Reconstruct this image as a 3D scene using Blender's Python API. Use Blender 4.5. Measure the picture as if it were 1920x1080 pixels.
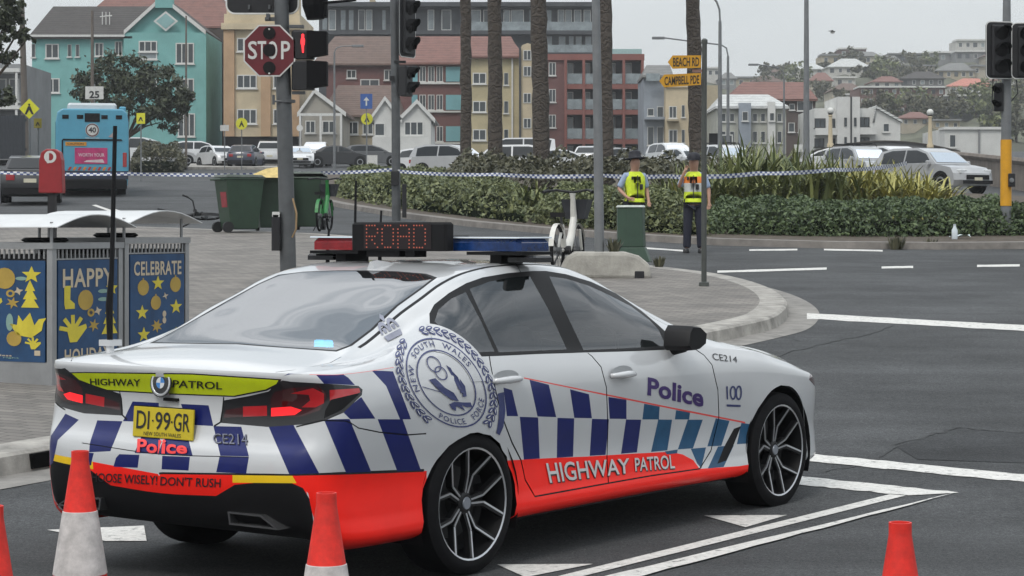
import bpy, bmesh, math, random
import numpy as np
from mathutils import Vector, Matrix
from mathutils.geometry import delaunay_2d_cdt

for o in list(bpy.data.objects): bpy.data.objects.remove(o)
SC = bpy.context.scene
COL = SC.collection
R = math.radians
rnd = random.Random(7)

# ---------------------------------------------------------------- camera
FPX, HZ, CAM_H = 4015., 425., 1.632           # focal length and horizon in pixels of the 1920 x 1080 picture
cam = bpy.data.objects.new('camera', bpy.data.cameras.new('camera')); COL.objects.link(cam)
cam.location = (0, 0, CAM_H); cam.rotation_euler = (R(90), 0, 0)
cam.data.sensor_width = 36; cam.data.lens = FPX/1920*36; cam.data.shift_y = -(540-HZ)/1920
cam.data.clip_end = 6000; cam.data.clip_start = .1
SC.camera = cam

# ---------------------------------------------------------------- overcast sky and a veiled sun
SUN_EL, SUN_AZ = R(52), R(205)                # azimuth clockwise from +Y
w = bpy.data.worlds.new('World'); SC.world = w; w.use_nodes = True
nt = w.node_tree; nt.nodes.clear()
def wn(t, **k):
    n = nt.nodes.new(t)
    for a, b in k.items(): setattr(n, a, b)
    return n
sky = wn('ShaderNodeTexSky', sky_type='NISHITA', sun_disc=False); sky.sun_elevation = SUN_EL; sky.sun_rotation = SUN_AZ
sky.air_density = 1.5; sky.dust_density = 4.0
tc_ = wn('ShaderNodeTexCoord'); mp = wn('ShaderNodeMapping'); mp.inputs['Scale'].default_value = (.9, 2.2, 3.0); mp.inputs['Rotation'].default_value = (0, 0, .5)
nz = wn('ShaderNodeTexNoise'); nz.inputs['Scale'].default_value = 1.7; nz.inputs['Detail'].default_value = 7; nz.inputs['Roughness'].default_value = .55; nz.inputs['Distortion'].default_value = .6
cr = wn('ShaderNodeValToRGB'); cr.color_ramp.elements[0].position = .40; cr.color_ramp.elements[0].color = (3.3, 3.75, 4.15, 1)
cr.color_ramp.elements[1].position = .60; cr.color_ramp.elements[1].color = (9.2, 9.4, 9.5, 1)
mx = wn('ShaderNodeMix', data_type='RGBA'); mx.inputs[0].default_value = .86
bg = wn('ShaderNodeBackground'); bg.inputs['Strength'].default_value = .1
ow = wn('ShaderNodeOutputWorld')
L = nt.links.new
# an overcast sky is brighter overhead than at the horizon: (1 + 2 sin h) / 3
sx = wn('ShaderNodeSeparateXYZ'); ma = wn('ShaderNodeMath', operation='MAXIMUM'); ma.inputs[1].default_value = 0.; mm = wn('ShaderNodeMath', operation='MULTIPLY_ADD'); mm.inputs[1].default_value = 1.7; mm.inputs[2].default_value = 1.
vm = wn('ShaderNodeVectorMath', operation='SCALE')
L(tc_.outputs['Generated'], sx.inputs[0]); L(sx.outputs[2], ma.inputs[0]); L(ma.outputs[0], mm.inputs[0])
L(tc_.outputs['Generated'], mp.inputs['Vector']); L(mp.outputs[0], nz.inputs['Vector']); L(nz.outputs[0], cr.inputs[0])
L(sky.outputs[0], mx.inputs[6]); # cloud contrast melts into an even veil towards the horizon
mv = wn('ShaderNodeMapRange'); mv.inputs['From Min'].default_value = .05; mv.inputs['From Max'].default_value = .42; cm = wn('ShaderNodeMix', data_type='RGBA'); cm.inputs[6].default_value = (7.0, 7.4, 7.65, 1)
L(ma.outputs[0], mv.inputs[0]); L(mv.outputs[0], cm.inputs[0]); L(cr.outputs[0], cm.inputs[7]); L(cm.outputs[2], vm.inputs[0]); L(mm.outputs[0], vm.inputs['Scale']); L(vm.outputs[0], mx.inputs[7]); L(mx.outputs[2], bg.inputs['Color']); L(bg.outputs[0], ow.inputs[0])
sun = bpy.data.objects.new('sun', bpy.data.lights.new('sun', 'SUN')); COL.objects.link(sun)
sun.data.energy = 1.3; sun.data.angle = R(16); sun.data.color = (1, .96, .9)
sun.rotation_euler = (math.pi/2-SUN_EL, 0, math.pi-SUN_AZ)
SC.view_settings.view_transform = 'Standard'; SC.view_settings.look = 'None'; SC.view_settings.gamma = 1
SC.view_settings.use_curve_mapping = False; SC.view_settings.exposure = 0.0
SC.render.engine = 'CYCLES'

# ---------------------------------------------------------------- ground profile: level by the car, then rising behind it
GRADE, Y0 = .043, 12.6
def zg(y):
    t = y-Y0
    if t < -1.5: return 0.
    if t < 1.5: return GRADE*(t+1.5)**2/6
    return GRADE*min(t, 262.)
def at(px, py, Y): return Vector(((px-960)/FPX*Y, Y, CAM_H-(py-HZ)/FPX*Y))
def gp(px, py):
    """point of the ground under a pixel"""
    lo, hi = 2., 274.
    for i in range(60):
        m = (lo+hi)/2
        if CAM_H-(py-HZ)/FPX*m > zg(m): lo = m
        else: hi = m
    return Vector(((px-960)/FPX*lo, lo, zg(lo)))
def gz(x, y, dz=0): return Vector((x, y, zg(y)+dz))
def pxm(Y): return FPX/Y

# ---------------------------------------------------------------- materials
MATS = {}
def mat(name, col, rough=.6, metal=0, var=.12, vs=6., bump=0., bs=60., coat=0., emit=None, es=0., spec=.5, trans=0., alpha=None):
    if name in MATS: return MATS[name]
    m = bpy.data.materials.new(name); m.use_nodes = True; MATS[name] = m
    n = m.node_tree; b = n.nodes['Principled BSDF']; b.inputs['Roughness'].default_value = rough; b.inputs['Metallic'].default_value = metal
    b.inputs['Specular IOR Level'].default_value = spec
    if coat: b.inputs['Coat Weight'].default_value = coat; b.inputs['Coat Roughness'].default_value = .04
    c4 = (*col, 1)
    b.inputs['Base Color'].default_value = c4
    if var or bump:
        t = n.nodes.new('ShaderNodeTexCoord')
    if var:
        a = n.nodes.new('ShaderNodeTexNoise'); a.inputs['Scale'].default_value = vs; a.inputs['Detail'].default_value = 6; a.inputs['Roughness'].default_value = .65
        n.links.new(t.outputs['Object'], a.inputs['Vector'])
        r = n.nodes.new('ShaderNodeValToRGB'); r.color_ramp.elements[0].position = .3; r.color_ramp.elements[1].position = .7
        r.color_ramp.elements[0].color = (*[max(0, x*(1-var)) for x in col], 1); r.color_ramp.elements[1].color = (*[min(1, x*(1+var)) for x in col], 1)
        n.links.new(a.outputs[0], r.inputs[0]); n.links.new(r.outputs[0], b.inputs['Base Color'])
    if bump:
        a2 = n.nodes.new('ShaderNodeTexNoise'); a2.inputs['Scale'].default_value = bs; a2.inputs['Detail'].default_value = 4
        bp_ = n.nodes.new('ShaderNodeBump'); bp_.inputs['Strength'].default_value = bump; bp_.inputs['Distance'].default_value = .01
        n.links.new(t.outputs['Object'], a2.inputs['Vector']); n.links.new(a2.outputs[0], bp_.inputs['Height']); n.links.new(bp_.outputs[0], b.inputs['Normal'])
    if emit: b.inputs['Emission Color'].default_value = (*emit, 1); b.inputs['Emission Strength'].default_value = es
    if trans: b.inputs['Transmission Weight'].default_value = trans
    return m
def glass(name, tint, refl=.5, rough=.02, thru=.3):
    """window glass: mirror-like at grazing angles, dark tinted see-through otherwise"""
    if name in MATS: return MATS[name]
    m = bpy.data.materials.new(name); m.use_nodes = True; MATS[name] = m
    n = m.node_tree; n.nodes.clear()
    o = n.nodes.new('ShaderNodeOutputMaterial'); g = n.nodes.new('ShaderNodeBsdfGlossy'); g.inputs['Roughness'].default_value = rough; g.inputs['Color'].default_value = (.95, .97, 1, 1)
    t = n.nodes.new('ShaderNodeBsdfTransparent'); t.inputs['Color'].default_value = (*[c*thru for c in tint], 1)
    d = n.nodes.new('ShaderNodeBsdfDiffuse'); d.inputs['Color'].default_value = (*[c*.05 for c in tint], 1)
    a = n.nodes.new('ShaderNodeMixShader'); a.inputs[0].default_value = .25; n.links.new(t.outputs[0], a.inputs[1]); n.links.new(d.outputs[0], a.inputs[2])
    f = n.nodes.new('ShaderNodeFresnel'); f.inputs['IOR'].default_value = 1.0+refl
    x = n.nodes.new('ShaderNodeMixShader'); n.links.new(f.outputs[0], x.inputs[0]); n.links.new(a.outputs[0], x.inputs[1]); n.links.new(g.outputs[0], x.inputs[2])
    n.links.new(x.outputs[0], o.inputs[0])
    return m

# ---------------------------------------------------------------- mesh builder and object helpers
MW = {}
class MB:
    def __init__(s): s.v = []; s.f = []; s.m = []
    def face(s, pts, mi=0):
        k = len(s.v); s.v += [tuple(p) for p in pts]; s.f.append(tuple(range(k, k+len(pts)))); s.m.append(mi); return s
    def raw(s, vs, fs, mi=0):
        k = len(s.v); s.v += [tuple(p) for p in vs]
        for f in fs: s.f.append(tuple(k+i for i in f)); s.m.append(mi)
        return s
    def box(s, a, b, mi=0, M=None):
        x0, y0, z0 = a; x1, y1, z1 = b
        vs = [Vector(p) for p in ((x0, y0, z0), (x1, y0, z0), (x1, y1, z0), (x0, y1, z0), (x0, y0, z1), (x1, y0, z1), (x1, y1, z1), (x0, y1, z1))]
        if M: vs = [M @ p for p in vs]
        return s.raw(vs, [(0, 3, 2, 1), (4, 5, 6, 7), (0, 1, 5, 4), (1, 2, 6, 5), (2, 3, 7, 6), (3, 0, 4, 7)], mi)
    def cbox(s, c, d, mi=0, M=None):
        return s.box([c[i]-d[i]/2 for i in range(3)], [c[i]+d[i]/2 for i in range(3)], mi, M)
    def bbox(s, a, b, r, mi=0, M=None):
        """box with chamfered vertical edges and top"""
        x0, y0, z0 = a; x1, y1, z1 = b
        def ring(i, z): return [(x0+r+i, y0+i, z), (x1-r-i, y0+i, z), (x1-i, y0+r+i, z), (x1-i, y1-r-i, z), (x1-r-i, y1-i, z), (x0+r+i, y1-i, z), (x0+i, y1-r-i, z), (x0+i, y0+r+i, z)]
        vs = ring(0, z0)+ring(0, z1-r)+ring(r*.7, z1)
        if M: vs = [M @ Vector(p) for p in vs]
        fs = [tuple(range(7, -1, -1)), tuple(range(16, 24))]
        for k in (0, 8):
            for i in range(8): j = (i+1) % 8; fs.append((k+i, k+j, k+8+j, k+8+i))
        return s.raw(vs, fs, mi)
    def tube(s, pts, rad, n=8, mi=0, cap=True):
        """tapered tube along points"""
        pts = [Vector(p) for p in pts]; rad = rad if isinstance(rad, (list, tuple)) else [rad]*len(pts)
        rings = []; up = None
        for i, p in enumerate(pts):
            d = (pts[min(i+1, len(pts)-1)]-pts[max(i-1, 0)]).normalized()
            if up is None or abs(up.dot(d)) > .95: up = Vector((0, 0, 1)) if abs(d.z) < .9 else Vector((1, 0, 0))
            x = d.cross(up).normalized(); y = d.cross(x).normalized(); up = x.cross(d).normalized()
            rings.append([p+x*math.cos(2*math.pi*k/n)*rad[i]+y*math.sin(2*math.pi*k/n)*rad[i] for k in range(n)])
        vs = [q for r in rings for q in r]; fs = []
        for i in range(len(pts)-1):
            for k in range(n): fs.append((i*n+k, i*n+(k+1) % n, (i+1)*n+(k+1) % n, (i+1)*n+k))
        if cap: fs.append(tuple(range(n-1, -1, -1))); fs.append(tuple(range((len(pts)-1)*n, len(pts)*n)))
        return s.raw(vs, fs, mi)
    def lathe(s, prof, c=(0, 0, 0), n=20, mi=0, M=None, cap=True):
        vs = []; fs = []
        for r, z in prof:
            for k in range(n): vs.append(Vector((c[0]+r*math.cos(2*math.pi*k/n), c[1]+r*math.sin(2*math.pi*k/n), c[2]+z)))
        if M: vs = [M @ p for p in vs]
        for i in range(len(prof)-1):
            for k in range(n): fs.append((i*n+k, i*n+(k+1) % n, (i+1)*n+(k+1) % n, (i+1)*n+k))
        if cap: fs.append(tuple(range(n-1, -1, -1))); fs.append(tuple(range((len(prof)-1)*n, len(prof)*n)))
        return s.raw(vs, fs, mi)
    def prism(s, poly, axis, a, b, mi=0, M=None):
        """2D polygon extruded along an axis from a to b"""
        def P(p, t): return Vector({'x': (t, p[0], p[1]), 'y': (p[0], t, p[1]), 'z': (p[0], p[1], t)}[axis])
        n = len(poly); vs = [P(p, a) for p in poly]+[P(p, b) for p in poly]
        if M: vs = [M @ p for p in vs]
        fs = [tuple(range(n-1, -1, -1)), tuple(range(n, 2*n))]+[(i, (i+1) % n, n+(i+1) % n, n+i) for i in range(n)]
        return s.raw(vs, fs, mi)
    def sphere(s, c, r, nu=10, nv=7, mi=0, M=None, sc=(1, 1, 1)):
        vs = []; fs = []
        for j in range(nv+1):
            a = math.pi*j/nv
            for k in range(nu): vs.append(Vector((c[0]+sc[0]*r*math.sin(a)*math.cos(2*math.pi*k/nu), c[1]+sc[1]*r*math.sin(a)*math.sin(2*math.pi*k/nu), c[2]+sc[2]*r*math.cos(a))))
        if M: vs = [M @ p for p in vs]
        for j in range(nv):
            for k in range(nu): fs.append((j*nu+k, (j+1)*nu+k, (j+1)*nu+(k+1) % nu, j*nu+(k+1) % nu))
        return s.raw(vs, fs, mi)
    def mesh(s, name, mats, smooth=False, fix=True, local=None):
        me = bpy.data.meshes.new(name); me.from_pydata(s.v, [], s.f)
        for m in (mats if isinstance(mats, (list, tuple)) else [mats]): me.materials.append(m)
        me.polygons.foreach_set('material_index', s.m)
        if local is not None: me.transform(local)
        if fix:
            b = bmesh.new(); b.from_mesh(me); bmesh.ops.recalc_face_normals(b, faces=b.faces); b.to_mesh(me); b.free()
        if smooth: me.shade_smooth() if smooth is True else (me.shade_smooth(), me.set_sharp_from_angle(angle=R(smooth)))
        me.update(); return me
    def build(s, name, mats, parent=None, smooth=False, local=False, bevel=0, fix=True):
        """link as one object; vertices are world coordinates unless local"""
        inv = None if (local or parent is None) else MW[parent.name].inverted()
        o = bpy.data.objects.new(name, s.mesh(name, mats, smooth, fix, inv)); COL.objects.link(o)
        if parent: o.parent = parent; MW[o.name] = MW[parent.name]
        else: MW[o.name] = Matrix()
        if bevel:
            b = o.modifiers.new('b', 'BEVEL'); b.width = bevel; b.segments = 2; b.limit_method = 'ANGLE'; b.angle_limit = R(40)
        return o
def meshobj(name, me, parent=None, M=None):
    o = bpy.data.objects.new(name, me); COL.objects.link(o)
    if parent: o.parent = parent; MW[o.name] = MW[parent.name]
    else: MW[o.name] = Matrix()
    if M is not None: o.matrix_local = M
    return o
def tag(o, label, cat, group=None):
    o['label'] = label; o['category'] = cat
    if group: o['group'] = group
    return o
def thing(name, label, cat, loc=(0, 0, 0), rz=0, group=None):
    o = bpy.data.objects.new(name, None); COL.objects.link(o); o.empty_display_size = .1
    o.location = loc; o.rotation_euler = (0, 0, rz); MW[o.name] = Matrix.Translation(loc) @ Matrix.Rotation(rz, 4, 'Z')
    return tag(o, label, cat, group)
def struct(o): o['kind'] = 'structure'; return o
def stuff(o): o['kind'] = 'stuff'; return o
def copy_tree(o, parent=None):
    c = o.copy(); COL.objects.link(c); c.parent = parent
    for ch in list(o.children): copy_tree(ch, c)
    return c
def place(o, loc, rz=0, label=None):
    o.location = loc; o.rotation_euler = (0, 0, rz)
    if label: o['label'] = label
    return o
_tx = {}
def text2d(s, bold=0., spacing=1.):
    """flat outline of a word: (verts Nx2 scaled to 0..1 in both axes, faces)"""
    k = (s, bold, spacing)
    if k in _tx: return _tx[k]
    c = bpy.data.curves.new('t', 'FONT'); c.body = s; c.offset = bold; c.space_character = spacing; c.resolution_u = 3; c.fill_mode = 'FRONT'
    o = bpy.data.objects.new('t', c); COL.objects.link(o); dg = bpy.context.evaluated_depsgraph_get(); me = o.evaluated_get(dg).to_mesh()
    v = np.array([p.co[:2] for p in me.vertices]); f = [tuple(p.vertices) for p in me.polygons]
    o.evaluated_get(dg).to_mesh_clear(); bpy.data.objects.remove(o); bpy.data.curves.remove(c)
    v = (v-v.min(0))/(v.max(0)-v.min(0)); _tx[k] = (v, f); return v, f
def text_on(mb, s, p0, ex, ey, mi=0, bold=0., spacing=1., off=(0, 0, 0)):
    """word in a plane: corner p0, width vector ex, height vector ey"""
    v, f = text2d(s, bold, spacing); p0 = Vector(p0)+Vector(off); ex = Vector(ex); ey = Vector(ey)
    return mb.raw([p0+ex*a+ey*b for a, b in v], f, mi)
# ---------------------------------------------------------------- ground, footpath, kerbs, markings
def asphalt(name, c0, c1, worn):
    m = bpy.data.materials.new(name); m.use_nodes = True; n = m.node_tree; b = n.nodes['Principled BSDF']; b.inputs['Roughness'].default_value = .82
    b.inputs['Specular IOR Level'].default_value = .22
    t = n.nodes.new('ShaderNodeTexCoord')
    def noise(sc, det=5, vec=None, rough=.6):
        a = n.nodes.new('ShaderNodeTexNoise'); a.inputs['Scale'].default_value = sc; a.inputs['Detail'].default_value = det; a.inputs['Roughness'].default_value = rough
        n.links.new(vec or t.outputs['Object'], a.inputs['Vector']); return a.outputs[0]
    def ramp(f, p0, p1, a, c):
        r = n.nodes.new('ShaderNodeValToRGB'); r.color_ramp.elements[0].position = p0; r.color_ramp.elements[1].position = p1
        r.color_ramp.elements[0].color = (*a, 1); r.color_ramp.elements[1].color = (*c, 1); n.links.new(f, r.inputs[0]); return r.outputs[0]
    def mixc(f, a, c, mode='MIX'):
        x = n.nodes.new('ShaderNodeMix'); x.data_type = 'RGBA'; x.blend_type = mode
        if isinstance(f, float): x.inputs[0].default_value = f
        else: n.links.new(f, x.inputs[0])
        n.links.new(a, x.inputs[6]); n.links.new(c, x.inputs[7]); return x.outputs[2]
    fine = ramp(noise(75, 4, rough=.85), .36, .66, c0, c1)
    mid = ramp(noise(.45, 8, rough=.7), .36, .66, (.66, .66, .66), (1.16, 1.16, 1.16))
    col = mixc(1.0, fine, mid, 'MULTIPLY')
    gr = ramp(noise(24, 5, rough=.85), .34, .66, (.70, .70, .70), (1.34, 1.34, 1.34)); col = mixc(1.0, col, gr, 'MULTIPLY')
    mp_ = n.nodes.new('ShaderNodeMapping'); mp_.inputs['Rotation'].default_value = (0, 0, worn); mp_.inputs['Scale'].default_value = (.09, 1.1, 1); n.links.new(t.outputs['Object'], mp_.inputs['Vector'])
    tr = ramp(noise(1.0, 4, mp_.outputs[0]), .42, .62, (.84, .84, .84), (1.08, 1.08, 1.08)); col = mixc(1.0, col, tr, 'MULTIPLY')
    sp = ramp(noise(48, 3, rough=.9), .64, .72, (0, 0, 0), (1, 1, 1)); lt = n.nodes.new('ShaderNodeRGB'); lt.outputs[0].default_value = (.20, .20, .195, 1)
    col = mixc(sp, col, lt.outputs[0])
    n.links.new(col, b.inputs['Base Color'])
    bu = n.nodes.new('ShaderNodeBump'); bu.inputs['Strength'].default_value = .7; bu.inputs['Distance'].default_value = .012; n.links.new(noise(80, 4, rough=.85), bu.inputs['Height']); n.links.new(bu.outputs[0], b.inputs['Normal'])
    return m
M_road = asphalt('asphalt', (.032, .034, .036), (.128, .132, .136), .62)
M_paint = mat('road_paint', (.60, .59, .56), .7, var=.22, vs=30, bump=.3, bs=120)
_n = M_paint.node_tree; _b = _n.nodes['Principled BSDF']; _src = _b.inputs['Base Color'].links[0].from_socket            # chips and tyre wear show the asphalt
_t = [q for q in _n.nodes if q.type == 'TEX_COORD'][0]; _a = _n.nodes.new('ShaderNodeTexNoise'); _a.inputs['Scale'].default_value = 14; _a.inputs['Detail'].default_value = 9; _a.inputs['Roughness'].default_value = .72; _n.links.new(_t.outputs['Object'], _a.inputs['Vector'])
_r = _n.nodes.new('ShaderNodeValToRGB'); _r.color_ramp.elements[0].position = .56; _r.color_ramp.elements[1].position = .66; _n.links.new(_a.outputs[0], _r.inputs[0])
_x = _n.nodes.new('ShaderNodeMix'); _x.data_type = 'RGBA'; _x.inputs[7].default_value = (.10, .10, .10, 1); _n.links.new(_r.outputs[0], _x.inputs[0]); _n.links.new(_src, _x.inputs[6]); _n.links.new(_x.outputs[2], _b.inputs['Base Color'])
M_conc = mat('kerb_concrete', (.30, .285, .26), .85, var=.42, vs=4, bump=.3, bs=60)
M_gut = mat('gutter_concrete', (.21, .20, .185), .85, var=.3, vs=4, bump=.3, bs=60)
ys = [-2500, -60, 0, 4, 8, 10, 11.1, 11.6, 12.1, 12.6, 13.1, 13.6, 14.1, 15, 17, 20, 24, 30, 40, 60, 90, 130, 180, 240, 274.6, 275, 400, 900, 3000]
g = MB()
for a, b in zip(ys[:-1], ys[1:]):
    for x0, x1 in ((-2500, -60), (-60, 60), (60, 2500)):
        g.face([(x0, a, zg(a)), (x1, a, zg(a)), (x1, b, zg(b)), (x0, b, zg(b))])
struct(g.build('road', M_road, fix=False))
def pavers():
    m = bpy.data.materials.new('brick_pavers'); m.use_nodes = True; n = m.node_tree; b = n.nodes['Principled BSDF']; b.inputs['Roughness'].default_value = .85
    t = n.nodes.new('ShaderNodeTexCoord'); mp_ = n.nodes.new('ShaderNodeMapping'); mp_.inputs['Rotation'].default_value = (0, 0, .5); n.links.new(t.outputs['Object'], mp_.inputs['Vector'])
    k = n.nodes.new('ShaderNodeTexBrick'); k.inputs['Scale'].default_value = 1; k.inputs['Brick Width'].default_value = .23; k.inputs['Row Height'].default_value = .115; k.inputs['Mortar Size'].default_value = .006
    k.inputs['Color1'].default_value = (.225, .208, .19, 1); k.inputs['Color2'].default_value = (.15, .14, .13, 1); k.inputs['Mortar'].default_value = (.07, .066, .062, 1); k.inputs['Bias'].default_value = -.1
    n.links.new(mp_.outputs[0], k.inputs['Vector'])
    a = n.nodes.new('ShaderNodeTexNoise'); a.inputs['Scale'].default_value = 1.1; a.inputs['Detail'].default_value = 7; n.links.new(t.outputs['Object'], a.inputs['Vector'])
    r = n.nodes.new('ShaderNodeValToRGB'); r.color_ramp.elements[0].position = .3; r.color_ramp.elements[1].position = .7; r.color_ramp.elements[0].color = (.68, .68, .68, 1); r.color_ramp.elements[1].color = (1.15, 1.14, 1.12, 1); n.links.new(a.outputs[0], r.inputs[0])
    x = n.nodes.new('ShaderNodeMix'); x.data_type = 'RGBA'; x.blend_type = 'MULTIPLY'; x.inputs[0].default_value = 1; n.links.new(k.outputs[0], x.inputs[6]); n.links.new(r.outputs[0], x.inputs[7]); n.links.new(x.outputs[2], b.inputs['Base Color'])
    bu = n.nodes.new('ShaderNodeBump'); bu.inputs['Strength'].default_value = .5; bu.inputs['Distance'].default_value = .006; n.links.new(k.outputs['Fac'], bu.inputs['Height']); bu.invert = True; n.links.new(bu.outputs[0], b.inputs['Normal'])
    return m
M_pave = pavers()
KH = .14
# outline of the footpath from the kerb edge seen in the picture (outer top edge of the kerb, pixels -> plan)
def up(px, py):
    """plan point of a pixel on the kerb top, KH above the road"""
    lo, hi = 2., 274.
    for i in range(50):
        m = (lo+hi)/2
        if CAM_H-(py-HZ)/FPX*m > zg(m)+KH: lo = m
        else: hi = m
    return Vector(((px-960)/FPX*lo, lo))
front = [up(-420, 918), up(0, 851), up(300, 800), up(700, 730), up(1100, 660), up(1300, 624)]
corner = [up(1400, 604), up(1445, 592), up(1467, 576), up(1470, 562), up(1455, 547), up(1425, 533), up(1380, 520), up(1325, 510), up(1260, 502), up(1215, 497)]
back = [up(1100, 486), up(1000, 474), up(860, 456), up(600, 438), up(360, 428), up(-150, 412), up(-700, 400)]
def spline2(P, n=6):
    P = [P[0]*2-P[1]]+P+[P[-1]*2-P[-2]]; return [Vector(q) for q in crom(np.array([tuple(p) for p in P]), n)]
def crom(P, n):
    out = []
    for i in range(1, len(P)-2):
        p0, p1, p2, p3 = P[i-1], P[i], P[i+1], P[i+2]
        for t in np.arange(n)/n: out.append(.5*((2*p1)+(-p0+p2)*t+(2*p0-5*p1+4*p2-p3)*t*t+(-p0+3*p1-3*p2+p3)*t**3))
    out.append(P[-2]); return np.array(out)
edge = spline2(front[-2:]+corner+back[:2], 6)
edge = front[:-2]+edge+back[2:]
def resample(P, st):
    out = [P[0]]
    for a, b in zip(P[:-1], P[1:]):
        n = max(1, int((b-a).length/st)); out += [a.lerp(b, k/n) for k in range(1, n+1)]
    return out
edge = resample(edge, .6)
def offs(P, d):
    out = []
    for i, p in enumerate(P):
        t = (P[min(i+1, len(P)-1)]-P[max(i-1, 0)]); n = Vector((-t.y, t.x)).normalized(); out.append(p+n*d)
    return out
kin = offs(edge, .30); gut = offs(edge, -.42)
def ribbon(A, B, za, zb, name, m):
    k = MB()
    for i in range(len(A)-1): k.face([(A[i].x, A[i].y, zg(A[i].y)+za), (A[i+1].x, A[i+1].y, zg(A[i+1].y)+za), (B[i+1].x, B[i+1].y, zg(B[i+1].y)+zb), (B[i].x, B[i].y, zg(B[i].y)+zb)])
    return k
kb = ribbon(edge, kin, KH, KH+.006, 'kerb', M_conc); e2_ = offs(edge, -.03)
k2 = ribbon(e2_, edge, KH-.02, KH, '', None); k3 = ribbon(offs(edge, -.05), e2_, 0, KH-.02, '', None)
for q in (k2, k3): kb.raw(q.v, q.f)
struct(kb.build('kerb', M_conc)); struct(ribbon(gut, offs(edge, -.045), .004, .004, 'gutter', M_gut).build('gutter', M_gut))
# the paved surface: filled from the inner kerb line, cut into strips along Y so it follows the grade
pv = kin+[Vector((-70, kin[-1].y)), Vector((-70, kin[0].y))]
vv = [Vector((p.x, p.y)) for p in pv]; n0 = len(vv); ee = [(i, (i+1) % n0) for i in range(n0)]
pts = vv+[Vector((x, y)) for x in np.arange(-69, 6, 2.3) for y in list(np.arange(8, 15, .5))+list(np.arange(15, 55, 1.5))]
v2, _, f2, *_ = delaunay_2d_cdt(pts, ee, [], 0, 1e-4)
A2 = np.array([tuple(p) for p in v2])
def inside(P, poly):
    r = False
    for i in range(len(poly)):
        a, b = poly[i], poly[(i+1) % len(poly)]
        if (a.y > P[1]) != (b.y > P[1]) and P[0] < (b.x-a.x)*(P[1]-a.y)/(b.y-a.y)+a.x: r = not r
    return r
f2 = [tuple(t) for t in f2 if inside(A2[list(t)].mean(0), vv)]
struct(MB().raw([(x, y, zg(y)+KH+.006) for x, y in A2], f2).build('footpath', M_pave))
# --- painted markings
def gpx(p, dz): q = gp(*p); return (q.x, q.y, q.z+dz)
def paint(name, px, dz=.005, m=M_paint, n=1):
    k = MB(); k.face([gpx(p, dz) for p in px]); o = struct(k.build(name, m)); return o
def pquad(name, a, b, c, d, dz=.005, m=M_paint, n=6):
    """a-b upper edge, d-c lower edge, subdivided so that it follows the grade and gets worn, uneven edges"""
    k = MB(); r = random.Random(int(a[0]))
    def L_(p, q, t): return (p[0]+(q[0]-p[0])*t, p[1]+(q[1]-p[1])*t)
    top = [L_(a, b, i/n) for i in range(n+1)]; bot = [L_(d, c, i/n) for i in range(n+1)]
    th = abs(a[1]-d[1]) or 4
    top = [(x, y+r.uniform(-.05, .05)*th) for x, y in top]; bot = [(x, y+r.uniform(-.07, .07)*th) for x, y in bot]
    for i in range(n): k.face([gpx(p, dz) for p in (top[i], top[i+1], bot[i+1], bot[i])])
    return struct(k.build(name, m))
def Zr(*p): return [(1240+x/2.16, 580+y/2.16) for x, y in p]
pquad('stop_line', *Zr((560, 583), (1480, 672), (1480, 703), (560, 615)), n=24)
pquad('stop_line', *Zr((500, 673), (1205, 744), (1000, 757), (500, 706)), n=16)
pquad('lane_line', *Zr((925, 752), (-420, 1085), (-320, 1085), (990, 757)), n=14); pquad('lane_line', *Zr((1205, 744), (-270, 1098), (-150, 1105), (1100, 772)), n=14, dz=.009)
pquad('crossing_line', (1513, 588), (1930, 611), (1930, 622), (1513, 598), n=16)
paint('road_triangle', [(1320, 968), (1476, 967), (1398, 990)]); paint('road_triangle', [(932, 1060), (1112, 1059), (985, 1084)]); paint('road_triangle', [(88, 995), (270, 987), (275, 1016), (198, 1016)])
for q in (((1345, 508), (1550, 502), (1550, 506), (1345, 512)), ((1653, 500), (1712, 499), (1712, 503), (1653, 504)), ((1832, 497), (1912, 496), (1912, 500), (1832, 501)), ((1405, 468), (1495, 467), (1495, 470), (1405, 471)), ((1545, 467), (1655, 469), (1655, 472), (1545, 470)), ((1208, 464), (1282, 469), (1282, 472), (1208, 467)), ((180, 384), (240, 405), (232, 406), (172, 385)), ((215, 392), (250, 402), (245, 403), (210, 393))):
    pquad('lane_line', *q)
M_crack = mat('crack_tar', (.016, .016, .017), .7, var=.3, vs=9)
def crack(px, wd):
    P = [gp(*p) for p in px]; k = MB(); r = random.Random(len(px))
    Q = []
    for a, b in zip(P[:-1], P[1:]):
        for t in range(8): Q.append(a.lerp(b, t/8)+Vector((r.uniform(-.02, .02), r.uniform(-.05, .05), 0)))
    Q.append(P[-1])
    for a, b in zip(Q[:-1], Q[1:]):
        d = (b-a); nn = Vector((-d.y, d.x, 0)).normalized()*wd*r.uniform(.3, .8); k.face([(p.x, p.y, zg(p.y)+.0045) for p in (a-nn, b-nn, b+nn, a+nn)])
    struct(k.build('road_crack', M_crack))
crack([(1675, 836), (1750, 815), (1795, 803), (1850, 807), (1935, 813)], .022); crack([(1388, 700), (1480, 660), (1560, 642), (1640, 625), (1685, 603)], .02); crack([(1540, 885), (1620, 872), (1660, 850), (1690, 832)], .012)
crack([(1300, 560), (1380, 610), (1500, 640)], .01)
# asphalt patch
pk = MB(); pk.face([gpx(p, .003) for p in ((1680, 838), (1795, 805), (1960, 815), (1960, 870), (1720, 862))]); struct(pk.build('road_patch', asphalt('asphalt_patch', (.022, .024, .026), (.085, .088, .092), .2)))
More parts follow.
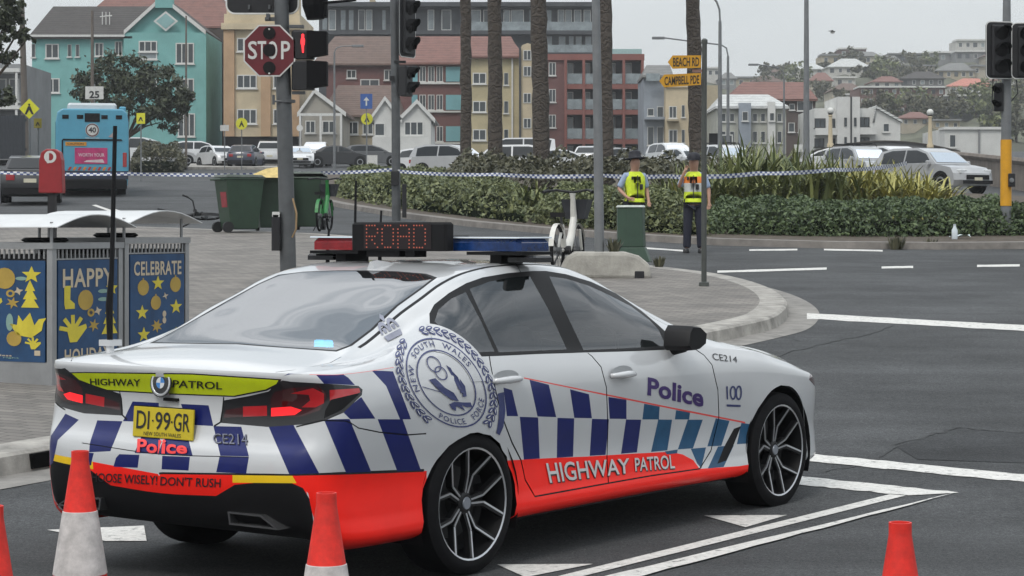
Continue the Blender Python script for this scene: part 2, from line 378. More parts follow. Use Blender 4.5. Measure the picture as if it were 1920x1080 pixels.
# storm-water inlet in the kerb at lower left
_e = [q for q in edge if 0 < 960+FPX*q.x/q.y < 100]
if len(_e) > 1:
    a_, b_ = up(48, 843), up(92, 836); d_ = (b_-a_).normalized(); nn_ = Vector((d_.y, -d_.x)); k = MB()
    vs_ = []
    for z_ in (.02, .115):
        for q in (a_, b_):
            for o_ in (.0, .065): p_ = q+nn_*o_; vs_.append((p_.x, p_.y, zg(p_.y)+z_))
    k.raw(vs_, [(0, 2, 3, 1), (4, 6, 7, 5), (1, 3, 7, 5), (0, 1, 5, 4), (2, 3, 7, 6)]); struct(k.build('kerb_inlet', mat('inlet_dark', (.008, .008, .008), 1., var=0, spec=0)))
# ---------------------------------------------------------------- police car: body surface
CX, CY, CA = -.934, 10.573, .944
_cc, _cs = math.cos(CA), math.sin(CA)
def pc(xs, ys):
    """monotone cubic through a table of values"""
    x = np.array(xs, float); y = np.array(ys, float); h = np.diff(x); d = np.diff(y)/h
    m = np.zeros(len(x)); m[0] = d[0]; m[-1] = d[-1]
    for i in range(1, len(x)-1):
        if d[i-1]*d[i] > 0:
            w1 = 2*h[i]+h[i-1]; w2 = h[i]+2*h[i-1]; m[i] = (w1+w2)/(w1/d[i-1]+w2/d[i])
    def f(q):
        q = np.clip(np.asarray(q, float), x[0], x[-1]); i = np.clip(np.searchsorted(x, q)-1, 0, len(x)-2)
        t = (q-x[i])/h[i]
        return ((2*t**3-3*t*t+1)*y[i]+(t**3-2*t*t+t)*h[i]*m[i]+(-2*t**3+3*t*t)*y[i+1]+(t**3-t*t)*h[i]*m[i+1])
    return f
def crom(P, n):
    """dense centripetal spline through P with P[0] and P[-1] as phantoms; P is (k, ..., d)"""
    out = []
    k = len(P)
    for i in range(1, k-2):
        p0, p1, p2, p3 = P[i-1], P[i], P[i+1], P[i+2]
        d1 = np.sqrt(np.linalg.norm(p1-p0, axis=-1, keepdims=True)+1e-9); d2 = np.sqrt(np.linalg.norm(p2-p1, axis=-1, keepdims=True)+1e-9)
        d3 = np.sqrt(np.linalg.norm(p3-p2, axis=-1, keepdims=True)+1e-9)
        m1 = d2*((p1-p0)/d1-(p2-p0)/(d1+d2)+(p2-p1)/d2); m2 = d2*((p2-p1)/d2-(p3-p1)/(d2+d3)+(p3-p2)/d3)
        for t in np.arange(n)/n:
            out.append((2*t**3-3*t*t+1)*p1+(t**3-2*t*t+t)*m1+(-2*t**3+3*t*t)*p2+(t**3-t*t)*m2)
    out.append(P[-2])
    return np.array(out)
def smooth(a, b, x):
    t = np.clip((x-a)/(b-a), 0, 1); return t*t*(3-2*t)
def car_surface():
    pk = np.array([(-1.12, -.3), (-1.125, 0), (-1.118, .3), (-1.108, .52), (-1.088, .70), (-1.045, .82), (-.955, .902), (-.80, .930), (-.4, .938), (0, .939),
                   (.6, .922), (1.2, .917), (2, .920), (2.6, .932), (2.975, .938), (3.3, .918), (3.55, .86), (3.71, .73), (3.80, .48), (3.84, 0), (3.80, -.48)], float)
    pl = crom(pk, 60)
    sl = np.r_[0, np.cumsum(np.linalg.norm(np.diff(pl, axis=0), axis=1))]
    NT = 420
    tt = np.linspace(0, sl[-1], NT)
    bx, by = np.interp(tt, sl, pl[:, 0]), np.interp(tt, sl, pl[:, 1])
    tx, ty = np.gradient(bx), np.gradient(by); ln = np.hypot(tx, ty); nx, ny = -ty/ln, tx/ln
    ker = np.ones(9)/9
    nx = np.convolve(np.r_[[nx[0]]*4, nx, [nx[-1]]*4], ker, 'valid'); ny = np.convolve(np.r_[[ny[0]]*4, ny, [ny[-1]]*4], ker, 'valid')
    wr = np.maximum(0, -nx)**1.3; wf = np.maximum(0, nx)**1.3; ws = 1-wr-wf
    belt = pc([-1.1, -.8, -.4, 0, .4, 1.05, 1.85, 2.3, 2.7, 3.0, 3.3, 3.6, 3.83], [.982, .99, 1.008, 1.02, 1.012, .99, .966, .952, .918, .86, .80, .74, .71])(bx)
    Sd = [(.205, .10), (.25, .012), (.36, .022), (.50, .032), (.66, .012), (.80, .0), (.905, .010), (None, .046)]
    Rr = [(.27, .14), (.33, .06), (.45, .012), (.56, .0), (.64, .012), (.69, .05), (.85, .070), (.995, .030)]
    Fr = [(.20, .10), (.26, .02), (.40, .0), (.52, .005), (.60, .02), (.65, .035), (.69, .07), (.73, .13)]
    lev = []
    fl = .014*np.exp(-((bx-0)/.38)**2)+.012*np.exp(-((bx-2.975)/.38)**2)
    for i in range(8):
        zs = belt if Sd[i][0] is None else Sd[i][0]+0*bx
        # the creases drop towards the nose with the belt
        zs = zs+(0 if i in (0, 1, 7) else 1)*(belt-1.0)*(i/7.0)*.75*(bx > -2)
        z = ws*zs+wr*Rr[i][0]+wf*Fr[i][0]
        ins = ws*Sd[i][1]+wr*Rr[i][1]+wf*Fr[i][1]-(fl if i in (2, 3, 4) else 0)*ws
        lev.append(np.stack([bx-nx*ins, by-ny*ins, z], -1))
    B = lev[7]
    dn = ws*.022+wr*.09+wf*.1; dz = ws*.034+wr*.014+wf*.02
    ph = np.stack([B[:, 0]-nx*dn, B[:, 1]-ny*dn, B[:, 2]+dz], -1)
    low = np.stack([bx-nx*.25, by-ny*.25, lev[0][:, 2]-.01], -1)
    GL = np.transpose(crom(np.array([low]+lev+[ph]), 14), (1, 0, 2))          # (NT, NW, 3)
    # upper
    tc = int(np.argmin(abs(by-.80)+(bx > 0)*9)); tf = int(np.argmin(abs(by-.72)+(bx < 0)*9))
    Bu = B[tc:tf+1]; xb, yb, zb = Bu[:, 0], Bu[:, 1], Bu[:, 2]
    xc = xb-(xb[0]-B[0, 0])*(1-smooth(0, .55, xb-xb[0]))+(B[-1, 0]-xb[-1])*smooth(.6, 0, xb[-1]-xb)
    g = smooth(-.95, -.25, xb)*smooth(2.62, 2.1, xb)
    yr = pc([-1.0, -.70, -.5, -.2, .1, .35, .8, 1.2, 1.6, 1.9, 2.2, 2.45, 2.65, 2.9, 3.3, 3.7], [.66, .665, .655, .625, .60, .59, .585, .585, .585, .61, .65, .69, .70, .70, .66, .50])(xb)
    zr = pc([-1.0, -.85, -.68, -.5, -.33, -.18, .02, .19, .4, .63, .9, 1.2, 1.45, 1.7, 1.94, 2.2, 2.45, 2.65, 2.9, 3.3, 3.7],
            [1.012, 1.025, 1.04, 1.078, 1.143, 1.213, 1.288, 1.355, 1.407, 1.432, 1.438, 1.422, 1.37, 1.285, 1.19, 1.092, 1.01, .968, .935, .86, .745])(xb)
    zc = pc([-1.1, -.95, -.8, -.62, -.4, -.1, .2, .35, .6, .95, 1.3, 1.6, 1.9, 2.2, 2.5, 2.62, 2.8, 3.1, 3.4, 3.6, 3.75, 3.83],
            [1.008, 1.04, 1.062, 1.078, 1.155, 1.268, 1.372, 1.412, 1.446, 1.460, 1.450, 1.402, 1.30, 1.18, 1.045, .995, .975, .935, .87, .81, .745, .715])(xc)
    U1 = (yb-.020*g-.04*(1-g), zb+.032*g+.014*(1-g))
    U3 = (yr+.06, zr-.042*g-.006*(1-g))
    U2 = ((U1[0]+U3[0])/2+.022*g, (U1[1]+U3[1])/2+.012*g)
    U4 = (yr, zr)
    U5 = (yr*.52, zc-(zc-zr)*.30)
    U6 = (yr*0, zc)
    ph0 = lev[6][tc:tf+1]
    sec = [(ph0[:, 1], ph0[:, 2]), (yb, zb), U1, U2, U3, U4, U5, U6, (-U5[0], U5[1])]
    sec = np.array([np.stack(s, -1) for s in sec])
    D = np.transpose(crom(sec, 16), (1, 0, 2))
    q = np.clip(D[..., 0]/yb[:, None], 0, 1)**2
    X = xc[:, None]+(xb-xc)[:, None]*q
    GU = np.stack([X, D[..., 0], D[..., 1]], -1)
    # sew the first and last rows of the upper patch to the rim of the lower one
    for row, rng, nb_ in ((0, slice(0, tc+1), 14), (-1, slice(tf, None), 14)):
        Bq = B[rng]; Bq = Bq[np.argsort(Bq[:, 1])]; y_ = GU[row, :, 1]
        dlt = np.stack([np.interp(y_, Bq[:, 1], Bq[:, 0])-GU[row, :, 0], 0*y_, np.interp(y_, Bq[:, 1], Bq[:, 2])-GU[row, :, 2]], -1)
        for j in range(nb_):
            wgt = (1-j/nb_)**2
            GU[row+j if row == 0 else row-j] += dlt*wgt
    GL[..., 1] *= -1; GU[..., 1] *= -1                                          # right-hand side
    return GL, GU
class Patch:
    """a sampled surface with domain coordinates (a, b) in about metres"""
    def __init__(s, G, out):
        s.G = G; s.na, s.nb = G.shape[:2]
        s.la = np.linalg.norm(np.diff(G[:, s.nb//2], axis=0), axis=1).sum(); s.lb = np.linalg.norm(np.diff(G[s.na//2], axis=0), axis=1).sum()
        da, db = np.gradient(G, axis=0), np.gradient(G, axis=1)
        n = np.cross(da, db); n /= np.linalg.norm(n, axis=-1, keepdims=True)+1e-12
        c = n[s.na//2, s.nb//4]
        if c @ np.array(out) < 0: n = -n
        s.N = n
        s.P = to_px(G.reshape(-1, 3)).reshape(s.na, s.nb, 2)
        cam = np.array(car_local((0, 0, CAM_H)))
        s.front = ((cam-G)*n).sum(-1) > 0
    def _bil(s, A, ab):
        a = np.clip(ab[:, 0]/s.la*(s.na-1), 0, s.na-1.0001); b = np.clip(ab[:, 1]/s.lb*(s.nb-1), 0, s.nb-1.0001)
        i, j = a.astype(int), b.astype(int); u, v = (a-i)[:, None], (b-j)[:, None]
        return A[i, j]*(1-u)*(1-v)+A[i+1, j]*u*(1-v)+A[i, j+1]*(1-u)*v+A[i+1, j+1]*u*v
    def pos(s, ab): return s._bil(s.G, np.asarray(ab, float))
    def nor(s, ab):
        n = s._bil(s.N, np.asarray(ab, float)); return n/(np.linalg.norm(n, axis=1, keepdims=True)+1e-12)
    def inv(s, px, front=True):
        """pixels of the 1920 picture -> domain"""
        px = np.asarray(px, float); out = np.zeros((len(px), 2))
        Q = s.P[::3, ::3]; F = np.where(s.front[::3, ::3], 0, 1e9)
        for k, p in enumerate(px):
            d = (Q[..., 0]-p[0])**2+(Q[..., 1]-p[1])**2+F
            i, j = np.unravel_index(np.argmin(d), d.shape)
            i *= 3; j *= 3; ab = np.array([[i/(s.na-1)*s.la, j/(s.nb-1)*s.lb]])
            for it in range(6):
                e = 1e-3
                f0 = s._bil(s.P, ab)[0]; fa = (s._bil(s.P, ab+[[e, 0]])[0]-s._bil(s.P, ab-[[e, 0]])[0])/(2*e); fb = (s._bil(s.P, ab+[[0, e]])[0]-s._bil(s.P, ab-[[0, e]])[0])/(2*e)
                J = np.array([fa, fb]).T
                if abs(np.linalg.det(J)) < 1e2: break
                st = np.clip(np.linalg.solve(J, p-f0), -.03, .03)
                ab = np.clip(ab+st, 0, [s.la, s.lb])
            out[k] = ab[0]
        return out
    def inv3(s, f):
        """domain of the sample that minimises f(G)"""
        d = f(s.G); i, j = np.unravel_index(np.argmin(d), d.shape); return np.array([i/(s.na-1)*s.la, j/(s.nb-1)*s.lb])
def car_local(p):
    x, y = p[0]-CX, p[1]-CY; return (_cc*x+_cs*y, -_cs*x+_cc*y, p[2])
def to_px(P):
    P = np.asarray(P, float); X = CX+_cc*P[:, 0]-_cs*P[:, 1]; Y = CY+_cs*P[:, 0]+_cc*P[:, 1]
    return np.stack([960+FPX*X/Y, HZ-FPX*(P[:, 2]-CAM_H)/Y], -1)
# ---------------------------------------------------------------- police car: panels, livery, details
M_white = mat('car_white', (.53, .54, .55), .3, var=.03, vs=3, coat=1.)
M_blue = mat('livery_blue', (.008, .014, .11), .35, var=.12, vs=9, coat=.15, spec=.3)
M_blue_sheen = mat('livery_blue_sheen', (.014, .075, .16), .35, var=.15, vs=9, coat=.15, spec=.3)  # blue film's angle-dependent reflective shift to teal, painted in as a flat colour
M_red = mat('livery_red', (.90, .018, .010), .35, var=.05, vs=5, coat=.12, spec=.25)
M_lime = mat('livery_lime', (.56, .66, .008), .35, var=.06, vs=9, coat=.3)
M_yel = mat('livery_yellow', (.80, .52, .01), .35, var=.06, vs=9)
M_blk = mat('gloss_black', (.012, .012, .014), .25, var=.1, vs=8, coat=.4)
M_dk = mat('dark_plastic', (.007, .007, .008), .6, var=.2, vs=12, spec=.2)
M_gap = mat('panel_gap', (.02, .02, .022), .7, var=.1)
M_line = mat('livery_thin_red', (.75, .06, .05), .35, var=.05)
M_silver = mat('machined_silver', (.55, .56, .58), .35, metal=.9, var=.08, vs=20)
M_tyre = mat('tyre_rubber', (.007, .007, .008), .85, spec=.15, var=.25, vs=14, bump=.15, bs=90)
M_lampd = mat('tail_lamp_dark', (.045, .004, .006), .12, var=.2, vs=9, coat=1)
M_lampr = mat('tail_lamp_red', (.35, .008, .012), .15, var=.1, vs=9, coat=1, emit=(1, .02, .03), es=.05)
M_lampon = mat('tail_lamp_lit', (.6, .02, .02), .2, var=.1, emit=(1, .02, .03), es=.75)
M_letter = mat('decal_black', (.012, .012, .016), .4, var=.1)
M_letterw = mat('decal_grey_white', (.55, .53, .53), .4, var=.1)
M_letterb = mat('decal_purple_blue', (.045, .02, .13), .4, var=.1)
M_emb = mat('emblem_navy', (.035, .045, .14), .4, var=.15, vs=15)
M_embw = mat('emblem_white', (.53, .54, .55), .35, var=.08, vs=15)
M_embg = mat('emblem_grey', (.22, .23, .29), .4, var=.2, vs=25)
M_cglass = glass('car_side_glass', (.50, .60, .62), refl=.8, thru=.55)
M_trim = mat('trim_black', (.008, .008, .009), .55, var=.1, spec=.25)
M_rglass = glass('car_rear_glass', (.5, .55, .6), refl=2.9, thru=.12)

CARM = Matrix.Translation((CX, CY, 0)) @ Matrix.Rotation(CA, 4, 'Z')
car = thing('police_car', 'white highway patrol sedan with blue checks and red lower band, in front', 'police car', (CX, CY, 0), CA)
GL, GU = car_surface()
mir = np.array([1, -1, 1])
PL, PU = Patch(GL, (0, -1, 0)), Patch(GU, (0, -1, .3))
PLm, PUm = Patch(GL*mir, (0, 1, 0)), Patch(GU*mir, (0, 1, .3))
def Z4(*p): return [(880+x/2.3485, 620+y/2.3485) for x, y in p]
def ZA(*p): return [(80+x/3.8575, 620+y/3.8575) for x, y in p]
def ZB(*p): return [(400+x/3.8575, 660+y/3.8575) for x, y in p]
def dens(px, step=14):
    out = []
    for i, p in enumerate(px):
        q = px[(i+1) % len(px)]; n = max(1, int(math.hypot(q[0]-p[0], q[1]-p[1])/step))
        out += [(p[0]+(q[0]-p[0])*k/n, p[1]+(q[1]-p[1])*k/n) for k in range(n)]
    return out
def pxpoly(patch, px, step=14): return patch.inv(dens(px, step))
def strip(ab, wd):
    ab = np.asarray(ab); d = np.gradient(ab, axis=0); d /= np.linalg.norm(d, axis=1, keepdims=True)+1e-9; n = np.stack([-d[:, 1], d[:, 0]], -1)*wd/2
    return np.concatenate([ab+n, (ab-n)[::-1]])
def pxline(patch, px, wd, step=14):
    d = []
    for p, q in zip(px[:-1], px[1:]):
        n = max(1, int(math.hypot(q[0]-p[0], q[1]-p[1])/step)); d += [(p[0]+(q[0]-p[0])*k/n, p[1]+(q[1]-p[1])*k/n) for k in range(n)]
    return strip(patch.inv(d+[px[-1]]), wd)
def inpoly(P, poly):
    x, y = P[:, 0], P[:, 1]; r = np.zeros(len(P), bool); n = len(poly)
    for i in range(n):
        x1, y1 = poly[i]; x2, y2 = poly[(i+1) % n]
        if y1 == y2: continue
        c = ((y1 > y) != (y2 > y)) & (x < (x2-x1)*(y-y1)/(y2-y1)+x1); r ^= c
    return r
CARMATS = [M_white, M_blue, M_blue_sheen, M_red, M_lime, M_yel, M_blk, M_dk, M_gap, M_line, M_lampd, M_lampr, M_lampon, M_cglass, M_rglass, M_trim]
WHITE, BLUE, BLUE_SHEEN, RED, LIME, YEL, BLK, DK, GAP, LINE, LAMPD, LAMPR, LAMPON, CGL, RGL, TRIM = range(16)
PANELS = {}
def cut(patch, regions, default, step=.032):
    """triangulate the patch with every region outline as edges; each triangle takes panel and paint of the last region round it"""
    pts = []; edges = []
    for x in np.arange(step/2, patch.la, step):
        for y in np.arange(step/2, patch.lb, step): pts.append((x, y))
    def loop(pl):
        k = len(pts); pts.extend([tuple(p) for p in pl]); n = len(pl); edges.extend([(k+i, k+(i+1) % n) for i in range(n)])
    bd = [(x, 0) for x in np.arange(0, patch.la, step)]+[(patch.la, y) for y in np.arange(0, patch.lb, step)]+[(x, patch.lb) for x in np.arange(patch.la, 0, -step)]+[(0, y) for y in np.arange(patch.lb, 0, -step)]
    loop(bd)
    for pl, pan, m in regions: loop(np.clip(pl, 0, [patch.la, patch.lb]))
    v, _, f, *_ = delaunay_2d_cdt([Vector(p) for p in pts], edges, [], 0, 1e-4)
    ab = np.array([tuple(p) for p in v]); tri = np.array([tuple(t) for t in f])
    ab = np.clip(ab, 0, [patch.la, patch.lb]); cen = ab[tri].mean(1)
    P = patch.pos(ab); N = patch.nor(ab); C = patch.pos(cen)
    pan = np.array([default(c) for c in C], object); m = np.zeros(len(tri), int)
    for pl, pn, mt in regions:
        q = inpoly(cen, pl)
        if pn is not None: pan[q] = pn
        if mt is not None: m[q] = mt
    fn = np.cross(P[tri[:, 1]]-P[tri[:, 0]], P[tri[:, 2]]-P[tri[:, 0]])
    ar = np.linalg.norm(fn, axis=1); flip = (fn*patch.nor(cen)).sum(1) < 0
    tri[flip] = tri[flip][:, ::-1]
    for pn in set(pan):
        if pn == 'hole': continue
        k = (pan == pn) & (ar > 1e-9); t = tri[k]
        if not len(t): continue
        u, idx = np.unique(t, return_inverse=True)
        PP = P[u]
        if pn == 'shut_lines': PP = PP-N[u]*.007
        PANELS.setdefault(pn, []).append((PP, idx.reshape(-1, 3), m[k], N[u]))
# --- side outlines traced on the surface
archR = [(x, z) for x, z in [(.372*math.cos(a)-.008, .315+.352*math.sin(a)) for a in np.linspace(-.5, math.pi+.5, 30)]]
archF = [(2.975+.372*math.cos(a), .325+.385*math.sin(a)) for a in np.linspace(-.5, math.pi+.5, 30)]
def xz(patch, pts):
    G = patch.G
    sel = abs(G[..., 1]) > .6
    out = []
    for x, z in pts:
        out.append(patch.inv3(lambda g: (g[..., 0]-x)**2+(g[..., 2]-z)**2+np.where(sel, 0, 9)))
    return np.array(out)
doorR = [(916, 664), (923, 700), (933, 750), (946, 793), (960, 830), (977, 863), (985, 900), (1003, 931), (1075, 918), (1141, 906), (1138, 860), (1140, 800), (1137, 726), (1127, 688), (1110, 668), (1099, 655)]
doorF = [(1099, 655), (1110, 668), (1127, 688), (1137, 726), (1140, 800), (1138, 860), (1141, 906), (1221, 892), (1312, 879), (1333, 845), (1348, 782), (1346, 731), (1335, 684), (1320, 666), (1301, 650)]
def right_regions():
    r = []
    A = lambda px, pan, m, step=14: r.append((pxpoly(PL, px, step), pan, m))
    # --- lower red band on the side and the bumper corner
    r.append((pxpoly(PL, [(555, 891), (600, 887), (700, 885), (800, 883), (800, 1010), (610, 1040), (585, 960), (578, 925), (560, 907)]), None, RED))
    r.append((pxpoly(PL, [(940, 864), (1030, 859), (1100, 856), (1180, 851), (1255, 847), (1280, 852), (1300, 863), (1312, 879), (1387, 874), (1410, 870), (1410, 915), (940, 1000)]), None, RED))
    # --- rear bumper: red strip, black diffuser
    r.append((pxpoly(PL, [(290, 892), (300, 889), (440, 890), (560, 892), (572, 910), (600, 1040), (280, 1030)]), None, RED))
    r.append((pxpoly(PL, [(270, 922), (330, 927), (405, 930), (440, 909), (480, 905), (545, 905), (568, 915), (580, 935), (586, 965), (596, 1050), (270, 1040)]), 'diffuser', DK))
    A([(436, 889.5), (548, 892), (556, 906), (436, 905)], None, YEL)
    r.append((pxline(PL, [(290, 887), (440, 889), (556, 890.5), (700, 885.5), (795, 882)], .010), None, BLK))
    # --- checks
    for q in (ZA((1000, 530), (1200, 540), (1235, 690), (1050, 680)), ZA((840, 765), (1050, 770), (1085, 905), (840, 893)), ZA((1235, 690), (1437, 695), (1492, 910), (1285, 905)),
              ZA((865, 905), (1065, 913), (1055, 1012), (860, 1003)), ZA((1280, 908), (1492, 913), (1472, 1034), (1255, 1024)),
              ZB((505, 175), (545, 145), (665, 95), (735, 142), (650, 150), (560, 160)), ZB((870, 80), (1105, 95), (1145, 132), (928, 132)), ZB((740, 140), (928, 132), (1025, 240), (800, 228)), ZB((1145, 132), (1300, 140), (1342, 250), (1250, 246)),
              ZB((1070, 325), (1172, 482), (990, 486), (935, 432)), ZB((1250, 246), (1342, 250), (1430, 487), (1350, 487)),
              ZB((400, 540), (580, 528), (765, 877), (550, 886)), ZB((800, 488), (985, 484), (1142, 866), (960, 874)), ZB((1188, 486), (1370, 487), (1502, 856), (1330, 862)),
              Z4((150, 250), (188, 262), (215, 377), (165, 376)), Z4((265, 216), (350, 238), (383, 381), (300, 378)), Z4((443, 258), (527, 280), (540, 386), (462, 384)), Z4((612, 292), (692, 304), (692, 389), (618, 388)),
              Z4((222, 379), (303, 382), (310, 563), (240, 568)), Z4((388, 384), (462, 386), (457, 555), (385, 560)), Z4((540, 388), (615, 390), (600, 547), (530, 551)), Z4((690, 391), (757, 392), (738, 536), (668, 542))):
        A(q, None, BLUE)
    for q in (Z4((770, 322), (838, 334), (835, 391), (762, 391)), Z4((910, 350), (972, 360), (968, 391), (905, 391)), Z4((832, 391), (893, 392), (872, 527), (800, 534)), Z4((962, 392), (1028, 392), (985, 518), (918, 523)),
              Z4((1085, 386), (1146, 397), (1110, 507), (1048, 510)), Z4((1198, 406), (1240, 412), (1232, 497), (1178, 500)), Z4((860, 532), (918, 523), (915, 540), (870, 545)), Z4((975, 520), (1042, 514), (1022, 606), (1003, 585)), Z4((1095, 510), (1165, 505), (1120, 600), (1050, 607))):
        A(q, None, BLUE_SHEEN)
    r.append((pxline(PL, Z4((240, 208), (600, 282), (900, 343), (1215, 405)), .007), None, LINE))
    r.append((pxline(PL, ZB((700, 92), (870, 76), (1110, 90), (1300, 98)), .006), None, LINE))
    # --- lime band with black edge, on the boot lid
    A([(285, 699), (360, 700), (528, 711), (524, 722), (500, 733), (440, 744.5), (285, 738.5)], 'boot_lid', BLK)
    A([(285, 701.5), (360, 702.5), (522, 713), (518, 720), (498, 730), (438, 742), (285, 736)], 'boot_lid', LIME)
    # --- tail light
    lamp = ZB((75, 350), (250, 320), (400, 285), (440, 245), (500, 205), (560, 215), (800, 228), (1050, 245), (1080, 272), (1074, 312), (940, 440), (800, 500), (640, 525), (390, 542), (45, 512))
    A(lamp, 'tail_light', BLK, 10)
    A(ZB((440, 290), (560, 262), (740, 250), (815, 290), (815, 340), (770, 420), (640, 468), (415, 470), (415, 340)), 'tail_light', LAMPD, 10)
    A(ZB((560, 300), (720, 262), (800, 300), (800, 370), (740, 400), (640, 400), (700, 350), (690, 310)), 'tail_light', LAMPR, 10)
    A(ZB((418, 405), (560, 395), (640, 420), (590, 455), (418, 466)), 'tail_light', LAMPON, 10)
    A(ZB((215, 395), (388, 388), (388, 462), (215, 468)), 'tail_light', LAMPR, 10)
    A(ZB((90, 420), (215, 400), (215, 468), (75, 475)), 'tail_light', LAMPD, 10)
    A(ZB((840, 275), (1055, 262), (1062, 292), (845, 375)), 'tail_light', LAMPR, 10)
    A(ZB((850, 345), (1040, 300), (1062, 300), (930, 420), (800, 480), (810, 420)), 'tail_light', DK, 10)
    # --- doors, shut lines, vent, arches
    A(doorR, 'rear_door', None); A(doorF, 'front_door', None)
    r.append((pxline(PL, doorR[:9]+[(1141, 906)], .008), 'shut_lines', GAP)); r.append((pxline(PL, doorF[:7], .008), 'shut_lines', GAP)); r.append((pxline(PL, doorF[6:], .008), 'shut_lines', GAP))
    r.append((pxline(PL, ZB((600, 540), (800, 495), (960, 500), (1050, 550), (1200, 580), (1400, 600), (1540, 590)), .005), 'shut_lines', GAP))
    r.append((pxline(PL, ZA((1310, 480), (1290, 660), (1240, 690)), .006), 'shut_lines', GAP))
    r.append((pxline(PL, ZA((840, 893), (1060, 905), (1290, 910), (1490, 915)), .006), 'shut_lines', GAP))
    A(Z4((1165, 432), (1197, 420), (1165, 500), (1132, 572), (1092, 586), (1120, 515)), 'front_vent', DK)
    r.append((xz(PL, archR), 'hole', None)); r.append((xz(PL, archF), 'hole', None))
    # --- headlight wrapping the nose
    r.append((xz(PL, [(3.36, .72), (3.50, .76), (3.66, .74), (3.74, .68), (3.66, .66), (3.5, .67)]), 'headlight', LAMPD))
    return r
RR = right_regions()
def left_regions():
    keep = [q for q in RR if True]
    r = []
    ax = PL.inv3(lambda g: (g[..., 0]+.62)**2+(g[..., 2]-.7)**2+(g[..., 1]+.92)**2)[0]
    for pl, pan, m in RR:
        if pan in ('tail_light', 'hole', 'rear_door', 'front_door', 'shut_lines', 'front_vent', 'headlight', 'boot_lid', 'diffuser') or m in (YEL, RED): r.append((pl, pan, m))
        elif pl[:, 0].min() > ax-.25: r.append((pl, pan, m))
    ck = []
    for q in (ZA((650, 512), (840, 522), (840, 662), (580, 655)), ZA((395, 648), (577, 655), (490, 872), (335, 880), (345, 800)), ZA((720, 750), (850, 765), (850, 893), (665, 885)),
              ZA((165, 600), (262, 645), (110, 790), (75, 955), (35, 955), (60, 760)), ZA((555, 893), (700, 898), (687, 992), (512, 985), (530, 920)), ZA((300, 880), (370, 885), (350, 975), (290, 970))):
        ck.append((pxpoly(PLm, q), None, BLUE))
    ck.append((pxpoly(PLm, [(128, 698), (160, 697.5), (292, 699), (292, 738.5), (180, 732), (140, 715)]), 'boot_lid', BLK))
    ck.append((pxpoly(PLm, [(132, 700), (160, 699.5), (292, 701.5), (292, 736), (181, 729.5), (143, 713)]), 'boot_lid', LIME))
    i = next(k for k, q in enumerate(r) if q[1] == 'tail_light')
    # drop the mirrored lime band; the left one is traced
    r = [q for q in r[:i] if q[1] != 'boot_lid']+ck+r[i:]
    return r
def dL(c):
    x, y, z = c
    if x > 3.3: return 'front_bumper'
    if x > 2.2: return 'front_fender'
    if x > .25 and z < .45: return 'sill'
    if x > .1: return 'rear_quarter'
    if z < .63+.0*abs(y) : return 'rear_bumper'
    if x < -.93 and abs(y) < .60: return 'boot_lid'
    return 'rear_quarter'
def sided(rs, s): return [(pl, pan if pan in (None, 'hole', 'boot_lid', 'diffuser', 'shut_lines') else pan+s, m) for pl, pan, m in rs]
def dLs(s): return lambda c: (lambda p: p if p in ('boot_lid', 'rear_bumper', 'front_bumper') else p+s)(dL(c))
cut(PL, sided(RR, '|R'), dLs('|R')); cut(PLm, sided(left_regions(), '|L'), dLs('|L'))
# --- upper body
def uxy(pts): return np.array([PU.inv3(lambda g: (g[..., 0]-x)**2+(g[..., 1]+y)**2) for x, y in pts])
dlo = [(805, 588), (814, 571), (842, 549), (874, 531), (905, 520), (952, 512), (999, 508), (1024, 508), (1061, 514), (1108, 528), (1155, 550), (1202, 582), (1233, 608), (1261, 634), (1266, 655),
       (1180, 659), (1095, 661), (1000, 665), (930, 668), (880, 671), (849, 669), (815, 630), (806, 610)]
def Z6(*p): return [(780+x/3.2, 440+y/3.2) for x, y in p]
UR = [(pxpoly(PU, dlo, 8), 'window_frame', TRIM),
      (pxpoly(PU, Z6((112, 520), (135, 450), (210, 385), (298, 345), (395, 530), (470, 700), (340, 706), (240, 640), (150, 560)), 8), 'quarter_window', CGL),
      (pxpoly(PU, Z6((322, 325), (440, 282), (560, 258), (682, 248), (790, 440), (905, 688), (690, 697), (497, 705), (415, 530)), 8), 'rear_side_window', CGL),
      (pxpoly(PU, Z6((800, 250), (900, 264), (1040, 308), (1150, 358), (1290, 430), (1400, 512), (1455, 570), (1500, 668), (1240, 682), (1005, 692), (900, 470)), 8), 'front_side_window', CGL)]
rb = 64/96*PU.lb
rail = [uxy([(x, 0)])[0][0] for x in (-.5, -.2, .2, .6, 1, 1.4, 1.8, 2.2, 2.45)]
UR.append((strip(np.array([(a, rb) for a in np.linspace(rail[0], rail[-1], 60)]), .024), 'roof_trim', TRIM))
rw = [(-.625, -.01), (-.62, .35), (-.60, .60), (-.5, .615), (-.33, .595), (-.1, .565), (.12, .55), (.25, .52), (.31, .40), (.335, .2), (.34, -.01)]
UR.append((uxy(rw), 'rear_window', TRIM))
UR.append((uxy([(x+(.02 if x < -.58 else (-.015 if x > .2 else 0)), y-(.018 if y > .45 else 0)) for x, y in rw]), 'rear_window', RGL))
UR.append((uxy([(1.60, -.01), (1.59, .3), (1.56, .5), (1.8, .55), (2.2, .60), (2.48, .645), (2.58, .4), (2.62, -.01)]), 'windscreen', CGL))
for px in ([(966, 494), (972, 502), (976, 510)],): UR.append((pxline(PU, px, .006, 4), 'shut_lines', GAP))
UR.append((strip(uxy([(2.60, .67), (2.9, .70), (3.3, .66), (3.6, .55)]), .007), 'shut_lines', GAP))
UR.append((strip(uxy([(-.64, .67), (-.75, .70), (-.9, .72), (-1.0, .70), (-1.06, .64)]), .007), 'shut_lines', GAP))
